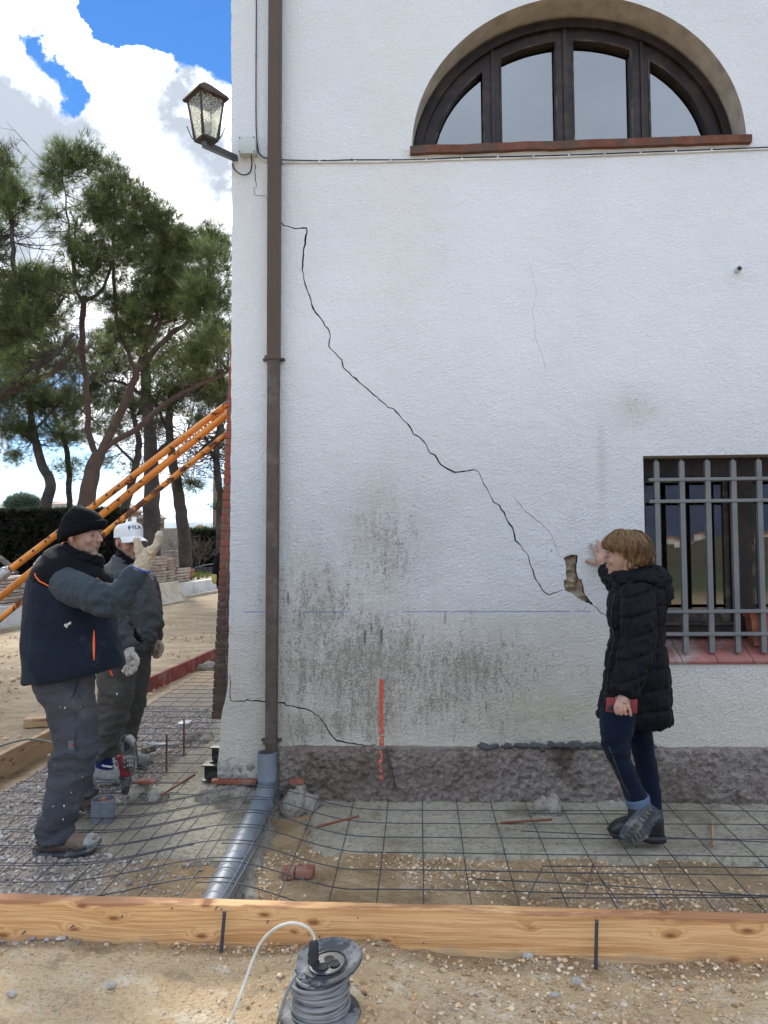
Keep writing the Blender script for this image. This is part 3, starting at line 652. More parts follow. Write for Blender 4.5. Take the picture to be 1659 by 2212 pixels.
# cement crumbs on the plinth ledge
mb = MB()
for (x, y, w, h) in [(1048,1612,24,9),(1118,1610,30,11),(1140,1608,18,10),(1190,1610,34,9),(1225,1608,26,10),(1262,1608,28,9),(1300,1610,30,12),(1390,1612,20,9),(1240,1612,30,8),(1165,1612,26,7)]:
    for k in range(9):
        p = onY(x+random.gauss(0, w*.5), y+random.gauss(1, h*.22), -.035); r_ = random.uniform(.009, .02); mb.ell(p, (r_*1.3, r_, r_), n=6)
cr = soft(mb, .006, 1); fold(cr, .006, (60, 60, 60), ridge=False); link('cement_crumbs', cr, simple('dark_cement', (.075, .075, .075), .95, bs_=90, bd=.006), house)

# ---- arched window: set back in the reveal
awin_f = MB(); DY = .20
def onarch(x, y): p = onY(x, y, DY); return p.x, p.z
fx, fz, frx, frz = ACX, AZ, AR_-.006, AH-.006
fr = MB(); fr.prism(arch(fx, fz-.02, frx, frz), DY, DY+.07); fme = fr.mesh('f'); fme.materials.append(DARKWOOD)
zb = onarch(1220, 306)[1]-.012; cuts = []; panes = []
irx, irz = frx-.115, frz-.135
def pane_poly(xa, xb, rx, rz, zb):
    pts = [(xa, zb), (xb, zb)]; n = 14
    top = []
    for i in range(n+1):
        x = xb+(xa-xb)*i/n; q = 1-((x-fx)/rx)**2
        if q > 0: z_ = fz+rz*math.sqrt(q)
        else: z_ = zb
        if z_ > zb+.003: top.append((x, z_))
    return pts[:1]+pts[1:]+top if len(top) > 1 else None
spans = [(932, 1045), (1083, 1203), (1240, 1366), (1405, 1522)]
for k, (xa, xb) in enumerate(spans):
    a = onarch(xa, 304)[0]; b_ = onarch(xb, 300)[0]
    if k == 0: a = fx-irx*.985
    if k == 3: b_ = fx+irx*.985
    poly = pane_poly(a, b_, irx-.012*(k in (0, 3)), irz-(.02 if k in (0, 3) else .012), zb)
    c = MB(); c.prism(poly, DY-.05, DY+.12); cuts.append(c.mesh('c')); cuts[-1].materials.append(DARKWOOD); panes.append(poly)
fmc = cut(fme, cuts)
awin = link('arched_window', fmc, [], house)
ring = MB(); o1 = arch(fx, fz-.02, frx+.002, frz+.002, 72); i1 = arch(fx, fz-.02, frx-.05, frz-.055, 72)
def ringprism(mb, o1, i1, y0, y1):
    n = len(o1); vs = [(x, y0, z_) for x, z_ in o1]+[(x, y0, z_) for x, z_ in i1]+[(x, y1, z_) for x, z_ in o1]+[(x, y1, z_) for x, z_ in i1]; fs = []
    for i in range(n-1):
        fs += [(i, i+1, n+i+1, n+i), (2*n+i, 3*n+i, 3*n+i+1, 2*n+i+1), (i, 2*n+i, 2*n+i+1, i+1), (n+i, n+i+1, 3*n+i+1, 3*n+i)]
    mb.add(vs, fs)
ringprism(ring, o1, i1, DY-.03, DY-.001)
for (xa, wpx) in [(1064, 7), (1221, 10), (1386, 7)]:
    p = onarch(xa, 180); q = 1-((p[0]-fx)/(frx-.05))**2
    ring.box((p[0]-wpx*.0014, DY-.016, fz-.01), (p[0]+wpx*.0014, DY-.001, fz-.02+(frz-.05)*math.sqrt(max(q, 0))))
ring.build('frame_moulding', DARKWOOD, awin)
# glazing beads
for poly in panes:
    gb = MB(); gb.prism(poly, DY+.045, DY+.049); gb.build('pane', PANEARCH, awin, False)
bm_ = MB()
for poly in panes:
    pts = [Vector((x, DY-.003, z_)) for x, z_ in poly]; pts.append(pts[0])
    for a, b_ in zip(pts[:-1], pts[1:]):
        if (b_-a).length > .002: bm_.tube([a, b_], .007, 5)
bm_.build('glazing_bead', DARKWOOD2, awin, False)
mb = MB(); p = W(886, 331); q = W(1619, 303); n = 40; rr = []
for i in range(n+1):
    t = i/n; x = p.x+(q.x-p.x)*t; zt = AZ+.002+.006*ns((x, 0, 0), (5, 1, 1)); h = .045+.004*ns((x, 5, 0), (11, 1, 1))
    rr.append([(x, -.035-.004*ns((x, 2, 0), (17, 1, 1)), zt-h), (x, -.04, zt), (x, DY+.02, zt+.012), (x, DY+.02, zt-h)])
mb.rings(rr); mb.build('brick_window_sill', SILLB, house, 30)

# ---- barred window
GY = .18
bw = MB(); xL = WL.x; xR = 4.1
bw.box((xL, GY, WT-.115), (xR, GY+.07, WT)); bw.box((xL, GY, WF), (xR, GY+.07, WF+.07)); bw.box((xL, GY, WF+.07), (xL+.035, GY+.07, WT-.115))
def wx(x, Y=GY): return onY(x, 1200, Y).x
def wz(y, Y=GY): return onY(1560, y, Y).z
mid0, mid1 = wx(1578), wx(1622)
bw.box((mid0, GY-.012, WF+.0705), (mid1, GY+.06, WT-.1155))
bwin = bw.build('barred_window', DARKWOOD, house)
sash = MB()
for (a, b_) in [(xL+.036, mid0-.001), (mid1+.001, xR)]:
    z0, z1 = WF+.071, WT-.116; y0, y1 = GY+.012, GY+.052
    sash.box((a, y0, z0), (b_, y1, z0+.105)); sash.box((a, y0, z1-.035), (b_, y1, z1)); sash.box((a, y0, z0+.1052), (a+.03, y1, z1-.0352)); sash.box((b_-.03, y0, z0+.1052), (b_, y1, z1-.0352))
sash.build('sash', DARKWOOD2, bwin)
mb = MB(); mb.box((xL, GY-.035, WF+.012), (xR, GY-.002, WF+.03)); mb.box((xL, GY-.02, WF+.08), (mid0-.002, GY+.010, WF+.098)); mb.box((mid1+.002, GY-.02, WF+.08), (xR, GY+.010, WF+.098)); mb.build('drip_rail', DARKWOOD2, bwin)
for (a, b_) in [(xL+.066, mid0-.031), (mid1+.031, xR)]:
    mb = MB(); mb.box((a, GY+.03, WF+.177), (b_, GY+.034, WT-.151)); mb.build('pane', PANE, bwin, False)
mb = MB(); rr = []
xa, xb = xL+.05, mid0+.01
for i in range(121):
    x = xa+(xb-xa)*i/120; y = GY+.16+.012*math.sin(x*95)+.008*ns((x, 0, 0), (30, 1, 1)); rr.append([(x, y, WF+.19), (x, y+.004, WF+.19), (x, y+.004, WT-.2), (x, y, WT-.2)])
mb.rings(rr); mb.build('curtain', CURTAIN, bwin)
mb = MB()
for i in range(14):
    xx = xL-.01+i*.21; x_0, x_1 = xx+.002, xx+.2075
    mb.rings([[(x, -.012, WB-.004), (x, -.016, WB+.010), (x, -.010, WB+.020), (x, GY+.01, WF-.004), (x, GY+.01, WB-.004)] for x in (x_0, x_1)])
mb.rings([[(x, -.006, WB-.008), (x, -.006, WB+.012), (x, GY+.008, WF-.010), (x, GY+.008, WB-.008)] for x in (xL-.01, xR)])
link('tiled_window_sill', mb.mesh('s', 40), SILLT, house)
# grille
YG = .03; gp = MB()
vbx = [1416.8, 1471, 1526.6, 1582.4, 1637.5, 1692, 1747, 1802]; zt = onY(1526, 998, YG).z; zb_ = onY(1542, 1409, YG).z; w = .0150
xs_g = [onY(x, 998, YG).x for x in vbx]
for x in xs_g:
    gp.box((x-w, YG-w, zb_), (x+w, YG+w, zt)); gp.rings([[(x-w, YG-w, zt), (x+w, YG-w, zt), (x+w, YG+w, zt), (x-w, YG+w, zt)], [(x-.002, YG-.002, zt+.018), (x+.002, YG-.002, zt+.018), (x+.002, YG+.002, zt+.018), (x-.002, YG+.002, zt+.018)]])
for y in (1036, 1083, 1322, 1371):
    z_ = onY(1500, y-1, YG-.02).z; gp.box((xs_g[0]-.05, YG-w-.006, z_-.010), (4.05, YG+w+.004, z_+.010), bev=.002)
gr = gp.build('window_grille', GRILLE, house)
# rectangular terracotta planter on the sill
pl = MB(); pa = onY(1618, 1400, .1); X0 = pa.x; 
def trough(mb, x0, x1, y0, y1, z0, z1, t=.012, fl=.02):
    r1 = [(x0+fl, y0+fl*.5, z0), (x1-fl, y0+fl*.5, z0), (x1-fl, y1-fl*.5, z0), (x0+fl, y1-fl*.5, z0)]; r2 = [(x0, y0, z1), (x1, y0, z1), (x1, y1, z1), (x0, y1, z1)]
    r3 = [(x0+t, y0+t, z1), (x1-t, y0+t, z1), (x1-t, y1-t, z1), (x0+t, y1-t, z1)]; r4 = [(x0+t+fl, y0+t, z0+t), (x1-t-fl, y0+t, z0+t), (x1-t-fl, y1-t, z0+t), (x0+t+fl, y1-t, z0+t)]
    mb.rings([r1, r2, r3, r4]); mb.box((x0-.006, y0-.006, z1-.03), (x1+.006, y0-.0005, z1)); mb.box((x0-.006, y0, z1-.03), (x0-.0005, y1, z1))
trough(pl, X0, X0+.45, .065, .165, WB+.09, WB+.29)
tag(pl.build('planter', TERRA), 'terracotta window box standing behind the bars on the tiled sill', 'planter')
# small white drain spout; a dark cap paints the shade inside its bore
sp = onY(1596, 581, -.03); mb = MB(); mb.lathe([(.014, .0), (.016, .0), (.016, .045), (.0, .045)], (sp.x, -.04, sp.z), Vector((0, 1, 0)), 20); mb.lathe([(.012, .01), (.0, .012)], (sp.x, -.04, sp.z), Vector((0, 1, 0)), 20)
mb2_ = MB(); mb2_.lathe([(.0125, 0), (.0125, -.003), (0, -.003)], (sp.x, -.038, sp.z), Vector((0, 1, 0)), 20)
sv = tag(mb.build('vent_spout', BOXPL), 'tiny round vent spout sticking out of the bare wall below the arched window', 'vent'); mb2_.build('spout_bore_shade', DARKGAP, sv)

# ------------------------------------------------------------ brick buttress at the corner, behind the plaster edge
mb = MB(); zc_ = .32; by0, by1 = .34, .80
PTOP = onY(500, 690, by0).z
def pier_x(z_):   # traced batter of the left face
    a = onY(457, 1554, by0); b_ = onY(500, 700, by0); t = (z_-a.z)/(b_.z-a.z); return a.x+(b_.x-a.x)*t
ch = .052; k = 0; zz = onY(457, 1554, by0).z
xr = x0-.002
while zz < PTOP:
    xl = pier_x(zz)+random.uniform(-.002, .002)
    if xr-xl > .02:
        y = by0; mb.box((xl+.006, by0+.006, zz-.001), (xr, by1-.006, zz+ch+.0005), mi=1)
        off = .12 if k % 2 else 0; xx = xr
        segs = []
        cur = xr
        nb = off if off else .24
        while cur > xl+.005:
            nxt = max(xl, cur-nb); nb = .24
            if nxt-xl < .03: nxt = xl
            segs.append((nxt, cur)); cur = nxt-.006
        for a, b_ in segs:
            if b_-a > .01: mb.box((a, by0+random.uniform(-.0015, .0015), zz+.004), (b_, by1, zz+ch-.003), bev=.003)
    zz += ch; k += 1
tag(mb.build('brick_buttress', [BRICK, MORTAR]), 'dark red brick buttress stepped against the left corner of the white wall', 'buttress')
# two short steel beams under it
def ibeam(p, L, h, b_, t=.008, lab=''):
    mb = MB(); x, y, z_ = p
    mb.box((x, y, z_+h-t), (x+L, y+b_, z_+h), bev=.001); mb.box((x, y, z_), (x+L, y+b_, z_+t), bev=.001); mb.box((x, y+b_/2-t/2, z_+t+.0002), (x+L, y+b_/2+t/2, z_+h-t-.0002))
    return tag(mb.build('steel_beam', BLACKMETAL), lab, 'steel beam', 'steel beams under the buttress')
pa = onY(447, 1571, .32); pb = onY(438, 1632, .30)
ibeam((onY(437, 1632, .28).x, .26, .02), .45, .105, .14, lab='lower black steel beam on the ground under the brick buttress')
ibeam((onY(452, 1571, .30).x, .31, .127), .36, .10, .11, lab='upper black steel beam directly under the bricks of the buttress')

# ------------------------------------------------------------ downpipe and drain
def dp(x, y, Y=-.06): return onY(x, y, Y)
dpr = empty('downpipe', (dp(585, 1620).x, -.06, .3)); tag(dpr, 'brown rectangular downpipe running the full height of the white wall', 'downpipe')
def rectpipe(l, r_, mat, name, y0, y1, parent):
    mb = MB(); rr = []
    for (a, b_) in zip(l, r_):
        A = dp(a[0], a[1], -.085); B = dp(b_[0], b_[1], -.085); z_ = (A.z+B.z)/2
        rr.append([(A.x+.004, y0, z_), (B.x-.004, y0, z_), (B.x, y0+.004, z_), (B.x, y1, z_), (A.x, y1, z_), (A.x, y0+.004, z_)])
    mb.rings(rr); return mb.build(name, mat, parent, 30)
rectpipe([(580, -60), (577, 450), (576, 772)], [(606, -60), (604, 450), (602.5, 772)], BROWNMETAL, 'upper_pipe', -.088, -.022, dpr)
rectpipe([(577, 770), (574, 1200), (573, 1420), (572.5, 1630)], [(601.5, 770), (599, 1200), (597, 1420), (595.5, 1630)], DIRTYMETAL, 'lower_pipe', -.085, -.024, dpr)
for y in (774, 1602):
    mb = MB(); a = dp(573 if y < 1000 else 570, y); b_ = dp(605 if y < 1000 else 598, y); z_ = a.z
    mb.box((a.x, -.0895, z_-.012), (b_.x, -.001, z_+.012), bev=.002); mb.box((a.x-.022, -.03, z_-.007), (b_.x+.022, -.002, z_+.007)); mb.ell((b_.x+.014, -.032, z_), (.004, .003, .004), n=5); mb.ell((a.x-.014, -.032, z_), (.004, .003, .004), n=5)
    mb.build('bracket', BROWNMETAL if y < 1000 else DIRTYMETAL, dpr)
ps = onY(580, 1624, -.08); pt = onY(577, 1712, -.08)
dr = empty('drain_pipe', (pt.x, -.1, .1)); tag(dr, 'grey plastic drain pipe with upright socket, lying from the wall to the front plank', 'drain pipe')
mb = MB(); rO = .057
mb.lathe([(rO-.004, ps.z-pt.z-.05), (rO-.004, ps.z-pt.z), (rO, ps.z-pt.z), (rO, .085), (rO+.002, .08), (rO+.002, .074), (rO-.001, .07), (rO-.002, -.02)], (pt.x, -.08, pt.z), n=40)
mb.build('socket', PVC, dr)
e1 = onZ(566, 1738, .075); e2 = onZ(462, 1960, .075)
mb = MB(); p0 = Vector((pt.x, -.08, pt.z+.02)); path = [p0+Vector((0, 0, .0)), p0+Vector((0, -.005, -.03)), Vector((pt.x-.003, -.12, .085)), Vector(e1)]
pts = crom(path, 6); mb.tube(pts, rO, 28)
mb.tube([e1+Vector((0, .0, 0)), e1+(e2-e1)*.03, e1+(e2-e1)*.031, e1+(e2-e1)*.5, e1+(e2-e1)*1.05], [.064, .064, .0605, .0605, .0605], 36)
mb.lathe([(.0605, -.012), (.067, -.010), (.067, .008), (.0605, .012)], e1+(e2-e1)*.02, e2-e1, 36)
mb.lathe([(.0605, -.004), (.064, -.003), (.064, .003), (.0605, .004)], e1+(e2-e1)*.80, e2-e1, 36)
mb.build('pipe', PVC, dr, 50)

# ------------------------------------------------------------ lantern
LY = -.40
lan = empty('wall_lantern', onY(508, 344, 0)); tag(lan, 'black iron wall lantern with textured glass on a bracket at the wall corner', 'lantern')
lc = onY(445, 300, LY); hd = .139; zr = onY(445, 218, LY).z; zb = onY(445, 303, LY).z; lx = onY(444.5, 218, LY).x; lx2 = onY(446, 303, LY).x
IRON = simple('black_iron', (.05, .045, .045), .6, .4, bs_=80, bd=.002)
def sq(cx, z_, r_): return [(cx, LY-r_, z_), (cx+r_, LY, z_), (cx, LY+r_, z_), (cx-r_, LY, z_)]
t1 = .108; b1 = .066; lxm = lx
mb = MB()
rt = sq(lxm, zr+.008, t1); rb = sq(lx2, zb, b1)
for a, b_ in zip(rt, rb): mb.tube([a, b_], .0065, 6)
for r_ in (rt, rb):
    for i in range(4): mb.tube([r_[i], r_[(i+1) % 4]], .006, 6)
mb.rings([sq(lx2, zb-.022, b1*.6), sq(lx2, zb-.008, b1+.008), sq(lx2, zb+.002, b1+.004)])
for i in range(4):     # fretted corner strips low on each edge and little spikes
    a = Vector(rt[i]); b_ = Vector(rb[i])
    for k in range(14):
        t = .62+.36*k/14; p = a.lerp(b_, t); mb.ell(p, (.008+.004*(k/14), .008, .009), n=4)
    o = (b_-Vector((lx2, LY, zb))).normalized(); mb.tube([b_+Vector((0, 0, -.004)), b_+o*.022+Vector((0, 0, .02)), b_+o*.052+Vector((0, 0, .088))], [.004, .003, .0015], 5)
    for k in range(5): mb.ell(b_+o*(.026+.005*k)+Vector((0, 0, .03+.013*k)), (.004, .004, .003), n=4)
mb.build('lantern_frame', IRON, lan)
mb = MB(); n = 60
def wavy(r_, z_, amp=.004):
    c = sq(lxm, z_, r_); out = []
    for i in range(4):
        a = Vector(c[i]); b_ = Vector(c[(i+1) % 4]); o = ((a+b_)/2-Vector((lxm, LY, z_))).normalized()
        for k in range(16): t = k/16; out.append(a.lerp(b_, t)+o*amp*math.sin(t*16*math.pi)+Vector((0, 0, amp*.6*math.sin(t*16*math.pi+1))))
    return out
mb.rings([wavy(hd-.01, zr, .003), wavy(hd, zr+.003), wavy(hd*.97, zr+.016), wavy(.03, zr+.095, 0), wavy(.012, zr+.105, 0)])
mb.build('lantern_roof', simple('rusty_roof_sheet', (.06, .04, .03), .9, bs_=50, bd=.004), lan)
m, g, b = newmat('ripple_glass'); v_ = g.co(); g.n.remove(b)
tr = g.N('ShaderNodeBsdfTranslucent', {'Color': (1, .97, .86, 1)}); t2 = g.N('ShaderNodeBsdfTransparent', {'Color': (.9, .9, .85, 1)}); gl = g.N('ShaderNodeBsdfGlossy', {'Roughness': .15, 'Color': (.5, .55, .6, 1)})
nn = g.bump(g.vor(v_, 70), .9, .006); g.put(gl.inputs['Normal'], nn)
m1 = g.N('ShaderNodeMixShader', {0: g.ramp(g.vor(v_, 85), .2, .6, .45, .95), 1: tr.outputs[0], 2: t2.outputs[0]}); m2 = g.N('ShaderNodeMixShader', {0: .14, 1: m1.outputs[0], 2: gl.outputs[0]}); g.put(g.n['Material Output'].inputs[0], m2.outputs[0]); RIP = m
for i in range(4):
    j = (i+1) % 4; mb = MB(); a, b_, c, d = [Vector(q) for q in (rt[i], rt[j], rb[j], rb[i])]; o = ((a+b_)/2-Vector((lxm, LY, zr))).normalized()*.0015
    mb.add([a+o, b_+o, c+o, d+o, a-o, b_-o, c-o, d-o], [(0,1,2,3), (7,6,5,4), (0,4,5,1), (1,5,6,2), (2,6,7,3), (3,7,4,0)]); mb.build('lantern_pane', RIP, lan, False)
mb = MB(); A = Vector((lx2, LY, zb-.03)); B = onY(509, 342, -.01); d = (B-A).normalized(); up = Vector((0, 0, 1)); sd = d.cross(up).normalized(); uu = sd.cross(d)
mb.rings([[P_+sd*a*.015+uu*c*.018 for a, c in ((-1,-1),(1,-1),(1,1),(-1,1))] for P_ in (A-d*.03, B)])
mb.build('bracket_arm', simple('grey_iron', (.075, .08, .085), .5, .3), lan, 30)
mb = MB(); lv = A+Vector((0, 0, .09)); mb.lathe([(.002, .06), (.022, .04), (.026, .01), (.014, -.02), (.012, -.05), (.002, -.05)], lv, n=16); mb.build('bulb', simple('lamp_bulb', (.7, .7, .68), .2), lan, True)

# junction box, cables
jb = MB(); a = onY(516, 297, -.05); b_ = onY(552, 331, -.05)
jb.box((a.x, -.055, b_.z), (b_.x, -.004, a.z), bev=.004); jr = jb.build('junction_box', BOXPL); tag(jr, 'light grey square junction box on the wall beside the lantern bracket', 'junction box')
mb = MB(); mb.box((a.x-.002, -.059, b_.z-.002), (b_.x+.002, -.0555, a.z+.002), bev=.002); mb.build('lid', BOXPL, jr)
mb = MB()
for x in (a.x+.008, b_.x-.008):
    for z_ in (a.z-.008, b_.z+.008): mb = MB(); mb.lathe([(.004, 0), (.004, .003), (.0, .003)], (x, -.0595, z_), Vector((0, -1, 0)), 8); mb.build('screw', BLACKPL, jr)
pass
def cable(name, pts, r_, mat, lab, Y=-.008, cat='cable', cl=None, k=6):
    P = [onY(x, y, Y) if len(q) == 0 else onY(x, y, q[0]) for (x, y, *q) in pts]; mb = MB(); mb.tube(crom(P, k), r_, 7); o = tag(mb.build(name, mat, None, True), lab, cat)
    if cl:
        for (x, y) in cl: cm = MB(); p = onY(x, y, Y); cm.ell(p, (r_*1.5, r_*1.6, r_*2.4), n=5); cm.build('clip', mat, o, True)
    return o
cable('black_cable', [(554,-50),(553.5,50),(553,150),(553,250),(554,290),(558,325),(566,337),(580,342),(610,345),(700,347),(760,345),(880,345),(920,344),(1000,340),(1100,338),(1250,334),(1400,328),(1560,322),(1700,316)], .0035, BLACKPL, 'thin black cable down the corner and along the wall under the arched window', cl=[(553,120),(700,347),(760,345)])
cable('white_cable', [(549,320),(556,334),(570,347),(600,351),(700,350.5),(800,350),(900,347.5),(1000,344),(1100,342),(1250,337.5),(1400,332),(1560,325.5),(1700,320)], .0048, WHITECAB, 'white cable clipped along the wall right below the thin black one', -.007, cl=[(613+i*77, 351-i*1.1-max(0, i-4)*1.7) for i in range(13)])
cable('lantern_cable', [(503,352,-.006),(504,362,-.01),(512,371,-.02),(522,377,-.02),(533,377,-.02),(541,370,-.02),(544,355,-.03),(543,340,-.03),(542,332,-.03)], .0042, BLACKPL, 'short black cable looping from the lantern bracket to the junction box')

# ------------------------------------------------------------ formwork boards
def board(name, A, B, h, th, mat, lab, cat='board', bend=0, rough_top=.004, parent=None, side=1):
    """A, B: bottom front ends; thickness away from the camera side"""
    A = Vector(A); B = Vector(B); d = (B-A); L = d.length; d.normalize(); nrm = Vector((-d.y, d.x, 0))*side; n = max(8, int(L/.03)); rr = []
    for i in range(n+1):
        p = A+d*(L*i/n)+nrm*bend*math.sin(math.pi*i/n); x = i*.03
        t1 = rough_top*ns((x, 0, 0), (3, 1, 1), A.x)+rough_top*.5*ns((x, 0, 0), (17, 1, 1), 3); t2 = rough_top*ns((x, 4, 0), (3, 1, 1), A.x)
        e = .003+.003*ns((x, 9, 0), (9, 1, 1))
        rr.append([p+Vector((0,0,-.03)), p+Vector((0,0,h+t1-e)), p+nrm*e+Vector((0,0,h+t1)), p+nrm*(th-e)+Vector((0,0,h+t2)), p+nrm*th+Vector((0,0,h+t2-e)), p+nrm*th+Vector((0,0,-.03))])
    mb = MB(); mb.rings(rr); return tag(mb.build(name, mat, parent, 30), lab, cat)
pA = onZ(0, 2036, 0); pB = onZ(1659, 2087, 0); d_ = (pB-pA).normalized()
def ontop(x, y, h): return onZ(x, y, h)
board('formwork_plank', pA-d_*1.2, pB+d_*.9, .168, .052, PLANKM, 'long knotty pine formwork plank lying across the foreground', 'plank')
l0 = onZ(0, 1681, 0); l1 = onZ(223, 1560, 0); r0 = onZ(323.5, 1495, 0); r1 = onZ(463, 1427, 0); ld = (l0-l1).normalized()
board('side_board', l1+(l1-l0)*.25, l0+ld*2.2, .155, .045, PLANKL, 'weathered wooden side board behind the two workers, left of the gravel', 'plank', side=-1)
board('red_board', r0-(r1-r0)*.05, r1+(r1-r0)*.4, .15, .04, REDBOARD, 'red painted formwork board between the second worker and the brick buttress', 'plank', side=1)

# stakes
def rod(name, a, b_, r_, mat, lab, cat='rod', ribs=True, grp=None):
    mb = MB(); a = Vector(a); b_ = Vector(b_); L = (b_-a).length; n = max(2, int(L/.006)) if ribs else 1
    pts = [a.lerp(b_, i/n) for i in range(n+1)]; rs = [r_*(1.0+(.12 if i % 2 else -.05)) if ribs else r_ for i in range(n+1)]
    mb.tube(pts, rs, 8); return tag(mb.build(name, mat, None, True), lab, cat, grp)
for (x0_, y0_, x1_, y1_, lab, mt) in [(485, 1968, 477, 2060, 'ribbed steel stake holding the front plank, nearer the cable reel', REBAR), (1289, 1988, 1287, 2086, 'smooth dark steel stake at the right half of the front plank', REBAR)]:
    b0 = onZ(x1_, y1_, 0); Yb = b0.y-.012; rod('plank_stake', onY(x1_, y1_+6, Yb), onY(x0_, y0_, Yb+.0), .0068, mt, lab, 'stake')
for (x, y0_, y1_, lab) in [(397, 1552, 1628, 'rusty upright stake, farther of the two, near the buttress foot'), (359.5, 1587, 1662, 'rusty upright stake, nearer of the two, beside the drill')]:
    b0 = onZ(x, y1_, .02); rod('upright_stake', b0-Vector((0,0,.05)), onY(x+.5, y0_, b0.y), .0065, RUST, lab, 'stake')

# ------------------------------------------------------------ welded mesh
def bar(mb, pts, r_=.0027, k=5): mb.tube(crom(pts, k) if len(pts) > 2 else pts, r_, 6)
pc0, pc1 = e1, e2
def pipe_x(y): t = (y-pc0.y)/(pc1.y-pc0.y); return pc0.x+(pc1.x-pc0.x)*t
def mz(x, y):
    """height of the mesh: it rides over the drain pipe and sags between"""
    z_ = .040+.010*ns((x, y, 0), (1.0, 1.0, 1), 4)
    if y < -.15: dx = (x-pipe_x(y)); z_ = max(z_, .130*math.exp(-(dx/.36)**2)+.03) if dx > 0 else max(z_, .130*math.exp(-(dx/.50)**2)+.03)
    return z_
mb = MB(); ys = [-1.66+.2*i for i in range(9)]; 
for j, y in enumerate(ys):
    if y > -.13: continue
    bar(mb, [(x, y+.006*ns((x, j, 0), (1, 1, 1)), mz(x, y)) for x in np.arange(-.95, 3.2, .12)], k=3)
for i, x in enumerate(np.arange(-.80, 3.2, .2)):
    yt = -.10 if x < .75 or x > 1.2 else -.2
    bar(mb, [(x+.004*ns((x, y, 0), (2, 2, 1)), y, mz(x, y)+.006) for y in np.linspace(-1.70, yt, 9)], k=3)
tag(mb.build('rebar_mesh', REBAR, None, True), 'welded steel mesh spread over the slab in front of the white wall', 'steel mesh')
mb = MB()
for j, y in enumerate(np.arange(-1.60, 5.4, .2)):
    xe = -.66 if y < -.2 else -1.38
    bar(mb, [(x, y+.008*ns((x, j, 0), (1, 1, 1)), .034+.009*ns((x, y, 0), (1, 1, 1), 8)+(mz(x, y)-.04 if y < -.15 else 0)) for x in np.arange(-2.62, xe, .14)], k=2)
for i, x in enumerate(np.arange(-2.58, -.75, .2)):
    ye = 5.3 if x < -1.45 else -.2
    bar(mb, [(x+.006*ns((x, y, 0), (2, 2, 1)), y, .041+.009*ns((x, y, 0), (1, 1, 1), 8)+(mz(x, y)-.04 if y < -.15 else 0)) for y in np.linspace(-1.68, ye, 18)], k=2)
tag(mb.build('rebar_mesh', REBAR, None, True), 'welded steel mesh under the feet of the workers, running back past the corner', 'steel mesh')
mb = MB()
for j, y in enumerate(np.arange(-1.07, .3, .2)):
    bar(mb, [(x, y, .050+.006*ns((x, y, 0), (1, 1, 1), 18)+(mz(x, y)-.04 if y < -.15 else 0)) for x in np.arange(-2.2, -.95 if y < .1 else -1.4, .14)], k=2)
for i, x in enumerate(np.arange(-2.1, -1.0, .2)):
    bar(mb, [(x, y, .056) for y in np.linspace(-1.1, .3 if x < -1.45 else -.3, 8)], k=2)
tag(mb.build('rebar_mesh', REBAR, None, True), 'smaller overlapping sheet of steel mesh around the drill and pipe stub', 'steel mesh')
mb = MB()
for pts in [[(1040, 1985-120+14-2+0), (1200, 1871), (1500, 1903), (1659, 1912)]]:
    pass
def gz(x, y, z_=.055): return onZ(x, y, z_)
for (a, b_) in [((735*.964, 1700), (1220, 1719))]: pass
for pts in [[(1146, 1757), (1400, 1759)], [(1125, 1795), (1659, 1819)], [(1030, 1899), (1300, 1912), (1659, 1936)], [(1170, 1871), (1659, 1874)], [(1190, 1940), (1659, 1938)], [(1140, 1940), (1171, 1876)], [(1262, 1940), (1280, 1868)], [(1300, 1900), (1340, 1955)], [(1420, 1868), (1470, 1955)], [(1530, 1900), (1585, 1960)]]:
    P = [gz(x, y, .062) for x, y in pts]; mb.tube(P, .0027, 6)
tag(mb.build('loose_rods', REBAR, None, True), 'loose steel rods lapped over the mesh at the right', 'rods')
for (a, b_, lab, z_) in [((685, 1786), (775, 1763), 'rusty rod lying on the slab in front of the wall, left one', .06), ((1081, 1778), (1192, 1770), 'rusty rod lying on the slab in front of the mortar lump', .05), ((421, 1673), (348, 1718), 'rusty rod lying beside the mortar lump near the drill', .07), ((1538, 1772), (1541, 1826), 'thin wooden lath standing on the slab at the right', .03)]:
    rod('loose_rod', onZ(*a, z_), onZ(*b_, z_), .0065, RUST if 'wooden' not in lab else PLANKL, lab, 'rod')
rod('galvanised_tube', onZ(320, 1608, .07), onZ(386, 1609, .07), .014, GALV, 'short galvanised tube lying across the mesh behind the drill', 'tube', ribs=False)

# cable on the left running over the side board
mb = MB(); P = [onZ(-20, 1620, .05), onY(0, 1612, .55), onY(30, 1603, .55), onY(62, 1597, .5), onY(95, 1600, .4), onY(125, 1612, .3), onZ(150, 1650, .05)]
mb.tube(crom(P, 6), .006, 8); tag(mb.build('power_cable', simple('grey_green_cable', (.09, .10, .085), .6), None, True), 'grey power cable looping over the weathered side board', 'cable')

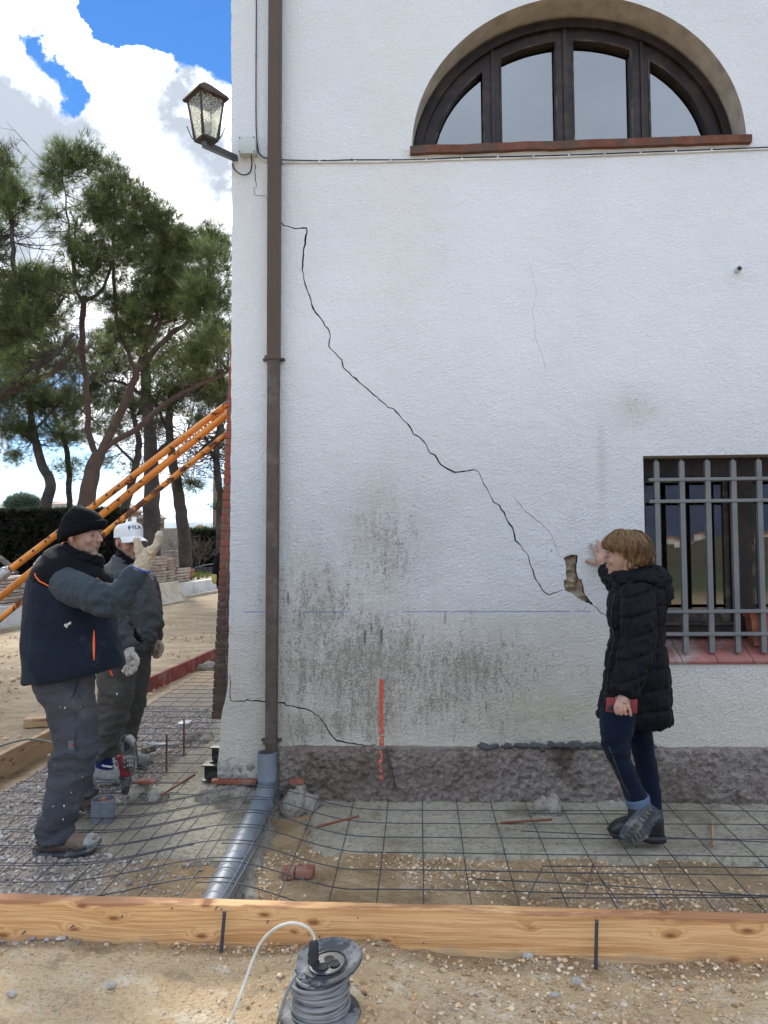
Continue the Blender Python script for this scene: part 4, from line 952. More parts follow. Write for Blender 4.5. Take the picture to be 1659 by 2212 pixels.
# ------------------------------------------------------------ mortar lumps with tile edges
def lump(cx, cy, rx, ry, rz, lab, seed, brick=None):
    c = onZ(cx, cy, .02); mb = MB()
    for k in range(9): t_ = random.uniform(-1, 1); mb.ell((c.x+t_*.62*rx, c.y+random.uniform(-.35, .35)*ry, rz*.05), (rx*random.uniform(.30, .55), ry*random.uniform(.45, .75), rz*random.uniform(.6, 1.05)*(1-.35*abs(t_))), n=8)
    me = soft(mb, .009, 2); fold(me, .022, (11, 11, 11), seed, ridge=False); fold(me, .008, (38, 38, 38), seed, ridge=False)
    o = link('mortar_lump', me, MORTAR); tag(o, lab, 'mortar lump')
    if brick:
        bm2 = MB(); 
        for (a, b_) in brick:
            A = onY(*a, c.y-ry*.25); B = onY(*b_, c.y-ry*.25); bm2.box((A.x, A.y-.006, min(A.z, B.z)), (B.x, A.y+.045, max(A.z, B.z)), bev=.003)
        bm2.build('tile_edge', BRICKRED, o)
    return o
lump(500, 1722, .20, .12, .125, 'long mortar lump with a red tile edge at the wall corner', 1, [((456, 1694), (554, 1686))])
lump(645, 1735, .12, .14, .135, 'mortar lump with a red tile chip just right of the drain pipe', 2, [((626, 1694), (656, 1686))])
lump(1187, 1745, .10, .09, .12, 'bell-shaped mortar lump against the plinth in front of the wall, left of the woman', 3)
lump(315, 1722, .13, .10, .12, 'mortar lump with a reddish tile on top beside the drill bit', 4, [((290, 1694), (333, 1688))])
lump(425, 1592, .14, .14, .07, 'low mortar pad beside the steel beams', 5)
lump(1350, 1733, .16, .05, .045, 'low smear of mortar at the plinth foot behind the woman', 6)
lump(455, 1440, .30, .12, .09, 'grey rubble heap at the far end of the red board', 8)

# ------------------------------------------------------------ loose bricks
for (x0_, x1_, y0_, y1_, lab) in [(607, 634, 1884, 1900, 'left half of the two red brick pieces under the mesh'), (637, 676, 1881, 1898, 'right half of the two red brick pieces under the mesh')]:
    a = onZ(x0_, y1_, 0); b_ = onZ(x1_, y1_, 0); mb = MB(); mb.box((a.x, a.y, 0), (b_.x, a.y+.075, .036), bev=.004)
    for k in range(3): w = (b_.x-a.x)/4; mb.box((a.x+w*(k+.6), a.y-.004, .0), (a.x+w*(k+1), a.y-.0003, .012))
    tag(mb.build('brick_piece', BRICKRED), lab, 'brick')
for (x, y, s, lab, z_) in [(88, 1568, .13, 'broken wooden block on the yard left of the first worker', .0), ]:
    c = onZ(x, y, 0); mb = MB(); Mx = Matrix.Translation((c.x, c.y, 0)) @ Matrix.Rotation(R(18), 4, 'Z'); mb.box((-s, -.05, 0), (s, .07, .075), Mx, bev=.006); mb.box((-s*.3, .08, 0), (s*1.1, .16, .05), Matrix.Translation((c.x+.02, c.y+.08, 0)) @ Matrix.Rotation(R(-6), 4, 'Z'), bev=.005)
    tag(mb.build('wood_block', PLANKL), lab, 'wood block')
c = onZ(437, 1408, 0)
for (x, y, s, lab) in [(440, 1430, .12, 'red brick lying on the mesh by the far rubble heap'), (330, 1478, .1, 'dull red brick on the gravel beside the red board')]:
    c = onZ(x, y, 0); mb = MB(); mb.box((-s, -.055, 0), (s, .055, .06), Matrix.Translation(c) @ Matrix.Rotation(R(12), 4, 'Z'), bev=.005); tag(mb.build('brick', BRICKRED), lab, 'brick')
# hollow steel section by the stake
c = onZ(384, 1594, .02); mb = MB(); mb.box((c.x-.005, c.y, .09), (c.x+.085, c.y+.12, .135), bev=.003); mb2 = MB(); tag(mb.build('steel_offcut', GALV), 'short square steel offcut on the mortar pad near the beams', 'offcut')

# ------------------------------------------------------------ pipe stub with brick rubble
c = onZ(212, 1786, .0); rS = .0635; mb = MB(); zt_ = onY(212, 1733, c.y).z
n = 40; prof = [(rS, .0), (rS, zt_), (rS-.004, zt_), (rS-.004, .02)]
mb.lathe(prof, (c.x, c.y+rS, 0), n=n); st = mb.build('pipe_stub', PVC); tag(st, 'short upright grey pipe stub filled with brick rubble beside the worker', 'pipe stub')
mb = MB()
for k in range(9):
    a = random.uniform(0, 6.3); r_ = random.uniform(0, .035); Mx = Matrix.Translation((c.x+math.cos(a)*r_, c.y+rS+math.sin(a)*r_, zt_-.02+random.uniform(-.01, .018))) @ Euler((random.random()*3, random.random()*3, random.random()*3)).to_matrix().to_4x4(); s_ = random.uniform(.01, .018)
    mb.box((-s_, -s_*.7, -s_*.6), (s_, s_*.7, s_*.6), Mx, bev=.002)
tag(mb.build('brick_rubble', BRICKRED), 'red brick rubble stuffed in the upright pipe stub', 'rubble')

# ------------------------------------------------------------ rotary hammer standing on its bit
bt = onZ(268, 1752, .02); HY = bt.y
def hp_(x, y, dy=0): return onY(x, y, HY+dy)
rh = empty('rotary_hammer', bt); tag(rh, 'black and red rotary hammer drill standing upright on its bit', 'power drill')
HB = simple('hammer_black', (.035, .04, .045), .5, dirt=(.30, .29, .27), dirtamt=.55, vs=22); HR = simple('hammer_red', (.22, .015, .02), .45, dirt=(.3, .2, .18), dirtamt=.4)
mb = MB(); mb.tube([hp_(269.5, 1752), hp_(270.5, 1712)], [.003, .0055], 8); mb.build('drill_bit', GALV, rh)
mb = MB(); P = [hp_(270.5, 1714), hp_(271, 1706), hp_(271, 1692), hp_(271, 1684), hp_(271.5, 1672)]; mb.tube(P, [.018, .023, .026, .030, .032], 18)
for y in (1690, 1684, 1678): mb.tube([hp_(271, y+1.2), hp_(271, y-1.2)], .034, 18)
mb.build('chuck', HB, rh)
mb = MB(); mb.tube(crom([hp_(272, 1676), hp_(271.5, 1660), hp_(268, 1640), hp_(264, 1628)], 4), [.030]+[.034]*4+[.037]*4+[.034]*3+[.026], 16); mb.build('gear_housing', HR, rh, True)
mb = MB(); mb.ell(hp_(281, 1643, -.02), (.047, .045, .062), n=12); mb.tube(crom([hp_(283, 1665), hp_(290, 1640), hp_(288, 1612), hp_(280, 1598), hp_(270, 1596)], 5), .020, 12); 
hb = link('motor_housing', soft(mb, .005, 3), HB, rh)
mb = MB()
for r_ in range(3):
    for k in range(8): p = hp_(268.5+k*3.6, 1634+r_*9+((k-3.5)**2)*.25, -.066+abs(k-3.5)*.0035); mb.box((p.x-.0022, p.y-.003, p.z-.009), (p.x+.0022, p.y+.003, p.z+.009))
mb.build('vent_slot', simple('bare_alloy', (.45, .45, .44), .5, .3), rh)
mb = MB(); mb.tube(crom([hp_(264, 1632, .0), hp_(262, 1612), hp_(266, 1598), hp_(274, 1591), hp_(283, 1595), hp_(290, 1610)], 5), .0155, 12); mb.build('handle', HB, rh, True)
mb = MB(); mb.tube(crom([hp_(271, 1597), hp_(276, 1592), hp_(283, 1595), hp_(288, 1604)], 5), .017, 10); mb.build('handle_grip', simple('dusty_grey', (.38, .38, .36), .8), rh, True)
mb = MB(); mb.tube(crom([hp_(289, 1610, -.05), hp_(292, 1640, -.085), hp_(286, 1665, -.08), hp_(275, 1690, -.06), hp_(255, 1704, -.05), hp_(230, 1708, -.03), hp_(205, 1702, 0), hp_(190, 1690, .05), hp_(176, 1688, .1)], 6), .0045, 8); mb.build('cord', simple('dusty_cord', (.10, .105, .11), .7), rh, True)
# club hammer
a = onZ(286, 1618, .05); b_ = onZ(322, 1622, .055); hm = empty('club_hammer', b_); tag(hm, 'club hammer with wooden handle lying on the mesh behind the drill', 'hammer')
mb = MB(); mb.tube([a, a.lerp(b_, .5), b_], [.014, .012, .014], 10); mb.build('handle', PLANKL, hm, True)
mb = MB(); c = onZ(321, 1619, .055); mb.box((-.022, -.055, -.024), (.022, .055, .024), Matrix.Translation(c) @ Matrix.Rotation(R(-28), 4, 'Z'), bev=.007); mb.build('hammer_head', simple('dusty_iron', (.13, .12, .11), .8), hm)

# ------------------------------------------------------------ orange raking props
def prop(l, r_, Y0, Y1, rad, mat, lab, holes, sleeve=None):
    A = onY(*r_, Y1); B = onY(*l, Y0); d = B-A; d.normalize(); E_ = B + d*((B.z-.02)/-d.z) if d.z < 0 else B
    o = empty('raking_prop', E_); tag(o, lab, 'prop', None); mb = MB(); mb.tube([A, E_], rad, 20); t = mb.build('tube', mat, o, 60)
    toc = Vector((0, -1, 0)); side = (toc - d*toc.dot(d)).normalized()
    for (t0, t1, stp) in holes:
        k = t0
        while k < t1: hb = MB(); p = A.lerp(B, k)+side*(rad-.0005); hb.lathe([(.0, .002), (.0085, .0018), (.0085, -.004)], p, side, 10); hb.build('pin_hole', DARKGAP, o); k += stp
    if sleeve:
        for s_ in sleeve:
            p = A.lerp(B, s_); mb = MB(); mb.tube([p-d*.055, p+d*.055], rad*1.42, 20); mb.tube(crom([p-d*.05+side*rad*1.5, p-d*.02+side*rad*2.2+Vector((0,0,.03)), p+d*.03+side*rad*2.3+Vector((0,0,.02)), p+d*.05+side*rad*1.45], 5), .006, 8); mb.build('clamp_sleeve', GALV, o)
    return o
ORG1 = orange_mat('orange_brown_steel', .35); ORG2 = orange_mat('orange_steel', .12); ORG3 = orange_mat('chipped_orange_steel', .75)
prop((0, 1247), (497, 869), .35, .62, .0235, ORG1, 'uppermost orange raking prop, with holes and a clamp at left', [(.44, 1.05, .052)], [.985])
prop((0, 1290), (497, 889), .45, .58, .0245, ORG2, 'middle bright orange raking prop with a grey clamp sleeve', [(.44, .62, .045)], [.815])
prop((0, 1337), (497, 931), .28, .52, .020, ORG3, 'lowest orange raking prop with chipped rusty paint', [(.40, .62, .052)])

# ------------------------------------------------------------ cable reel in the foreground
rc = onZ(692, 2186, .02); reel = empty('cable_reel', (rc.x, rc.y, 0)); tag(reel, 'dusty black cable reel with grey cable and a buckled top flange', 'cable reel')
RB = simple('dusty_black_plastic', (.035, .038, .045), .55, vs=16, dirt=(.26, .26, .25), dirtamt=.75)
CG = simple('grey_rubber_cable', (.19, .19, .195), .6, vs=10, dirt=(.34, .33, .31), dirtamt=.4, bs_=90, bd=.001)
base = Vector((rc.x, rc.y, .012)); topc_z = 0
mb = MB(); mb.lathe([(.0, .012), (.05, .014), (.06, .022), (.118, .020), (.132, .012), (.134, .004), (.132, -.004), (.0, -.004)], base, n=56); mb.build('bottom_flange', RB, reel, 40)
topc = onY(709, 2084, rc.y+.005); tilt = Vector((-.10, -.12, 1)).normalized()
mb = MB(); mb.lathe([(.055, .0), (.055, .150)], base, n=28, cap=True); mb.build('drum', RB, reel, 40)
mb = MB()
for k in range(26):
    lay = k % 13; lv = .026+.0088*lay; rr_ = .084+(.006 if k >= 13 else -.002)+.004*math.sin(k*2.1); tx = random.uniform(-.12, .12); ty = random.uniform(-.12, .12); ph = random.uniform(0, 6.3)
    pts = []
    for i in range(49):
        a = 2*math.pi*i/48; r_ = rr_*(1+.03*math.sin(2*a+ph)); pts.append(base+Vector((r_*math.cos(a), r_*math.sin(a), lv+tx*r_*math.cos(a)*.9+ty*r_*math.sin(a)*.9-.012*(k >= 13))))
    mb.tube(pts, .0062, 8)
mb.build('wound_cable', CG, reel, True)
mb = MB(); u = tilt.orthogonal().normalized(); w_ = tilt.cross(u); n = 72; prof = [(.0, .004), (.062, .004), (.064, .0), (.095, .010), (.114, .020), (.117, .017), (.112, .010), (.094, .0), (.062, -.012), (.0, -.012)]; rings_ = []
for (r_, h) in prof:
    ring = []
    for q in range(n):
        a = 2*math.pi*q/n; dv = u*math.cos(a)+w_*math.sin(a); br = 0
        lf = max(0, dv.dot(Vector((-.72, -.69, 0)))-.35); rf = r_*(1-.20*lf*(r_ > .08)*(.8+.5*math.sin(q*1.9))) ; hh = h-(.03*lf if r_ > .08 else 0)
        ring.append(topc+dv*rf+tilt*hh)
    rings_.append(ring)
mb.rings(rings_[1:-1]); 
mb.build('top_flange', RB, reel, 40)
sc_ = topc+tilt*.004
mb = MB(); mb.lathe([(.060, .000), (.062, .006), (.056, .007), (.055, .004), (.0, .004)], sc_, tilt, 48)
mb.build('socket_plate', simple('socket_black', (.02, .022, .026), .4, dirt=(.14, .14, .14), dirtamt=.4, vs=20), reel, 40)
sk = [(712, 2075), (724, 2085), (697, 2093)]
for (x, y) in sk:
    d = ray(x, y); t = (sc_-CAM).dot(tilt)/d.dot(tilt); p = CAM+d*t; p = sc_+(p-sc_)*.9
    mb = MB(); mb.lathe([(.017, .005), (.0185, .008), (.0165, .009), (.0155, .0055)], p, tilt, 24); s1 = mb.build('socket', RB, reel, 40); mb = MB(); mb.lathe([(.0155, .0062), (.0, .0062)], p, tilt, 24); mb.build('socket_well', DARKGAP, s1)
d = ray(676, 2080); t = (sc_-CAM).dot(tilt)/d.dot(tilt); pp = CAM+d*t; pq = onY(679, 2030, pp.y+.01)
mb = MB(); ax = (pq-pp); Lp = ax.length; mb.lathe([(.0185, .0), (.0185, Lp*.2), (.0165, Lp*.22), (.0155, Lp*.6), (.0115, Lp*.95), (.009, Lp), (.0, Lp)], pp, ax, 16)
for k in range(8): a = k*math.pi/4; uu = ax.normalized().orthogonal().normalized(); vv = ax.normalized().cross(uu); o = uu*math.cos(a)+vv*math.sin(a); mb.tube([pp+o*.0165+ax*.25, pp+o*.0125+ax*.92], .0025, 5)
plug = mb.build('plug', simple('plug_black', (.025, .028, .03), .45, dirt=(.25, .25, .25), dirtamt=.4, vs=20)); tag(plug, 'black plug pushed into the cable reel, with a white cable arching away', 'plug')
Yp = pp.y
mb = MB(); P = [onY(678.5, 2033, Yp+.01), onY(678, 2022, Yp+.01), onY(663, 2003, Yp), onY(633, 1994, Yp-.01), onY(598, 2004, Yp-.02), onY(566, 2033, Yp-.03), onY(545, 2077, Yp-.04), onY(527, 2128, Yp-.06), onY(510, 2174, Yp-.09), onZ(488, 2218, .012), onZ(450, 2240, .01), onZ(400, 2250, .01)]
mb.tube(crom(P, 7), .0052, 10); mb.build('cable', simple('cream_cable', (.55, .53, .46), .5), plug, True)
mb = MB(); P = [onY(640, 2105, rc.y-.06), onY(626, 2130, rc.y-.10), onY(612, 2165, rc.y-.13), onY(604, 2195, rc.y-.15), onZ(596, 2225, .01), onZ(590, 2260, .01)]; mb.tube(crom(P, 6), .0055, 8); mb.build('loose_end', CG, reel, True)

# ------------------------------------------------------------ foliage
LEAF = attr_mat('pine_needles', .75, .35); BARK = rough_mat('pine_bark', (.05, .040, .034), (.085, .068, .057), (.04, .034, .03), .05)
BARKR = rough_mat('reddish_bark', (.105, .062, .048), (.14, .088, .07), (.08, .058, .048), .05)
BARE = simple('bare_twigs', (.12, .09, .07), .9)
def tuft_templates(nn, L, w, spread, k=8):
    T = []
    for _ in range(k):
        V = []; 
        for i in range(nn):
            th = math.acos(1-RNG.random()*(1-math.cos(spread))); ph = RNG.uniform(0, 6.283); d = np.array([math.sin(th)*math.cos(ph), math.sin(th)*math.sin(ph), math.cos(th)])
            o = RNG.normal(0, 1, 3); s = np.cross(d, o); s /= np.linalg.norm(s)+1e-9; l = L*RNG.uniform(.65, 1.15); b0 = d*L*RNG.uniform(-.15, .35)
            V += [b0+s*w/2, b0-s*w/2, b0+d*l+np.array([0, 0, .03*L])]
        T.append(np.array(V))
    return T
def tufts(name, pts, dirs, T, cols, mat, parent=None, size=(.8, 1.25)):
    n = len(pts); m_ = len(T[0]); V = np.empty((n, m_, 3)); Cc = np.empty((n, m_, 3))
    for i in range(n):
        z_ = np.array(dirs[i], float); z_ /= np.linalg.norm(z_)+1e-9; x = np.cross(z_, RNG.normal(0, 1, 3)); x /= np.linalg.norm(x)+1e-9; y = np.cross(z_, x)
        V[i] = (T[RNG.integers(len(T))]*RNG.uniform(*size)) @ np.array([x, y, z_]) + pts[i]; Cc[i] = cols[i]
    V = V.reshape(-1, 3); Fa = np.arange(len(V)).reshape(-1, 3)
    me = bpy.data.meshes.new(name); me.vertices.add(len(V)); me.vertices.foreach_set('co', V.ravel()); me.loops.add(len(V)); me.loops.foreach_set('vertex_index', Fa.ravel())
    me.polygons.add(len(Fa)); me.polygons.foreach_set('loop_start', np.arange(0, len(V), 3)); me.update(calc_edges=True); colattr(me, Cc.reshape(-1, 3))
    return link(name, me, mat, parent)
TT = tuft_templates(22, .25, .0085, R(52)); 
def pine(Yt, trunk, limbs, clumps, lab, dark=1.0, T=TT, dmul=1.0, bark=BARK, gmul=1.0):
    """trunk, limbs: lists of (x,y,radius px[,dY]); clumps: (x,y,rx,ry,count[,dY])"""
    k = pxm(Yt); base = onY(trunk[0][0], trunk[0][1], Yt); root = empty('pine_tree', (base.x, Yt, 0)); tag(root, lab, 'tree')
    def pth(l): return [onY(p[0], p[1], Yt+(p[3] if len(p) > 3 else 0)) for p in l], [p[2]*k for p in l]
    def smoothpath(l):
        P, r_ = pth(l); C_ = crom(P, 5); rr_ = []
        for i in range(len(P)-1): rr_ += [r_[i]+(r_[i+1]-r_[i])*j/5 for j in range(5)]
        rr_.append(r_[-1]); C_ = [p+Vector((ns(p, (3, 3, 3)), ns(p, (3, 3, 3), 5), 0))*.05 for p in C_]; return C_, rr_
    mb = MB(); P, r_ = smoothpath(trunk); mb.tube(P, r_, 12); tr_ = mb.build('trunk', bark, root, True)
    skel = list(P); sk_y = []
    mbl = MB()
    for l in limbs: P, r_ = smoothpath(l); mbl.tube(P, [q*.82 for q in r_], 8); skel += P
    if limbs: mbl.build('limbs', bark, root, True)
    SK = np.array([tuple(p) for p in skel]); pts = []; dirs = []; cols = []; tw = MB()
    for cl in clumps:
        x, y, rx, ry, cnt = cl[:5]; dY = cl[5] if len(cl) > 5 else 0; c = onY(x, y, Yt+dY); RX, RZ = rx*k, ry*k; RYd = (RX+RZ)*.5
        nb = max(4, int(cnt*dmul/15)); 
        for b in range(nb):
            d = RNG.normal(0, 1, 3); d /= np.linalg.norm(d); rad = RNG.random()**.4; e = np.array(c)+d*rad*np.array([RX, RYd, RZ])
            j = np.argmin(((SK-e)**2).sum(1)+RNG.random(len(SK))*.5); s0 = SK[j]; mid = s0*.45+e*.55+np.array([0, 0, -.10*np.linalg.norm(e-s0)])
            tw.tube(crom([Vector(s0), Vector(mid), Vector(e)], 3), [.016, .014, .012, .010, .008, .006, .004], 4, cap=False)
            q = int(17*gmul); sh = RNG.uniform(.45, 1.45)
            for i in range(q):
                o = RNG.normal(0, 1, 3); o /= np.linalg.norm(o); o *= (RNG.random()**.6)*np.array([.46, .46, .34])*RNG.uniform(.7, 1.2); p = e+o; pts.append(p); dd = o*1.1+np.array([0, 0, .32])+RNG.normal(0, .18, 3)+(e-s0)/(np.linalg.norm(e-s0)+1e-6)*.3; dirs.append(dd)
                cc = np.array([.135, .175, .070])*dark*sh*RNG.uniform(.6, 1.35)
                if RNG.random() < .22: cc = np.array([.21, .23, .085])*dark*RNG.uniform(.8, 1.3)
                if RNG.random() < .06: cc = np.array([.10, .075, .04])*dark
                cols.append(cc)
    for _ in range(150):      # dead side twigs
        s0 = Vector(skel[random.randrange(len(skel)//3, len(skel))]); d = Vector((random.gauss(0, 1), random.gauss(0, 1), random.gauss(.15, .5))).normalized(); L = random.uniform(.5, 1.5); q1_ = s0+d*L*.5+Vector((0, 0, -.08*L)); q2_ = s0+d*L+Vector((random.uniform(-.2, .2), 0, random.uniform(-.2, .25)))*L
        tw.tube(crom([s0, q1_, q2_], 3), [.011, .010, .009, .008, .006, .005, .004], 4, cap=False)
        for k_ in range(3): e0 = q1_.lerp(q2_, random.random()); tw.tube([e0, e0+(d+Vector((random.gauss(0, .7), random.gauss(0, .7), random.gauss(0, .5)))).normalized()*L*.35], [.006, .003], 3, cap=False)
    tufts('crown', pts, dirs, T, cols, LEAF, root); tw.build('twigs', BARKR if bark is BARKR else BARK, root, True)
    return root
# main pine with forked limbs
pine(14, [(176, 1215, 23), (180, 1150, 20), (186, 1080, 18), (197, 1030, 17), (208, 990, 15), (214, 975, 12)],
     [[(205, 1010, 11), (215, 985, 11), (240, 930, 12), (275, 860, 11), (300, 790, 9), (320, 740, 8), (335, 690, 6), (350, 640, 4)],
      [(300, 800, 8), (330, 760, 8), (370, 720, 7), (400, 700, 5), (430, 650, 4), (450, 600, 3)],
      [(212, 985, 9), (245, 955, 8), (290, 930, 8), (335, 890, 8), (370, 865, 7), (420, 835, 6), (470, 815, 5), (495, 800, 3)],
      [(208, 985, 9), (195, 950, 9), (190, 900, 8), (183, 800, 8), (178, 720, 8), (180, 655, 8), (182, 640, 7)],
      [(180, 650, 6), (165, 630, 5), (158, 590, 5), (162, 540, 4), (165, 480, 3)],
      [(183, 650, 6), (210, 635, 5), (232, 600, 4), (245, 540, 3)],
      [(295, 800, 7), (280, 770, 6), (258, 720, 6), (250, 670, 5), (245, 600, 5), (245, 520, 4), (250, 440, 3)],
      [(250, 730, 4), (300, 725, 4), (350, 700, 3), (385, 690, 2)], [(180, 740, 4), (120, 800, 7, -.5), (50, 830, 9, -1), (-10, 862, 10, -1.2)],
      [(325, 740, 6), (345, 700, 5), (352, 640, 4), (350, 560, 3), (355, 480, 2)], [(165, 600, 3), (150, 500, 3), (140, 420, 2), (130, 350, 2)]],
     [(135, 345, 26, 30, 150), (185, 345, 34, 34, 210), (240, 390, 36, 36, 250), (215, 450, 60, 50, 420), (290, 440, 50, 36, 260), (290, 520, 62, 60, 460), (350, 480, 36, 40, 240), (205, 560, 55, 60, 330), (110, 385, 18, 20, 60), (120, 470, 22, 30, 60),
      (370, 560, 60, 60, 420), (430, 540, 44, 44, 300), (450, 620, 45, 70, 420, -1.5), (470, 700, 40, 60, 260, -1.5), (400, 680, 60, 50, 280), (320, 640, 60, 60, 320), (250, 650, 50, 50, 220), (160, 620, 36, 40, 130), (300, 580, 120, 90, 500), (400, 600, 80, 70, 360), (230, 500, 70, 60, 300), (280, 700, 120, 60, 260), (160, 540, 40, 60, 120), (140, 400, 22, 50, 70), (480, 545, 22, 36, 120), (430, 770, 60, 36, 200), (340, 770, 60, 34, 120)],
     'big forked pine with reddish limbs rising behind the worker in the black beanie', bark=BARKR, gmul=1.3, dmul=.74)
# pine at the left edge
pine(12.5, [(-120, 1210, 24), (-115, 1100, 22), (-90, 1000, 20), (-70, 900, 18), (-40, 820, 14), (-20, 760, 11), (10, 700, 8), (30, 620, 6), (28, 540, 5), (22, 460, 4)],
     [[(-70, 900, 8), (0, 850, 8), (60, 800, 7), (110, 770, 6), (160, 720, 5)], [(30, 640, 4), (40, 600, 3), (60, 570, 2)], [(-20, 760, 5), (40, 700, 5), (100, 690, 4), (140, 640, 3)], [(-10, 745, 5), (60, 780, 4), (120, 790, 3)]],
     [(0, 350, 20, 26, 110), (5, 420, 34, 34, 180), (40, 450, 30, 30, 130), (-10, 500, 34, 40, 150), (50, 610, 40, 36, 150), (100, 610, 36, 30, 140), (20, 640, 40, 40, 180), (95, 660, 48, 40, 190), (10, 720, 40, 36, 140), (-40, 560, 40, 60, 160), (60, 700, 70, 60, 220), (20, 790, 60, 50, 140)],
     'pine leaning in from the left edge with its crown over the yard', dark=1.0, gmul=1.2, dmul=1.15)
# further pines
pine(20, [(325, 1215, 22), (326, 1150, 20), (328, 1050, 17), (325, 950, 14), (318, 860, 12), (312, 760, 10), (305, 700, 8)],
     [[(328, 990, 7), (360, 960, 6), (400, 940, 5)], [(318, 860, 5), (270, 830, 4), (230, 820, 3)], [(320, 800, 5), (360, 760, 4), (400, 740, 3)]],
     [(300, 700, 70, 60, 260), (380, 800, 70, 50, 230), (260, 780, 60, 50, 200), (430, 860, 50, 50, 170), (350, 620, 60, 60, 180), (230, 900, 40, 30, 70), (400, 730, 60, 60, 200), (470, 760, 40, 60, 170)],
     'upright thick pine trunk directly behind the man in the white cap', dark=.75, dmul=1.6)
pine(17, [(402, 1225, 15), (398, 1160, 14), (388, 1090, 13), (378, 1020, 11), (368, 960, 9), (366, 900, 8), (372, 850, 6)],
     [[(380, 1030, 7), (410, 1005, 6), (435, 975, 6), (462, 950, 5), (480, 930, 4)], [(368, 950, 5), (350, 900, 4), (330, 860, 3)]],
     [(445, 830, 45, 45, 160), (400, 870, 40, 34, 100), (480, 860, 24, 50, 110), (408, 1035, 22, 22, 34), (360, 850, 40, 30, 80), (470, 950, 18, 30, 40)],
     'slender pine with a side limb behind the raised glove', dark=.85, dmul=1.5)
pine(24, [(80, 1215, 14), (92, 1130, 13), (104, 1070, 12), (108, 1040, 11), (92, 1005, 10), (78, 960, 9), (68, 900, 7), (60, 830, 5)],
     [[(78, 960, 4), (40, 930, 4), (0, 920, 3)], [(75, 930, 4), (120, 880, 4), (150, 850, 3)], [(60, 840, 4), (90, 790, 3), (120, 750, 2)]],
     [(60, 850, 60, 50, 190), (0, 850, 50, 60, 170), (120, 870, 50, 40, 150), (40, 930, 60, 30, 130), (130, 940, 44, 26, 80), (90, 780, 60, 40, 150), (0, 760, 40, 50, 110), (30, 985, 26, 14, 30), (150, 780, 30, 50, 90), (110, 720, 70, 50, 160), (30, 700, 60, 50, 140)],
     'crooked thin pine left of the black beanie', dark=.8, dmul=3.6)
pine(26, [(246, 1200, 10), (262, 1120, 10), (278, 1070, 9), (290, 1020, 8), (300, 960, 7), (290, 900, 5)],
     [[(150, 1100, 8), (148, 1010, 8), (140, 960, 7), (120, 900, 5), (100, 840, 4)], [(290, 1000, 4), (250, 960, 3)], [(215, 920, 3), (170, 880, 3)]],
     [(180, 850, 50, 44, 130), (230, 860, 40, 44, 120), (165, 920, 40, 30, 80), (250, 940, 40, 30, 60), (235, 1000, 26, 22, 34), (150, 1010, 34, 22, 40), (290, 880, 40, 40, 110), (200, 770, 60, 50, 160), (290, 1010, 24, 20, 20), (250, 740, 70, 40, 120), (330, 900, 50, 50, 90), (420, 780, 50, 70, 120)],
     'distant leaning pine seen between the raking props and the beanie', dark=.75, dmul=3.2)
pine(15, [(478, 1225, 9), (474, 1150, 9), (476, 1080, 8), (470, 1030, 8), (468, 980, 7), (474, 920, 6), (486, 860, 5)], [[(470, 1000, 4), (450, 960, 4), (440, 930, 3)]],
     [(482, 830, 26, 44, 90), (470, 760, 30, 40, 100), (484, 1075, 12, 22, 26), (440, 900, 24, 20, 30)], 'thin pine stem right next to the brick buttress', dark=.8)

# ------------------------------------------------------------ garden behind the low wall
wl0 = onZ(0, 1360, 0); wl1 = onZ(470, 1276, 0); wd = (wl1-wl0).normalized(); q0 = wl0-wd*6; q1 = wl1+wd*3; wn = Vector((-wd.y, wd.x, 0))
WHITEW = rough_mat('whitewashed_wall', (.52, .52, .51), (.60, .60, .59), (.42, .40, .37), .01)
mb = MB(); n = 60; rr = []
for i in range(n+1):
    p = q0.lerp(q1, i/n); h = .42-.03*i/n+.01*ns((i*.4, 0, 0)); rr.append([p+Vector((0,0,-.1)), p+Vector((0,0,h)), p+wn*.22+Vector((0,0,h)), p+wn*.22+Vector((0,0,-.1))])
mb.rings(rr); tag(mb.build('low_garden_wall', WHITEW), 'low whitewashed garden wall behind the yard', 'garden wall')
mb = MB(); rr = []
for i in range(n+1):
    p = q0.lerp(q1, i/n)-wn*.35; rr.append([p+Vector((0,0,-.05)), p+Vector((0,0,.07)), p+wn*.12+Vector((0,0,.07)), p+wn*.12+Vector((0,0,-.05))])
mb.rings(rr); tag(mb.build('kerb', CONC), kind='structure', label='concrete kerb along the low garden wall')
BED = simple('garden_soil', (.17, .14, .09), .95, vs=2, bs_=20, bd=.03, dirt=(.13, .17, .05), dirtamt=.8)
mb = MB(); a, b_ = q0+wn*.22, q1+wn*.22; bz = lambda p: .36
N1, N2 = 40, 30; vs = []
for j in range(N2+1):
    for i in range(N1+1):
        p = a.lerp(b_, i/N1)+wn*(j/N2)**1.5*60; vs.append((p.x, p.y, .38+.05*ns(p, (.5, .5, 1))))
mb.add(vs, [(j*(N1+1)+i, j*(N1+1)+i+1, (j+1)*(N1+1)+i+1, (j+1)*(N1+1)+i) for j in range(N2) for i in range(N1)])
tag(mb.build('garden_bed', BED, None, True), kind='structure', label='raised garden soil with leaf litter under the pines')
def onwall(x, off, z_):     # point over the bed at picture column x, off metres behind the wall face
    d = ray(x, 1300); A = q0+wn*off; t = ((A-CAM).x*wn.x+(A-CAM).y*wn.y)/(d.x*wn.x+d.y*wn.y); p = CAM+d*t; p.z = z_; return p
PAV = simple('sandstone_pavers', (.33, .26, .21), .9, var=.3, vs=4, bs_=30, bd=.006, dirt=(.42, .37, .33), dirtamt=.5)
STK = []
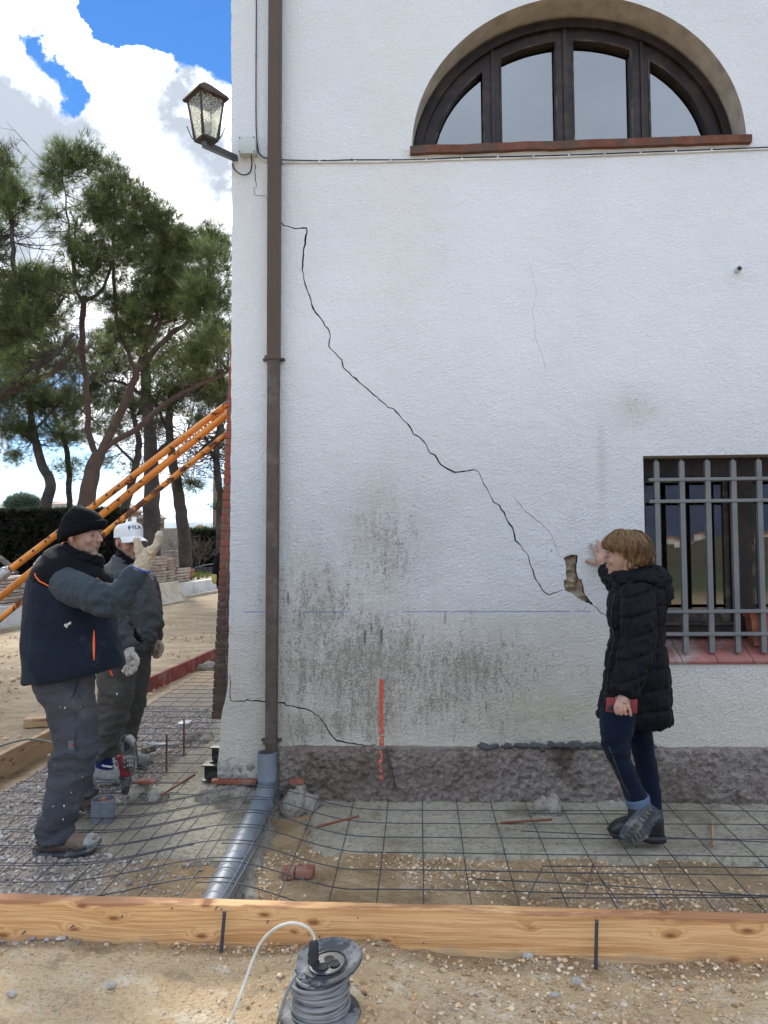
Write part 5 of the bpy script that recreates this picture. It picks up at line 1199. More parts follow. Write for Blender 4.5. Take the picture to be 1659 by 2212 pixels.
for (x, off, n_, lab) in [(6, .35, 9, 'stack of sandstone pavers at the far left edge on the low wall'), (40, .35, 9, 'stack of sandstone pavers left of the worker in the beanie'), (338, .35, 10, 'stack of pavers right behind the second worker shoulder'), (356, .4, 9, 'second stack of pavers from the white cap, above the leaning panels'), (376, .6, 11, 'tallest stack of pavers behind the leaning panels'), (391, .6, 6, 'low stack of pavers beside the flower pot')]:
    p = onwall(x, off, .4); mb = MB(); dist = (p-CAM).length; th = dist*6.0/F
    for i in range(n_):
        Mx = Matrix.Translation((p.x+random.uniform(-.03, .03), p.y, .4+i*th)) @ Matrix.Rotation(math.atan2(wd.y, wd.x)+random.uniform(-.12, .12), 4, 'Z') @ Matrix.Rotation(random.uniform(-.03, .03), 4, 'X'); mb.box((-.26, -.2, 0), (.26, .2, th*.82), Mx, bev=.008)
    tag(mb.build('paver_stack', PAV), lab, 'paver stack', 'stacked pavers on the garden wall')
# leaning panels
PNL = simple('cement_panel', (.40, .34, .26), .9, var=.25, vs=5, dirt=(.48, .44, .38), dirtamt=.6)
a = onZ(347, 1308, 0); b_ = onZ(404, 1297, 0)
for k in range(3):
    dd = (b_-a).normalized(); nn_ = Vector((-dd.y, dd.x, 0)); A = a+nn_*(.07*k)-dd*.12*k; ww = (b_-a).length; hh = .52; mb = MB()
    lean = nn_*.25; P0 = [A, A+dd*ww, A+dd*ww+lean+Vector((0,0,hh)), A+lean+Vector((0,0,hh))]; P1 = [q+nn_*.045 for q in P0]
    mb.add(P0+P1, [(0,1,2,3),(7,6,5,4),(0,4,5,1),(1,5,6,2),(2,6,7,3),(3,7,4,0)]); tag(mb.build('leaning_panel', PNL), ['front pale panel leaning on the low garden wall', 'middle panel of the three leaning on the low garden wall', 'rearmost panel of the three leaning on the low garden wall'][k], 'panel', 'panels leaning on the garden wall')
# flower pots
for (x, off, r_, h, lab) in [(408, .9, .17, .30, 'round terracotta pot in front of the bare shrub'), (399, .8, .12, .22, 'smaller terracotta pot left of the round one')]:
    p = onwall(x, off, .4); mb = MB(); mb.lathe([(r_*.65, 0), (r_*.95, h*.85), (r_*1.08, h*.86), (r_*1.08, h), (r_*.92, h), (r_*.9, h*.8), (0, h*.8)], p, n=24); tag(mb.build('flower_pot', TERRA), lab, 'flower pot')
# log pile
p = onwall(8, 3.0, .4); mb = MB()
for i in range(34):
    Mx = Vector((p.x+random.uniform(-1.1, .9), p.y+random.uniform(-.5, .5), 0)); hz_ = .45+.75*max(0, 1-abs(Mx.x-p.x+.3)/1.0)*random.random(); L = random.uniform(.25, .45); a = random.uniform(-.9, .9); d = Vector((math.cos(a), math.sin(a), random.uniform(-.35, .35)))
    c = Vector((Mx.x, Mx.y, hz_)); mb.tube([c-d*L, c+d*L], [random.uniform(.05, .08)]*2, 9)
tag(mb.build('log_pile', simple('cut_logs', (.15, .115, .095), .9, var=.4, bs_=20, bd=.01), None, 40), 'heap of cut logs at the left edge behind the props', 'log pile')
# dark hedge
def hedge(name, xa, xb, Y, ztop, cnt, lab, colr, zb=.3, dep=1.2, mat=None):
    A = onY(xa, 1168, Y); B = onY(xb, 1168, Y); root = empty(name, ((A.x+B.x)/2, Y, 0)); tag(root, lab, 'hedge'); mb = MB()
    n1 = max(6, int((B.x-A.x)/.3)); n2 = 10; vs = []
    for j in range(n2+1):
        for i in range(n1+1):
            x = A.x+(B.x-A.x)*i/n1; z_ = zb+(ztop-.12-zb)*j/n2; vs.append((x, Y+.35+.25*ns((x, Y, z_), (1, 1, 1)), z_+.1*ns((x, 1, 2), (.8, 1, 1))*(j == n2)))
    mb.add(vs, [(j*(n1+1)+i, j*(n1+1)+i+1, (j+1)*(n1+1)+i+1, (j+1)*(n1+1)+i) for j in range(n2) for i in range(n1)])
    top = [vs[n2*(n1+1)+i] for i in range(n1+1)]; b0 = len(mb.v); mb.v += top + [(x, y+dep, z_) for x, y, z_ in top]; mb.f += [(b0+i, b0+i+1, b0+n1+2+i, b0+n1+1+i) for i in range(n1)]; mb.mi += [0]*n1
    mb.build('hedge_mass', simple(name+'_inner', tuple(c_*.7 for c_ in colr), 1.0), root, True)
    pts = []; dirs = []; cols = []
    for i in range(cnt):
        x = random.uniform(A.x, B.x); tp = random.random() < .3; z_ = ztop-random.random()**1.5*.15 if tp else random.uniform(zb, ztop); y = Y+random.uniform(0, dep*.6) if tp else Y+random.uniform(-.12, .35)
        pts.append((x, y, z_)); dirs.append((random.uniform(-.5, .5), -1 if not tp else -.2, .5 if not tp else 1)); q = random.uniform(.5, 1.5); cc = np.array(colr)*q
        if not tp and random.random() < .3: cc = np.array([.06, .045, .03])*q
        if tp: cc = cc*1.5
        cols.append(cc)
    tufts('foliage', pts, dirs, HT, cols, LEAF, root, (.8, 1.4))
HT = tuft_templates(12, .16, .04, R(80))
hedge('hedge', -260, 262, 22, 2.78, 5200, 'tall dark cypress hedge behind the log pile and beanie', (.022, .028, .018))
hedge('hedge', 378, 500, 25, 2.05, 1500, 'lower green hedge right of the gate, beside the buttress', (.03, .045, .02))
hedge('hedge', 250, 352, 30, 1.95, 900, 'light green clipped hedge top behind the gate and caps', (.05, .075, .02))
mb = MB(); A = onY(346, 1200, 24); B = onY(383, 1142, 24)
for i in range(8): x = A.x+(B.x-A.x)*i/8; mb.box((x+.004, 24, .3), (x+(B.x-A.x)/8-.004, 24.04, B.z))
mb.box((A.x-.05, 24.041, .3), (B.x+.05, 24.1, B.z+.02)); tag(mb.build('garden_gate', simple('beige_gate', (.36, .32, .27), .8, bs_=12, bd=.004)), 'pale boarded gate in the hedge between the two pine trunks', 'gate')
# tiled chimney-like roofs beyond the hedge
for (xa, xb, ya, yb, Y, lab) in [(304, 352, 1100, 1122, 34, 'small tiled canopy roof beyond the hedge, right of the trunk'), (232, 300, 1078, 1108, 38, 'larger tiled canopy roof beyond the hedge, between the props')]:
    A = onY(xa, yb, Y); B = onY(xb, ya, Y); cx_ = (A.x+B.x)/2; hw = (B.x-A.x)/2; cn = empty('garden_canopy', (cx_, Y, 0)); tag(cn, lab, 'canopy')
    mb = MB(); mb.rings([[(cx_-hw, Y-hw, A.z), (cx_+hw, Y-hw, A.z), (cx_+hw, Y+hw, A.z), (cx_-hw, Y+hw, A.z)], [(cx_-hw, Y-hw, A.z+.08), (cx_+hw, Y-hw, A.z+.08), (cx_+hw, Y+hw, A.z+.08), (cx_-hw, Y+hw, A.z+.08)], [(cx_-.05, Y-.05, B.z), (cx_+.05, Y-.05, B.z), (cx_+.05, Y+.05, B.z), (cx_-.05, Y+.05, B.z)]]); mb.build('roof', simple('grey_roof_tiles', (.24, .20, .17), .9, vs=6), cn, 30)
    mb = MB()
    for sx in (-1, 1):
        for sy in (-1, 1): mb.box((cx_+sx*hw*.7-.08, Y+sy*hw*.7-.08, 0), (cx_+sx*hw*.7+.08, Y+sy*hw*.7+.08, A.z-.001))
    mb.box((cx_-hw*.85, Y-hw*.85, A.z-.22), (cx_+hw*.85, Y+hw*.85, A.z-.002)); mb.build('post', simple('canopy_timber', (.20, .16, .12), .9), cn)
def villa(x, y0_, y1_, wpx, Y, lab, wallc=(.5, .46, .42)):
    A = onY(x-wpx/2, y1_, Y); B = onY(x+wpx/2, y0_, Y); v_ = empty('distant_house', ((A.x+B.x)/2, Y, 0)); tag(v_, lab, 'house'); zt_ = B.z; ze = zt_-(zt_-A.z)*.35; d_ = (B.x-A.x)*.8
    mb = MB(); mb.box((A.x, Y, 0), (B.x, Y+d_, ze)); mb.build('wall', simple('pale_render', wallc, .9), v_, False)
    mb = MB(); o = (B.x-A.x)*.06; mb.rings([[(A.x-o, Y-o, ze+.01), (B.x+o, Y-o, ze+.01), (B.x+o, Y+d_+o, ze+.01), (A.x-o, Y+d_+o, ze+.01)], [(A.x+o*4, Y+d_*.35, zt_), (B.x-o*4, Y+d_*.35, zt_), (B.x-o*4, Y+d_*.65, zt_), (A.x+o*4, Y+d_*.65, zt_)]]); mb.build('roof', simple('tile_roof', (.32, .19, .14), .9), v_, 30)
villa(128, 1084, 1100, 36, 90, 'pale house with a low roof above the hedge, left of the crooked pine')
villa(432, 1133, 1146, 14, 160, 'tiny pale house on the far slope left of the buttress')
# bushy umbrella pine far away
SMT = tuft_templates(12, 1.0, .18, R(85))
root = empty('distant_tree', onY(50, 1100, 110)); tag(root, 'round hazy umbrella pine far beyond the hedge at the left', 'tree'); k = pxm(110); pts = []; dirs = []; cols = []
for i in range(700):
    d = RNG.normal(0, 1, 3); d /= np.linalg.norm(d); c = onY(50+d[0]*28, 1092-abs(d[2])*15, 110+d[1]*2); pts.append(tuple(c)); dirs.append(d+[0, 0, .3]); cols.append(np.array([.10, .14, .10])*RNG.uniform(.7, 1.3))
tufts('crown', pts, dirs, SMT, cols, LEAF, root); mb = MB(); mb.tube([onY(50, 1168, 110), onY(50, 1085, 110)], .3, 8); mb.build('trunk', BARK, root)
# bare shrub
root = empty('bare_shrub', onwall(420, 2.6, .38)); tag(root, 'leafless tangled shrub between the pine trunk and the buttress', 'shrub'); mb = MB(); b0 = onwall(420, 2.6, .36)
def grow(mb, p, d, L, r_, lv):
    q = p+d*L*.5+Vector((random.uniform(-.1, .1), random.uniform(-.1, .1), 0))*L; e = p+d*L; mb.tube([p, q, e], [r_, r_*.8, r_*.6], 4, cap=False)
    if lv:
        for _ in range(3): grow(mb, q.lerp(e, random.random()), (d+Vector((random.uniform(-.8, .8), random.uniform(-.8, .8), random.uniform(-.5, .5)))).normalized(), L*.62, r_*.6, lv-1)
for _ in range(15): grow(mb, b0+Vector((random.uniform(-.3, .3), random.uniform(-.3, .3), 0)), Vector((random.uniform(-.6, .6), random.uniform(-.5, .5), 1)).normalized(), random.uniform(.6, .9), .016, 4)
mb.build('twigs', BARE, root, True)
# low green plants at the foot of the hedge
pts = []; dirs = []; cols = []
for i in range(900): x = random.uniform(375, 475); p = onwall(x, random.uniform(1, 7), .40); pts.append(tuple(p)); dirs.append((0, 0, 1)); cols.append(np.array([.09, .12, .03])*random.uniform(.5, 1.5))
for i in range(2600): x = random.uniform(-100, 475); p = onwall(x, random.uniform(.5, 9)**1, .39); pts.append(tuple(p)); dirs.append((0, 0, 1)); cols.append(np.array([.13, .12, .05] if random.random() < .5 else [.2, .15, .1])*random.uniform(.5, 1.4))
o = tufts('ground_cover', pts, dirs, tuft_templates(9, .12, .03, R(85)), cols, LEAF); tag(o, 'weeds and leaf litter on the raised bed', 'weeds', kind='stuff')
rod('utility_pole', onY(464, 1230, 27), onY(466, 1010, 27), .11, simple('weathered_pole', (.22, .17, .14), .9), 'plain wooden utility pole beside the thin pine stem', 'pole', ribs=False)
# wheelbarrow turned over on the bed
p = onwall(444, 2.0, .42); wb = empty('wheelbarrow', p); tag(wb, 'dark upturned wheelbarrow on the bed near the buttress', 'wheelbarrow')
mb = MB(); s = .42; mb.rings([[p+Vector((x*s, y*s*.6, 0)) for x, y in ((-1,-1),(1,-1),(1.1,1),(-1.1,1))], [p+Vector((x*s*.55, y*s*.35, .22)) for x, y in ((-1,-1),(1,-1),(1,1),(-1,1))]]); mb.build('tray', BLACKMETAL, wb, 30)
mb = MB(); mb.tube([p+Vector((-.7, -.1, .1)), p+Vector((0, -.1, .3)), p+Vector((.5, -.05, .36))], .018, 6); mb.tube([p+Vector((-.7, .15, .1)), p+Vector((0, .15, .3)), p+Vector((.5, .05, .36))], .018, 6); mb.build('handle', GALV, wb, True)
mb = MB(); mb.lathe([(.10, -.03), (.16, -.035), (.18, 0), (.16, .035), (.10, .03)], p+Vector((.48, 0, .40)), Vector((0, 1, 0)), 20); mb.build('wheel', BLACKPL, wb, 40)

# ------------------------------------------------------------ hills, far and behind the camera (seen in the window panes)
def hills(name, lab, r0, r1, a0_, a1_, hf, mat, zb=-25, n=160, m_=14):
    vs = []
    for j in range(m_+1):
        for i in range(n+1):
            a = a0_+(a1_-a0_)*i/n; r_ = r0+(r1-r0)*j/m_; x = r_*math.sin(a); y = r_*math.cos(a); t = j/m_; h = hf(a)*math.sin(t*math.pi/2)**1.2
            vs.append((x, y, zb+h*(1+.25*ns((x, y, 0), (.01, .01, 1)))+6*ns((x, y, 0), (.03, .03, 1))*t))
    me = bpy.data.meshes.new(name); me.from_pydata(vs, [], [(j*(n+1)+i, (j+1)*(n+1)+i, (j+1)*(n+1)+i+1, j*(n+1)+i+1) for j in range(m_) for i in range(n)]); me.polygons.foreach_set('use_smooth', [True]*len(me.polygons)); me.update()
    return tag(link(name, me, mat), kind='structure', label=lab)
hills('hills', 'blue hills far beyond the garden', 700, 1500, R(-50), R(20), lambda a: 62+18*math.sin(a*9)+8*math.sin(a*23), simple('hazed_hill_scrub', (.16, .20, .22), 1.0, vs=.02), -15)  # distance haze is put into the blue-grey hill colour
hills('hills_behind', 'mountains across the valley behind the viewer', 1100, 2200, R(120), R(240), lambda a: 190+110*math.sin(a*7+1)+35*math.sin(a*17), simple('hazed_mountain_scrub', (.06, .075, .13), 1.0, vs=.01), -30)  # blue of the air across the valley painted into the mountain colour
hills('slope_behind', 'scrubby slope below the town behind the viewer', 60, 900, R(120), R(240), lambda a: 22+4*math.sin(a*19), simple('slope_scrub', (.10, .09, .05), 1.0, vs=.05, dirt=(.05, .06, .03)), -24, 160, 20)
TW = [simple('town_white', (.62, .58, .52), .9), simple('town_roof', (.30, .14, .09), .9)]
for i in range(70):
    a = R(random.uniform(150, 210)); r_ = random.uniform(560, 880); x, y = r_*math.sin(a), r_*math.cos(a); t = (r_-60)/840; z_ = -24+22*math.sin(t*math.pi/2)**1.2-2; w = random.uniform(5, 11); h = random.uniform(4, 8)
    mb = MB(); Mx = Matrix.Translation((x, y, z_)) @ Matrix.Rotation(random.random()*3, 4, 'Z'); mb.box((-w, -5, 0), (w, 5, h+2), Mx); hp3 = h+2
    hs = mb.build('town_house', TW[0], None, False); tag(hs, 'small house of the town on the slope behind the viewer, seen only as a reflection', 'house', 'town houses reflected in the window')
    mb = MB(); mb.rings([[Mx @ Vector(q) for q in ((-w-.4,-5.4,hp3+.01),(w+.4,-5.4,hp3+.01),(w+.4,5.4,hp3+.01),(-w-.4,5.4,hp3+.01))], [Mx @ Vector(q) for q in ((-w+1,-.2,hp3+2.4),(w-1,-.2,hp3+2.4),(w-1,.2,hp3+2.4),(-w+1,.2,hp3+2.4))]]); mb.build('roof', TW[1], hs, False)

# ------------------------------------------------------------ people
def ringLR(L, R_, Y, b, n=28, sup=1.0, Y2=None):
    """ring whose picture outline runs through points L and R_, half thickness b towards/away from the viewer"""
    A = onY(L[0], L[1], Y); B = onY(R_[0], R_[1], Y if Y2 is None else Y2); c = (A+B)/2; u = (A-B)/2; ay = Vector((0, 1, 0))
    if Y2 is not None: ay = (ay-u.normalized()*ay.dot(u.normalized())).normalized()
    out = []
    for q in range(n):
        a = 2*math.pi*q/n; ca, sa = math.cos(a), math.sin(a)
        out.append(c+u*(abs(ca)**sup*(1 if ca >= 0 else -1))+ay*b*(abs(sa)**sup*(1 if sa >= 0 else -1)))
    return out
def lerp_rings(rings, k=4):
    """smooth interpolation between station rings"""
    n = len(rings[0]); cols = [crom([r_[q] for r_ in rings], k) for q in range(n)]
    return [[cols[q][i] for q in range(n)] for i in range(len(cols[0]))]
def lofts(mb, st, k=4, sup=.92, n=28, mod=None):
    """st: (L, R, Y, b)"""
    rr = lerp_rings([ringLR(s_[0], s_[1], s_[2], s_[3], n, sup) for s_ in st], k)
    if mod:
        out = []
        for i, r_ in enumerate(rr):
            c = sum(r_, Vector())/len(r_); f = mod(i/(len(rr)-1)); out.append([c+(p-c)*f for p in r_])
        rr = out
    mb.rings(rr)
def head(mb, o, f, up, s=1.0, nose=1.0, ears=True, neck=True, hair=0):
    """blobs of a human head; o is at eye height between the ears"""
    f = f.normalized(); r_ = f.cross(up).normalized(); u = r_.cross(f).normalized(); M3 = Matrix((f, r_, u)).transposed()
    P = lambda a, b_, c: o+M3 @ (Vector((a, b_, c))*s)
    E3 = lambda c, r3, rot=None: mb.ell(P(*c), tuple(x*s for x in r3), M3 @ rot if rot else M3, n=14)
    E3((-.012, 0, .035), (.096, .076, .086)); E3((.028, 0, -.018), (.062, .060, .084)); E3((.030, 0, -.066), (.054, .048, .036)); E3((.070, 0, -.092), (.019, .020, .016))
    for q in (-1, 1):
        E3((.079, q*.028, .026), (.013, .024, .008)); E3((.064, q*.036, -.028), (.020, .019, .019)); E3((.100*nose, q*.011, -.027), (.009, .008, .008)); E3((.076, q*.030, .003), (.0105, .013, .0085))
        if ears: E3((-.008, q*.079, -.004), (.017, .008, .030), Matrix.Rotation(R(-12), 3, 'Y')); E3((-.012, q*.083, .010), (.016, .005, .012)); E3((.0, q*.078, -.030), (.007, .006, .009))
    mb.tube([P(.084, 0, .022), P(.094, 0, .004), P(.106*nose, 0, -.016), P(.111*nose, 0, -.025), P(.100, 0, -.031)], [.007*s, .0085*s, .0105*s, .0115*s, .007*s], 10)
    E3((.090, 0, -.050), (.010, .021, .0055)); E3((.087, 0, -.060), (.011, .018, .006)); E3((.080, 0, -.045), (.012, .026, .012)); E3((.076, 0, -.074), (.012, .020, .010))
    if neck: mb.tube([P(-.02, 0, -.03), P(-.03, 0, -.10), P(-.045, 0, -.19)], [.055*s, .054*s, .064*s], 16)
    return P, M3
def skinmat(name, c, lip, red=1.0):
    m, g, b = newmat(name); a = g.N('ShaderNodeAttribute', attribute_name='tint').outputs['Color']; v = g.co()
    n = g.ramp(g.noise(v, 45, 4, .6), .3, .7, .86, 1.12, 'LINEAR'); cc = g.mix(1.0, a, g.N('ShaderNodeCombineColor', {0: n, 1: n, 2: n}).outputs[0], 'MULTIPLY')
    g.put(b.inputs['Base Color'], cc); b.inputs['Roughness'].default_value = .55; b.inputs['Subsurface Weight'].default_value = .08; b.inputs['Subsurface Radius'].default_value = (.01, .004, .002)
    g.put(b.inputs['Normal'], g.bump(g.noise(v, 260, 3), .35, .001)); return m
def paint_skin(me, base, feats):
    """feats: (centre, radius, colour, strength)"""
    a = vco(me); colr = np.tile(np.array(base), (len(a), 1))
    for c, r_, cc, st in feats:
        d = np.linalg.norm(a-np.array(c), axis=1); w = np.clip(1.4-d/r_, 0, 1)*st; colr = colr*(1-w[:, None])+np.array(cc)*w[:, None]
    colattr(me, colr)
def core(mb, pts, k=.62):      # plain limb of the body under the clothes
    mb.tube([Vector(p[0]) for p in pts], [p[1]*(k if p[1] > .034 else 1) for p in pts], 12)
def trees(me): return BVHTree.FromPolygons([v.co for v in me.vertices], [p.vertices for p in me.polygons])
def hit(bvh, x, y, off=.0):
    d = ray(x, y); h = bvh.ray_cast(CAM, d)
    return (h[0]-d*off, h[1]) if h[0] else (None, None)
def surfline(name, bvh, pts, r_, mat, parent, off=.0, k=5, flat=1):
    out = []
    for a, b_ in zip(pts[:-1], pts[1:]):
        for j in range(k): 
            t = j/k; h, _ = hit(bvh, a[0]+(b_[0]-a[0])*t, a[1]+(b_[1]-a[1])*t, off)
            if h: out.append(h)
    h, _ = hit(bvh, *pts[-1], off)
    if h: out.append(h)
    if len(out) < 2: return None
    mb = MB(); mb.tube(out, r_, 6); return mb.build(name, mat, parent, True)
def cloth(name, c, rough=.9, ws=40, wb=.002, dirt=None, da=.4, dv=6, sheen=.2, var=.12):
    m, g, b = newmat(name); v = g.co(); k = g.ramp(g.noise(v, 7, 5, .6), .3, .7, 1-var, 1+var, 'LINEAR')
    cc = g.mix(1.0, c, g.N('ShaderNodeCombineColor', {0: k, 1: k, 2: k}).outputs[0], 'MULTIPLY')
    if dirt: cc = g.mix(g.m('MULTIPLY', g.ramp(g.noise(v, dv, 6, .68), .53, .66), da), cc, dirt)
    g.put(b.inputs['Base Color'], cc); b.inputs['Roughness'].default_value = rough; b.inputs['Specular IOR Level'].default_value = .12; b.inputs['Sheen Weight'].default_value = sheen*.25
    h = g.m('ADD', g.m('MULTIPLY', g.noise(v, ws, 4, .6), 1), g.m('MULTIPLY', g.noise(g.co((1, 1, 2.2)), 9, 3, .5, dist=1.2), 1.6)); g.put(b.inputs['Normal'], g.bump(h, .7, wb*3)); return m
NAVY = cloth('navy_workwear', (.010, .0155, .028), ws=120, dirt=(.12, .12, .12), da=.18, dv=5); BLACKC = cloth('black_cloth', (.0045, .005, .007), ws=120, sheen=.1)
FLEECE = cloth('grey_fleece', (.036, .048, .060), ws=180, wb=.002, dirt=(.10, .10, .10), da=.3); GREYT = cloth('grey_work_trousers', (.050, .054, .064), ws=160, dirt=(.15, .145, .135), da=.4, dv=2.6)
GREYS = cloth('charcoal_sweatshirt', (.062, .067, .075), ws=180, dirt=(.12, .115, .11), da=.4); BEAN = cloth('black_knit', (.003, .0045, .006), ws=300, wb=.002, sheen=.05)
GLOVE = cloth('leather_glove', (.42, .36, .27), ws=60, dirt=(.20, .15, .10), da=.6, dv=14, var=.15); GLOVE2 = cloth('dusty_leather_glove', (.52, .49, .44), ws=60, dirt=(.28, .25, .21), da=.6, dv=16); WHITEC = cloth('white_cap_cloth', (.70, .71, .72), ws=200, dirt=(.5, .5, .5), da=.2)
OR = simple('orange_trim', (.85, .13, .03), .6, var=.1); BLUEP = simple('blue_trim', (.02, .06, .30), .6); BOOTB = cloth('brown_suede', (.15, .105, .08), ws=70, dirt=(.28, .26, .24), da=.6, dv=12); BOOTG = cloth('grey_dusty_shoe', (.24, .245, .24), ws=70, dirt=(.40, .39, .37), da=.6, dv=12)
SOLE = simple('dark_rubber_sole', (.045, .055, .065), .8, dirt=(.25, .24, .22), dirtamt=.6, vs=20); COAT = cloth('black_quilted_nylon', (.0035, .0042, .0068), rough=.6, ws=90, wb=.0015, sheen=.05); JEANS = cloth('dark_denim', (.0045, .0085, .021), ws=260, wb=.002); DEN2 = cloth('pale_denim_turnup', (.09, .13, .20), ws=260)
LEATH = simple('black_boot_leather', (.015, .016, .02), .4, bs_=30, bd=.002, dirt=(.08, .075, .07), dirtamt=.3); LUG = simple('muddy_lug_sole', (.07, .066, .06), .9, dirt=(.26, .235, .20), dirtamt=.6, vs=26, bs_=60)
UP = Vector((0, 0, 1))
def shoe(root, st, solest, mat, solemat, name='boot'):
    mb = MB(); rr = lerp_rings([ringLR(a, b_, Y, w, 20, .9) for a, b_, Y, w in st], 4); mb.rings(rr); me = soft(mb, .0055, 3); fold(me, .0018, (30, 30, 30), ridge=False); s_ = link(name, me, mat, root)
    mb = MB(); rr = lerp_rings([ringLR(a, b_, Y, w, 20, .7) for a, b_, Y, w in solest], 4); mb.rings(rr); me = soft(mb, .0045, 1); link('sole', me, solemat, s_); return s_

# ---- worker in the black beanie
Yj = -.66
ho = onY(179, 1156, Yj); hf = Vector((.96, -.26, -.02))
mb = MB(); P1, M1 = head(mb, ho, hf, Vector((-.06, 0, 1)), 1.06, 1.02)
core(mb, [(onY(160, 1225, Yj), .10), (onY(155, 1300, Yj), .15), (onY(150, 1400, Yj), .16), (onY(150, 1465, Yj), .13)])
for q in (-1, 1): core(mb, [(onY(152, 1450, Yj+q*.09), .09), (onY(160, 1630, -.72 if q < 0 else -.35), .055), (onY(118 if q < 0 else 170, 1800 if q < 0 else 1715, -.78 if q < 0 else -.25), .035)])
core(mb, [(onY(152, 1268, Yj-.15), .055), (onY(195, 1286, -.93), .045), (onY(250, 1308, -.96), .038), (onY(280, 1265, -.95), .032), (onY(306, 1228, -.94), .025), (onY(318, 1198, -.94), .028)])
core(mb, [(onY(145, 1245, Yj+.20), .06), (onY(170, 1330, Yj+.27), .045), (onY(225, 1400, Yj+.22), .035)])
SK1 = skinmat('weathered_skin', (.40, .22, .16), None); me = soft(mb, .0048, 3); base = (.33, .19, .145)
def feats(P, stub=None, lipc=(.28, .10, .08), brow=(.10, .08, .07), s=1.0, cheek=(.42, .18, .14)):
    f = []
    for q in (-1, 1): f += [(P(.084, q*.031, .001), .011*s, (.10, .06, .05), .8), (P(.090, q*.026, .026), .009*s, brow, .75), (P(.085, q*.040, .026), .009*s, brow, .75), (P(.075, q*.036, -.030), .022*s, cheek, .5), (P(-.008, q*.085, -.004), .03*s, (.44, .20, .16), .5)]
    f += [(P(.096, 0, -.056), .0085*s, lipc, .85), (P(.094, .012, -.056), .008*s, lipc, .8), (P(.094, -.012, -.056), .008*s, lipc, .8), (P(.108, 0, -.024), .016*s, (.44, .20, .16), .6)]
    if stub: f += [(P(.06, q*.03, -.075), .05*s, stub, .45) for q in (-1, 1)] + [(P(.09, 0, -.042), .012*s, stub, .5), (P(.01, -.06, -.05), .03, stub, .4)]
    return f
paint_skin(me, base, feats(P1, (.22, .17, .15)))
man1 = link('person', me, SK1); tag(man1, 'worker in black beanie and navy vest standing in profile, raising one gloved hand', 'person')
def eye(root, P, M3, s=1.0):
    for q in (-1, 1):
        mb = MB(); mb.ell(P(.0835, q*.031, .002), (.0075*s, .0075*s, .0065*s), M3, n=8); e = mb.build('eye', simple('eye_white', (.22, .18, .16), .2), root, True)
        mb = MB(); mb.ell(P(.0885, q*.031, .002), (.0035*s, .004*s, .004*s), M3, n=8); mb.build('iris', simple('iris', (.03, .02, .015), .2), e, True)
eye(man1, P1, M1)
# beanie
mb = MB(); lofts(mb, [((134,1168),(218,1143),Yj,.090), ((131,1162),(224,1137),Yj,.098), ((130,1150),(227,1130),Yj,.102), ((133,1138),(222,1124),Yj,.10), ((140,1120),(212,1112),Yj,.09), ((150,1106),(198,1102),Yj,.07), ((160,1096),(184,1097),Yj,.045), ((166,1092),(176,1093),Yj,.015)], 4, .95)
me = soft(mb, .006, 3); a = vco(me); n_ = vno(me); c = np.array(ho); ang = np.arctan2(a[:, 1]-c[1], a[:, 0]-c[0]); setco(me, a+n_*(np.abs(np.sin(ang*34))*.0028)[:, None]); bn = link('beanie', me, BEAN, man1)
mb = MB(); rr = []
for t in range(2): pass
lofts(mb, [((131,1171),(222,1142),Yj,.094), ((129,1166),(227,1137),Yj,.106), ((128,1154),(229,1128),Yj,.107), ((130,1147),(227,1123),Yj,.103)], 3, .95); me = soft(mb, .006, 2); a = vco(me); n_ = vno(me); ang = np.arctan2(a[:, 1]-c[1], a[:, 0]-c[0]); setco(me, a+n_*(np.abs(np.sin(ang*34))*.003)[:, None]); link('fold', me, BEAN, bn)
# neck warmer
mb = MB(); lofts(mb, [((132,1212),(218,1240),Yj,.12), ((136,1196),(221,1226),Yj,.105), ((139,1180),(222,1212),Yj,.088), ((142,1171),(218,1203),Yj,.078)], 4); me = soft(mb, .006, 3); fold(me, .006, (9, 9, 30), 3); link('neck_warmer', me, BLACKC, man1)
# vest
mb = MB(); lofts(mb, [((58,1474),(260,1440),Yj,.195), ((56,1462),(262,1430),Yj,.205), ((57,1410),(257,1398),Yj,.22), ((61,1360),(248,1355),Yj,.225), ((66,1307),(243,1310),Yj,.225), ((71,1267),(238,1270),Yj,.225), ((79,1243),(233,1247),Yj,.22), ((84,1222),(230,1240),Yj,.205), ((103,1197),(226,1236),Yj,.165), ((120,1178),(222,1231),Yj,.125), ((128,1168),(214,1225),Yj,.108)], 5, .9)
me = soft(mb, .009, 4); fold(me, .011, (3.0, 3.0, 4), 1); fold(me, .003, (9, 9, 9), 5, ridge=False)
me.materials.append(NAVY); me.materials.append(BLACKC); v1 = link('vest', me, [], man1)
pz = onY(74, 1240, Yj-.2).z; pz2 = onY(118, 1273, Yj-.2)
a = vco(me)
for p in me.polygons:
    c_ = p.center; zt_ = pz+(c_.x-onY(74, 1240, Yj).x)*(pz2.z-pz)/(pz2.x-onY(74, 1240, Yj).x); zt_ = max(zt_, pz2.z-.02)
    p.material_index = 1 if c_.z > zt_ else 0
bv = trees(me)
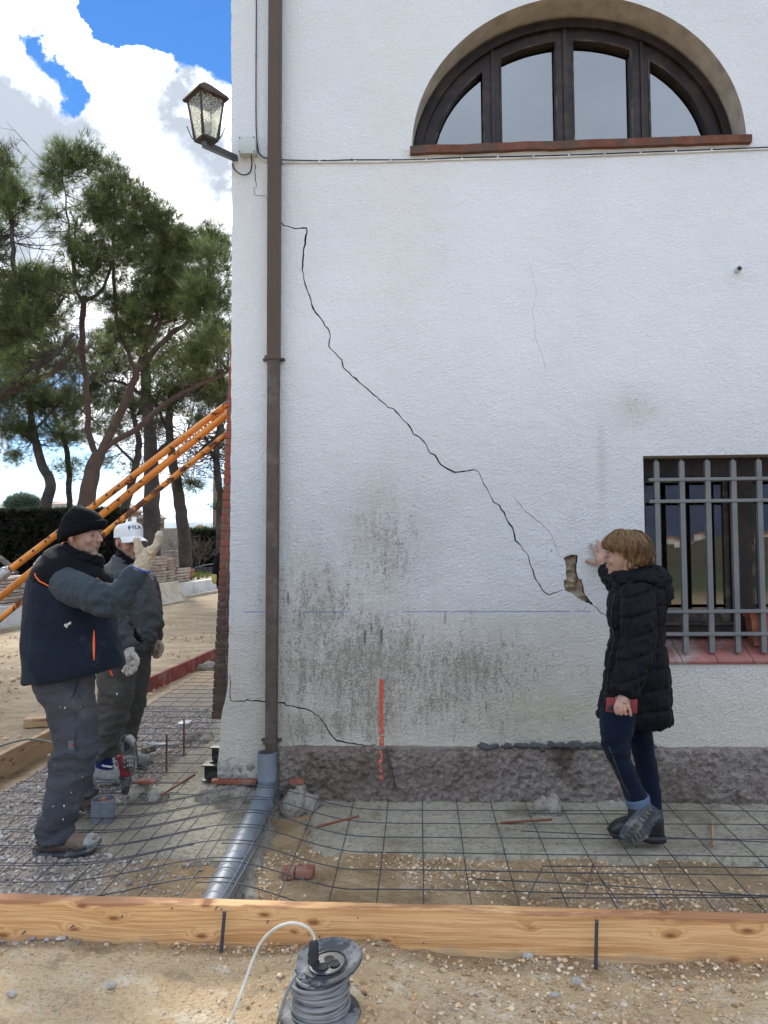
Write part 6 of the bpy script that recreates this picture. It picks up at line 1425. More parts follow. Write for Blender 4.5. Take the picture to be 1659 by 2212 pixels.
# sleeve of the raised arm
mb = MB()
def seg2(mb, st, k=4, n=24, sup=.95): lofts(mb, st, k, sup, n)
mb.tube(crom([onY(140, 1262, -.82), onY(172, 1276, -.90), onY(205, 1290, -.95), onY(240, 1304, -.96), onY(258, 1292, -.96), onY(276, 1265, -.95), onY(292, 1243, -.945), onY(304, 1226, -.94)], 4),
        [.088]*2+[.087]*3+[.084]*4+[.080]*4+[.072]*3+[.066]*3+[.060]*4+[.056]*3+[.052]*2+[.049], 24)
me = soft(mb, .007, 3); ecn = np.array(onY(250, 1295, -.98))
def m_el(a): d = np.linalg.norm(a-ecn, axis=1); return .35+1.1*np.exp(-(d/.11)**2)
fold(me, .010, (11, 5, 11), 2, mask=m_el); fold(me, .006, (24, 10, 16), 7, mask=m_el); slv = link('sleeve', me, FLEECE, man1); bs1 = trees(me)
mb = MB(); mb.tube(crom([onY(150, 1262, -.48), onY(170, 1330, -.40), onY(205, 1385, -.42), onY(232, 1412, -.44)], 4), [.085]*4+[.075]*4+[.06]*4+[.05], 20); me = soft(mb, .009, 3); link('sleeve', me, FLEECE, man1)
# raised glove
mb = MB(); YG1 = -.945
mb.tube([onY(303, 1232, YG1), onY(308, 1222, YG1), onY(314, 1206, YG1), onY(318, 1196, YG1)], [.045, .040, .041, .036], 18)
mb.ell(onY(318, 1196, YG1), (.045, .026, .032), n=12); mb.ell(onY(327, 1189, YG1), (.028, .034, .022), n=12)
mb.tube(crom([onY(308, 1207, YG1-.012), onY(300, 1188, YG1-.02), onY(296.5, 1175, YG1-.022), onY(294, 1163, YG1-.022)], 4), [.023]*3+[.020]*4+[.0175]*3+[.0165]*2+[.010], 12)
for q, (dy, tx, ty, r_) in enumerate([(-.028, 342, 1152, .0145), (-.008, 345, 1149, .0150), (.014, 347, 1154, .0145), (.034, 343, 1163, .0130)]):
    mb.tube(crom([onY(326, 1193, YG1+dy*.7), onY(336-q*.3, 1180+q*1.0, YG1+dy), onY(340+(tx-342)*.6, 1168+q*.6, YG1+dy), onY(tx, ty, YG1+dy)], 4), [r_*1.25]*4+[r_*1.12]*4+[r_]*4+[r_*.75], 12)
me = soft(mb, .0045, 2); fold(me, .004, (26, 26, 26), 4); fold(me, .002, (60, 60, 60), 1); gl1 = link('glove', me, GLOVE, man1)
mb = MB(); A = onY(305, 1228, YG1); ax = (onY(314, 1206, YG1)-A).normalized(); mb.lathe([(.046, -.004), (.0495, -.003), (.0495, .004), (.045, .005)], A-ax*.002, ax, 26); mb.build('cuff_binding', BLUEP, gl1, True)
# piping, pocket, zip pull, paint marks
surfline('orange_piping', bv, [(75, 1239), (78, 1247), (86, 1256), (98, 1262), (110, 1269), (119, 1274)], .0032, OR, v1, .001)
surfline('pocket_zip', bv, [(201.5, 1359), (203, 1375), (203, 1395), (202, 1412), (201, 1429)], .0016, BLACKC, v1, .0)
pts = []
mb = MB()
for i in range(16):
    t = i/15; y = 1361+66*t; w = 3.6*math.sin(math.pi*t)**.8+.4; h0, _ = hit(bv, 202.5-w*.6, y, .003); h1, _ = hit(bv, 202.5+w*.4+.6, y, .003)
    if h0 and h1: pts.append([h0, h1, h1+Vector((0, .006, 0)), h0+Vector((0, .006, 0))])
if len(pts) > 2: mb.rings(pts); mb.build('pocket_lining', OR, v1, True)
surfline('side_seam', bv, [(160, 1310), (158, 1380), (157, 1430), (156, 1474)], .0012, NAVY, v1, 0)
h, _ = hit(bv, 214, 1253, 0)
surfline('chest_piping', bv, [(209, 1248), (214, 1252), (219, 1257)], .003, OR, v1, .002)
mb = MB(); p = [onY(237, 1446, Yj-.02), onY(239, 1453, Yj-.02), onY(243, 1460, Yj-.02)]; mb.tube(p, [.006, .0055, .004], 8); mb.build('zip_cord', OR, v1, True)
WP = simple('dried_plaster', (.45, .45, .43), .95)
mb = MB()
for (x, y) in [(141, 1350), (147, 1348), (151, 1346), (144, 1353)]:
    h, nn = hit(bv, x, y, .0)
    if h: mb.ell(h, (.006, .002, .010), Matrix.Rotation(R(25), 3, 'Y'), n=5)
mb.build('plaster_mark', WP, v1, True)
# trousers
mb = MB()
lofts(mb, [((76,1462),(205,1440),-.67,.15), ((80,1486),(197,1470),-.69,.135), ((90,1510),(203,1495),-.71,.12), ((107,1549),(208,1549),-.73,.11), ((113,1590),(208,1590),-.74,.10), ((114,1631),(207,1631),-.76,.098), ((110,1665),(198,1665),-.77,.092), ((105,1693),(188,1693),-.78,.088), ((99,1725),(177,1725),-.79,.086), ((93,1754),(167,1754),-.80,.086), ((88,1785),(158,1785),-.80,.088), ((83,1806),(156,1806),-.80,.092), ((78,1821),(153,1814),-.80,.095)], 5, .93)
lofts(mb, [((85,1465),(200,1450),-.56,.13), ((100,1520),(196,1510),-.50,.12), ((122,1580),(196,1580),-.43,.10), ((130,1630),(195,1630),-.38,.09), ((140,1680),(198,1680),-.32,.085), ((146,1718),(204,1716),-.27,.085)], 4, .93)
me = soft(mb, .008, 3)
zk = [onY(160, y, -.8).z for y in (1640, 1800, 1480)]
def m_tr(a): z_ = a[:, 2]; return .5+1.0*np.exp(-((z_-zk[0])/.12)**2)+1.5*np.exp(-((z_-zk[1])/.10)**2)+.5*np.exp(-((z_-zk[2])/.08)**2)
fold(me, .009, (4, 3.5, 8), 11, mask=m_tr); fold(me, .003, (12, 9, 18), 15, mask=m_tr); tr1 = link('trousers', me, GREYT, man1); bt1 = trees(me)
# cargo pocket as a raised patch
def patch(name, bvh, quad, mat, parent, th=.006, n=10, off=.004):
    mb = MB(); rows = []
    for i in range(n+1):
        row = []
        for j in range(n+1):
            u_, w_2 = i/n, j/n; x = (quad[0][0]*(1-u_)+quad[1][0]*u_)*(1-w_2)+(quad[3][0]*(1-u_)+quad[2][0]*u_)*w_2; y = (quad[0][1]*(1-u_)+quad[1][1]*u_)*(1-w_2)+(quad[3][1]*(1-u_)+quad[2][1]*u_)*w_2
            e = 1 if 0 < i < n and 0 < j < n else 0; h, _ = hit(bvh, x, y, off*(e)+.0005)
            if not h: return None
            row.append(h)
        rows.append(row)
    m_ = n+1; vs = [p for r_ in rows for p in r_]; mb.add(vs, [(i*m_+j, i*m_+j+1, (i+1)*m_+j+1, (i+1)*m_+j) for i in range(n) for j in range(n)])
    bk = [p+Vector((0, th, 0)) for p in vs]; b0 = len(mb.v); mb.v += [tuple(p) for p in bk]; mb.f += [(b0+(i+1)*m_+j, b0+(i+1)*m_+j+1, b0+i*m_+j+1, b0+i*m_+j) for i in range(n) for j in range(n)]; mb.mi += [0]*(n*n)
    return mb.build(name, mat, parent, 50)
cp = patch('cargo_pocket', bt1, [(128, 1572), (163, 1578), (166, 1634), (126, 1632)], GREYT, tr1, off=.009)
if cp: patch('pocket_badge', trees(cp.data), [(147, 1600), (158, 1600), (159, 1619), (148, 1619)], simple('badge_grey', (.09, .095, .11), .8), cp, off=.002); patch('badge_mark', trees(cp.data), [(150, 1608), (155, 1607), (155, 1612), (150, 1612)], simple('badge_red', (.6, .03, .02), .7), cp, off=.006, n=4)
surfline('side_seam', bt1, [(162, 1500), (165, 1570), (168, 1640), (160, 1710), (150, 1760)], .0016, GREYT, tr1, 0)
surfline('pocket_edge', bt1, [(168, 1468), (160, 1500), (153, 1508)], .0022, BLACKC, tr1, 0)
mb = MB()
for (x, y, s_) in [(138, 1741, 2.2), (136, 1770, 2), (115, 1742, 1.3), (154, 1712, 1.2), (173, 1526, 1.1), (178, 1679, 1.0), (130, 1527, 1.0), (140, 1529, 1.8), (118, 1652, 1)]:
    h, _ = hit(bt1, x, y, .0)
    if h: mb.ell(h, (.0022*s_, .0015, .0032*s_), n=5)
mb.build('paint_spot', simple('yellowish_paint', (.55, .53, .40), .9), tr1, True)
# boots
shoe(man1, [((82,1838),(86,1806),-.80,.032), ((100,1838),(103,1798),-.80,.042), ((125,1838),(128,1794),-.80,.044), ((150,1838),(154,1797),-.80,.046), ((172,1836),(175,1801),-.80,.050), ((192,1832),(196,1802),-.80,.051), ((207,1826),(208,1806),-.80,.044), ((214,1819),(214,1811),-.80,.022)],
     [((75,1838),(76,1826),-.80,.030), ((84,1846),(83,1834),-.80,.044), ((120,1847),(120,1836),-.80,.047), ((155,1846),(155,1834),-.80,.050), ((185,1842),(185,1829),-.80,.056), ((205,1834),(205,1821),-.80,.050), ((216,1824),(216,1812),-.80,.026)], BOOTB, SOLE)
mbc = MB(); rr = lerp_rings([ringLR(a, b_, -.80, w, 18, .9) for a, b_, w in [((186,1831),(190,1800),.0525), ((196,1829),(199,1802),.052), ((208,1824),(209,1807),.045), ((215,1818),(215,1811),.024)]], 4); mbc.rings(rr); link('toe_cap', soft(mbc, .005, 2), BOOTG, man1)
shoe(man1, [((150,1740),(153,1712),-.25,.032), ((175,1742),(176,1708),-.25,.042), ((200,1742),(200,1712),-.25,.045), ((215,1740),(215,1714),-.25,.045), ((224,1736),(224,1720),-.25,.028)],
     [((146,1742),(146,1734),-.25,.03), ((165,1747),(165,1738),-.25,.045), ((195,1747),(195,1738),-.25,.05), ((215,1745),(215,1735),-.25,.048), ((226,1740),(226,1731),-.25,.026)], BOOTB, SOLE)

# ---- second worker in the white cap
Y2 = .30
ho2 = onY(278, 1172, Y2); hf2 = Vector((.76, -.64, -.10))
mb = MB(); P2, M2 = head(mb, ho2, hf2, Vector((0, 0, 1)), 1.0)
core(mb, [(onY(262, 1235, Y2), .10), (onY(285, 1300, Y2), .16), (onY(290, 1385, Y2), .15), (onY(280, 1420, Y2), .12)])
for (xs_, ys_) in [((255, 230, 225), (.22, .22, .24)), ((292, 285, 270), (.42, .5, .58))]: core(mb, [(onY(xs_[0], 1415, ys_[0]), .09), (onY(xs_[1], 1520, ys_[1]), .055), (onY(xs_[2], 1640, ys_[2]), .035)])
core(mb, [(onY(240, 1245, .12), .06), (onY(248, 1330, .10), .045), (onY(272, 1395, .02), .03), (onY(280, 1430, .0), .03)])
core(mb, [(onY(315, 1250, .45), .055), (onY(330, 1330, .5), .045), (onY(335, 1380, .46), .03), (onY(337, 1400, .46), .03)])
me = soft(mb, .0055, 3); paint_skin(me, (.33, .185, .135), feats(P2, (.20, .15, .13))); man2 = link('person', me, SK1); tag(man2, 'worker in white cap and torn charcoal sweatshirt standing behind the raised glove', 'person'); eye(man2, P2, M2)
mb = MB(); f2 = hf2.normalized(); r2 = f2.cross(UP).normalized()
for k_, (h_, ra, rb_) in enumerate([]): pass
capM = Matrix((f2, r2, UP)).transposed()
rr = []
for (h_, ra, rb_, of) in [(.030, .104, .088, -.004), (.050, .105, .089, -.004), (.075, .104, .088, -.002), (.100, .098, .083, 0), (.120, .082, .07, .004), (.129, .058, .050, .006), (.133, .025, .022, .008)]:
    rr.append([ho2+capM @ Vector((of+ra*math.cos(2*math.pi*q/36), rb_*math.sin(2*math.pi*q/36), h_+.012*math.cos(2*math.pi*q/36))) for q in range(36)])
mb.rings(lerp_rings(rr, 3)); me = soft(mb, .005, 2); fold(me, .004, (12, 12, 12), 8, ridge=False); cap = link('cap', me, WHITEC, man2); bc = trees(me)
mb = MB(); vs = []; n1, n2 = 24, 8      # brim, curved
for th_ in (0, .005):
    for j in range(n2+1):
        for i in range(n1+1):
            a = R(-68+136*i/n1); t = j/n2; rad_a = .100+.086*t; rad_b = .086+.006*t; x = rad_a*math.cos(a)-.0+.006*t; y = rad_b*math.sin(a); z_ = .036-.012*t-.020*(math.sin(a)**2)*(.4+.6*t)-.010*t+.012*math.cos(a)
            vs.append(ho2+capM @ Vector((x, y, z_-th_+.006)))
m_ = n1+1; N_ = m_*(n2+1); fs = []
for j in range(n2):
    for i in range(n1): fs += [(j*m_+i, j*m_+i+1, (j+1)*m_+i+1, (j+1)*m_+i), (N_+(j+1)*m_+i, N_+(j+1)*m_+i+1, N_+j*m_+i+1, N_+j*m_+i)]
for i in range(n1): fs.append((n2*m_+i, n2*m_+i+1, N_+n2*m_+i+1, N_+n2*m_+i))
mb.add(vs, fs); mb.build('brim', WHITEC, cap, True)
h, nn = hit(bc, 293, 1138.5, .0)
fc = bpy.data.curves.new('lettering', 'FONT'); fc.body = 'FILA'; fc.size = .036; fc.align_x = 'CENTER'; fc.align_y = 'CENTER'; fc.extrude = .0008; fc.offset = .0006; fc.space_character = 1.1
fo = bpy.data.objects.new('t', fc); C.objects.link(fo); fme = evalmesh(fo); bpy.data.objects.remove(fo)
if h:
    zax = nn if nn.dot(CAM-h) > 0 else -nn; xax = UP.cross(zax).normalized(); yax = zax.cross(xax); M_ = Matrix((xax, yax, zax)).transposed(); a = vco(fme)
    out = []
    for p in a:
        w_ = h+M_ @ Vector((p[0]*1.25, p[1], 0)); hh = bc.ray_cast(w_+zax*.05, -zax); base_ = hh[0] if hh[0] else w_; out.append(tuple(base_+zax*(.001+p[2])))
    setco(fme, np.array(out)); fme.materials.clear(); link('lettering', fme, simple('navy_thread', (.01, .015, .06), .7), cap)
mb = MB()       # black headband under the cap
rr = [[ho2+capM @ Vector((-.012+.094*math.cos(2*math.pi*q/30), .083*math.sin(2*math.pi*q/30), h_+.02*math.cos(2*math.pi*q/30)*(-1 if h_ < 0 else 1)*(.5))) for q in range(8, 23)] for h_ in ()]
for q0_ in [0]:
    ringsb = []
    for i in range(15):
        a = R(92+176*i/14); c_, s__ = math.cos(a), math.sin(a); ringsb.append([ho2+capM @ Vector((-.010+rr_*.094*c_, rr_*.082*s__, z_)) for rr_, z_ in ((.98, .045), (1.06, .045), (1.07, -.02), (1.0, -.032))])
mb.rings(ringsb); mb.build('headband', BLACKC, man2, True)
mb = MB(); lofts(mb, [((242,1224),(304,1234),Y2,.12), ((247,1208),(303,1224),Y2,.10), ((254,1194),(300,1216),Y2,.085), ((257,1184),(288,1204),Y2,.07)], 4); me = soft(mb, .006, 3); fold(me, .005, (9, 9, 30), 3); link('neck_warmer', me, BLACKC, man2)
mb = MB(); lofts(mb, [((246,1404),(324,1404),Y2,.17), ((242,1392),(334,1390),Y2,.20), ((240,1372),(343,1370),Y2,.215), ((238,1340),(345,1338),Y2,.22), ((234,1300),(338,1298),Y2,.215), ((228,1262),(327,1260),Y2,.205), ((224,1240),(317,1240),Y2,.19), ((232,1222),(306,1230),Y2,.14), ((244,1208),(299,1222),Y2,.105), ((248,1198),(296,1214),Y2,.095)], 5, .92)
me = soft(mb, .008, 4)
def m_t2(a): return .4+1.0*np.exp(-((a[:, 2]-onY(290, 1375, Y2).z)/.12)**2)
fold(me, .012, (6, 6, 10), 31, mask=m_t2); fold(me, .005, (16, 16, 18), 33, mask=m_t2); sw = link('sweatshirt', me, GREYS, man2); b2 = trees(me)
mb = MB(); mb.tube(crom([onY(240, 1248, .13), onY(240, 1285, .08), onY(248, 1325, .06), onY(258, 1360, .03), onY(270, 1385, .0), onY(277, 1401, -.01)], 4), [.085]*4+[.08]*4+[.076]*4+[.068]*4+[.056]*4+[.050], 22); me = soft(mb, .007, 3); fold(me, .009, (8, 8, 12), 41); link('sleeve', me, GREYS, man2)
mb = MB(); mb.tube(crom([onY(312, 1250, .44), onY(325, 1290, .50), onY(329, 1330, .52), onY(332, 1360, .48), onY(335, 1384, .46)], 4), [.075]*4+[.068]*4+[.062]*4+[.055]*4+[.045], 20); me = soft(mb, .008, 3); fold(me, .006, (8, 8, 12), 43); link('sleeve', me, GREYS, man2)
# torn hem, hanging flap and dark hole
mb = MB()
import itertools
for (x0_, y0_, x1_, y1_, w_, sd) in [(288, 1352, 280, 1385, .020, 1), (296, 1356, 303, 1372, .016, 2), (284, 1378, 300, 1392, .018, 3), (304, 1362, 308, 1384, .014, 4)]:
    P = []; h0, _ = hit(b2, x0_, y0_, .006); h1, _ = hit(b2, x1_, y1_, .014)
    if h0 and h1:
        for i in range(9):
            p = h0.lerp(h1, i/8); ww = w_*(1-.3*abs(i/8-.5))*(1+.5*ns((i*.7, sd, 0))); dd = Vector((1, .2, .3)).normalized(); cv = .012*math.sin(i/8*math.pi)
            P.append([p-dd*ww+Vector((0, -cv, .004*ns((i, sd, 1)))), p+Vector((0, -cv-.008, 0)), p+dd*ww+Vector((0, -cv, 0)), p+Vector((0, -cv+.003, 0))])
        mb.rings(P)
mb.build('torn_flap', GREYS, sw, True)
pt_ = patch('torn_hole', b2, [(285, 1356), (303, 1360), (310, 1385), (288, 1394)], BLACKC, sw, off=.0015, n=6)
# gloves
def glove_hang(root, wr, kn, fing, Yc, mat, rw=.036):
    mb = MB(); mb.tube([onY(*wr, Yc), onY((wr[0]+kn[0])/2, (wr[1]+kn[1])/2, Yc), onY(*kn, Yc)], [rw, rw*1.05, rw*.95], 16); mb.ell(onY(*kn, Yc), (.040, .026, .030), n=10)
    for (p0, p1, p2, dy, r_) in fing: mb.tube(crom([onY(*p0, Yc+dy), onY(*p1, Yc+dy), onY(*p2, Yc+dy*.9)], 5), [r_*1.1]*5+[r_]*5+[r_*.8], 10)
    me = soft(mb, .0045, 2); fold(me, .003, (28, 28, 28), 3); return link('glove', me, mat, root)
glove_hang(man2, (275, 1398), (277, 1424), [((284,1430),(292,1436),(290,1450),-.03,.014), ((282,1434),(288,1446),(282,1456),-.012,.0145), ((276,1436),(280,1450),(273,1458),.008,.0145), ((270,1434),(271,1447),(264,1452),.028,.0135), ((288,1412),(296,1424),(295,1438),-.035,.015)], -.01, GLOVE2, .040)
glove_hang(man2, (336, 1380), (338, 1398), [((343,1402),(347,1412),(342,1418),-.03,.013), ((340,1404),(342,1416),(336,1420),-.01,.0135), ((335,1404),(335,1416),(330,1418),.01,.0135), ((331,1402),(329,1412),(325,1413),.028,.0125), ((345,1388),(350,1398),(348,1408),-.035,.014)], .46, GLOVE, .034)
# trousers
mb = MB()
lofts(mb, [((222,1398),(300,1394),.22,.14), ((214,1430),(297,1426),.21,.13), ((213,1461),(293,1458),.20,.12), ((214,1488),(289,1488),.20,.115), ((214,1525),(282,1527),.21,.105), ((210,1555),(271,1562),.21,.098), ((207,1585),(259,1590),.22,.092), ((206,1611),(250,1614),.23,.088), ((207,1636),(243,1632),.24,.085)], 5)
lofts(mb, [((250,1398),(324,1396),.36,.14), ((258,1435),(321,1432),.38,.125), ((262,1470),(320,1467),.42,.115), ((262,1515),(312,1515),.47,.105), ((260,1566),(301,1566),.52,.09), ((256,1600),(289,1600),.56,.085), ((252,1634),(284,1634),.58,.085)], 5)
me = soft(mb, .008, 3); zz2 = [onY(230, y, .22).z for y in (1560, 1625)]
def m_t3(a): return .5+.7*np.exp(-((a[:, 2]-zz2[0])/.12)**2)+1.3*np.exp(-((a[:, 2]-zz2[1])/.10)**2)
fold(me, .009, (4, 3.5, 8), 51, mask=m_t3); fold(me, .003, (12, 9, 18), 55, mask=m_t3); GREYT2 = cloth('dusty_grey_trousers', (.068, .065, .061), ws=160, dirt=(.13, .12, .10), da=.45, dv=2.6); t2_ = link('trousers', me, GREYT2, man2); bt2 = trees(me)
cp = patch('cargo_pocket', bt2, [(240, 1482), (268, 1480), (270, 1516), (243, 1520)], GREYT2, t2_, off=.008)
if cp: bb = trees(cp.data); patch('pocket_flap', bb, [(240, 1480), (268, 1478), (267, 1494), (242, 1495)], GREYT2, cp, off=.006, n=6); patch('pull_tab', bb, [(251, 1497), (254, 1497), (254, 1502), (251, 1502)], simple('white_tab', (.6, .6, .58), .7), cp, off=.006, n=3)
BLUEK = cloth('blue_shoe_cloth', (.015, .02, .10), ws=120)
shoe(man2, [((196,1683),(200,1652),.25,.034), ((215,1686),(219,1646),.25,.044), ((232,1687),(237,1654),.25,.048), ((248,1687),(250,1663),.25,.048), ((259,1686),(260,1672),.25,.032)],
     [((192,1684),(192,1676),.25,.032), ((210,1690),(210,1681),.25,.046), ((235,1692),(235,1683),.25,.05), ((252,1691),(252,1682),.25,.05), ((263,1688),(263,1680),.25,.03)], BOOTG, BOOTG)
mb = MB(); lofts(mb, [((206,1654),(246,1662),.25,.047), ((208,1644),(243,1652),.25,.05), ((210,1630),(240,1634),.245,.045)], 4); mm = soft(mb, .005, 2); link('blue_shoe_lining', mm, BLUEK, man2)
mb = MB()
for k_ in range(7): p = onY(222+k_*3.2, 1653+k_*.5+(k_ % 2)*2, .195); mb.ell(p, (.010, .006, .004), n=5)
mb.build('shoe_lace', simple('white_lace', (.7, .72, .72), .8), man2, True)
shoe(man2, [((254,1650),(258,1624),.60,.034), ((275,1652),(278,1622),.60,.042), ((298,1652),(300,1628),.60,.048), ((313,1651),(315,1630),.60,.048), ((324,1647),(324,1637),.60,.03)],
     [((250,1650),(250,1643),.60,.032), ((270,1655),(270,1647),.60,.046), ((300,1655),(300,1647),.60,.05), ((315,1654),(315,1646),.60,.048), ((327,1650),(327,1643),.60,.03)], BOOTG, SOLE)

# ---- woman leaning a hand on the wall
Yw = -.62
ho3 = onY(1347, 1199, Yw); hf3 = Vector((-.96, .24, -.06)); 
mb = MB(); P3, M3_ = head(mb, ho3, hf3, Vector((-.05, 0, 1)), .96, 1.05, ears=False)
core(mb, [(onY(1365, 1265, Yw), .09), (onY(1372, 1330, Yw), .12), (onY(1375, 1420, Yw), .12), (onY(1372, 1540, Yw), .13)])
core(mb, [(onY(1338, 1580, -.74), .085), (onY(1338, 1640, -.78), .06), (onY(1375, 1725, -.80), .04), (onY(1385, 1765, -.82), .035)])
core(mb, [(onY(1385, 1580, -.55), .085), (onY(1395, 1660, -.58), .055), (onY(1408, 1780, -.66), .036)])
core(mb, [(onY(1378, 1275, -.80), .055), (onY(1380, 1375, -.86), .042), (onY(1365, 1440, -.90), .035), (onY(1347, 1500, -.94), .023)])
core(mb, [(onY(1350, 1275, -.45), .055), (onY(1332, 1256, -.28), .042), (onY(1308, 1230, -.085), .026)])
# left hand flat on the wall: palm and five fingers
YH = -.026
mb.tube([onY(1307, 1229, -.07), onY(1301, 1220, -.045), onY(1297, 1210, -.034), onY(1295, 1202, YH)], [.024, .026, .030, .022], 14); mb.ell(onY(1298, 1209, -.032), (.036, .018, .040), n=10)
for pts, r_ in [([(1300,1220,-.035),(1290,1218,-.026),(1279,1215,-.018),(1271,1212,-.014),(1264.5,1210,-.012)], .0098), ([(1290,1204,-.028),(1286,1195,-.026),(1283,1186,-.026),(1278.5,1179,-.018),(1275,1173.5,-.012)], .0086), ([(1295,1200,-.028),(1294,1189,-.028),(1294,1180,-.028),(1292.5,1172,-.018),(1291,1165.5,-.012)], .0088),
                ([(1300,1200,-.028),(1301,1190,-.026),(1302,1181,-.026),(1301,1174,-.018),(1300,1168,-.012)], .0084), ([(1305,1205,-.028),(1308,1197,-.026),(1311,1190,-.024),(1312,1184,-.018),(1313,1178.5,-.012)], .0074)]:
    mb.tube(crom([onY(*p) for p in pts], 3), [r_*1.18]*4+[r_*1.05]*4+[r_]*4+[r_*.72], 10)
# right hand over the phone
YP = -.972
mb.tube([onY(1347, 1494, -.945), onY(1347, 1504, -.96), onY(1346, 1514, -.972), onY(1345, 1521, -.978)], [.023, .026, .030, .026], 14); mb.ell(onY(1345, 1516, -.972), (.036, .018, .022), n=10)
for pts, r_ in [([(1334,1518,-.985),(1330,1526,-.994),(1330,1536,-.993),(1335,1543,-.988)], .0090), ([(1342,1520,-.988),(1340,1530,-.998),(1340,1538,-.996),(1343,1544.5,-.990)], .0092), ([(1349,1520,-.986),(1349,1530,-.996),(1350,1538,-.995),(1353,1544.5,-.989)], .0088), ([(1355,1517,-.984),(1358,1527,-.992),(1361,1537,-.992),(1363,1547,-.988)], .0080), ([(1334,1508,-.955),(1328,1516,-.945),(1326,1526,-.942),(1328,1534,-.944)], .0100)]:
    mb.tube(crom([onY(*p) for p in pts], 3), [r_*1.15]*3+[r_*1.05]*3+[r_]*3+[r_*.75], 10)
me = soft(mb, .0036, 2)
SK2 = skinmat('fair_skin', (.46, .27, .21), None); ft = feats(P3, None, (.30, .13, .11), (.14, .09, .05), .96, (.355, .208, .16))
for p in [(1264.5,1210,-.012),(1275,1173.5,-.012),(1291,1165.5,-.012),(1300,1168,-.012)]: ft.append((onY(*p), .014, (.44, .18, .15), .5))
for p in [(1340,1536,-1.0),(1350,1536,-1.0),(1330,1534,-1.0)]: ft.append((onY(*p), .012, (.50, .22, .19), .5))
paint_skin(me, (.36, .215, .165), ft); wom = link('person', me, SK2); tag(wom, 'woman in long black quilted coat leaning a hand on the wall, one foot lifted', 'person'); eye(wom, P3, M3_, .95)
mb = MB(); rg = onY(1349.5, 1533, -.996); mb.lathe([(.0098, -.0015), (.0106, 0), (.0098, .0015)], rg, Vector((0, .1, 1)), 16); mb.build('ring', simple('gold', (.7, .45, .15), .25, 1.0), wom, True)
# phone
pa = onY(1308.5, 1507, -.968); pb = onY(1377, 1540.5, -.968); ph = MB(); rollm = Matrix.Translation((pa+pb)/2) @ Matrix.Rotation(R(3.5), 4, 'Y'); w_, h_ = (pb.x-pa.x)/2, (pa.z-pb.z)/2*.93
ph.box((-w_, -.005, -h_), (w_, .005, h_), rollm, bev=.0045); phone = ph.build('phone', simple('red_phone_case', (.18, .022, .026), .45, var=.1)); tag(phone, 'dark red phone case held sideways in the hand of the woman', 'phone')
mb = MB(); mb.box((-w_+.009, -.0075, -h_+.007), (-w_+.036, -.0052, -h_+.030), rollm, bev=.001); cmod = mb.build('camera_module', BLACKPL, phone)
mb = MB()
for (x, z_) in [(-w_+.016, -h_+.013), (-w_+.016, -h_+.023), (-w_+.028, -h_+.023)]: mb.lathe([(.0035, 0), (.0035, .001), (0, .001)], rollm @ Vector((x, -.0077, z_)), Vector((0, -1, 0)), 12)
mb.build('lens', simple('lens_glass', (.05, .06, .08), .1), cmod)
# hair
mb = MB()
lofts(mb, [((1353,1222),(1398,1222),Yw,.055), ((1346,1215),(1404,1214),Yw,.082), ((1338,1204),(1408,1202),Yw,.094), ((1322,1192),(1407,1190),Yw,.102), ((1306,1183),(1402,1178),Yw,.105), ((1308,1172),(1396,1168),Yw,.100), ((1318,1160),(1384,1157),Yw,.085), ((1332,1151),(1370,1150),Yw,.05), ((1345,1147),(1358,1147),Yw,.015)], 5, .95)
for k_ in range(26):      # loose curls round the nape and the back
    t_ = k_/25; x_ = 1358+50*t_+random.uniform(-3, 3); y_ = 1222-10*t_**2-random.uniform(0, 22)*t_; mb.ell(onY(x_, y_, Yw+random.uniform(-.085, .085)*(1-.6*t_)), (.013, .013, .020), Matrix.Rotation(random.uniform(-.7, .7), 3, 'Y'), n=6)
me = soft(mb, .005, 2); a = vco(me); n_ = vno(me); c = np.array(onY(1352, 1152, Yw)); d_v = a-c; az = np.arctan2(d_v[:, 1], d_v[:, 0]); dn_ = np.empty(len(a))
for i in range(len(a)): dn_[i] = noise.noise(Vector((az[i]*7+a[i][2]*6, a[i][2]*5, 1)))*.016+noise.noise(Vector((az[i]*19+a[i][2]*16, a[i][2]*9, 3)))*.011
fc_ = np.array(P3(.06, 0, -.03)); keep = np.ones(len(a))
setco(me, a+n_*dn_[:, None])
# carve the face side open: pull hair back off the cheek
a = vco(me); loc = (a-np.array(ho3)) @ np.array(M3_); msk = (loc[:, 0] > .030) & (loc[:, 2] < .012); tgt = .030; 
w_f = np.clip((loc[:, 0]-.030)/.02, 0, 1)*np.clip((.018-loc[:, 2])/.012, 0, 1); a2 = a.copy(); sh = np.zeros_like(loc); xb = .034+np.clip((loc[:, 2]+.045)/.058, 0, 1)*.058; w_f = np.clip((loc[:, 0]-xb)/.012, 0, 1)*np.clip((.030-loc[:, 2])/.012, 0, 1); sh[:, 0] = -(loc[:, 0]-xb)*w_f; sh[:, 1] = -loc[:, 1]*.22*w_f; a2 = a+sh @ np.array(M3_).T; setco(me, a2)
m, g, b = newmat('auburn_hair'); v = g.co(); at = g.N('ShaderNodeAttribute', attribute_name='tint').outputs['Color']; g.put(b.inputs['Base Color'], at); b.inputs['Roughness'].default_value = .45; b.inputs['Specular IOR Level'].default_value = .35; g.put(b.inputs['Normal'], g.bump(g.noise(g.co((1, 1, .4)), 120, 4), .6, .003)); HAIR = m
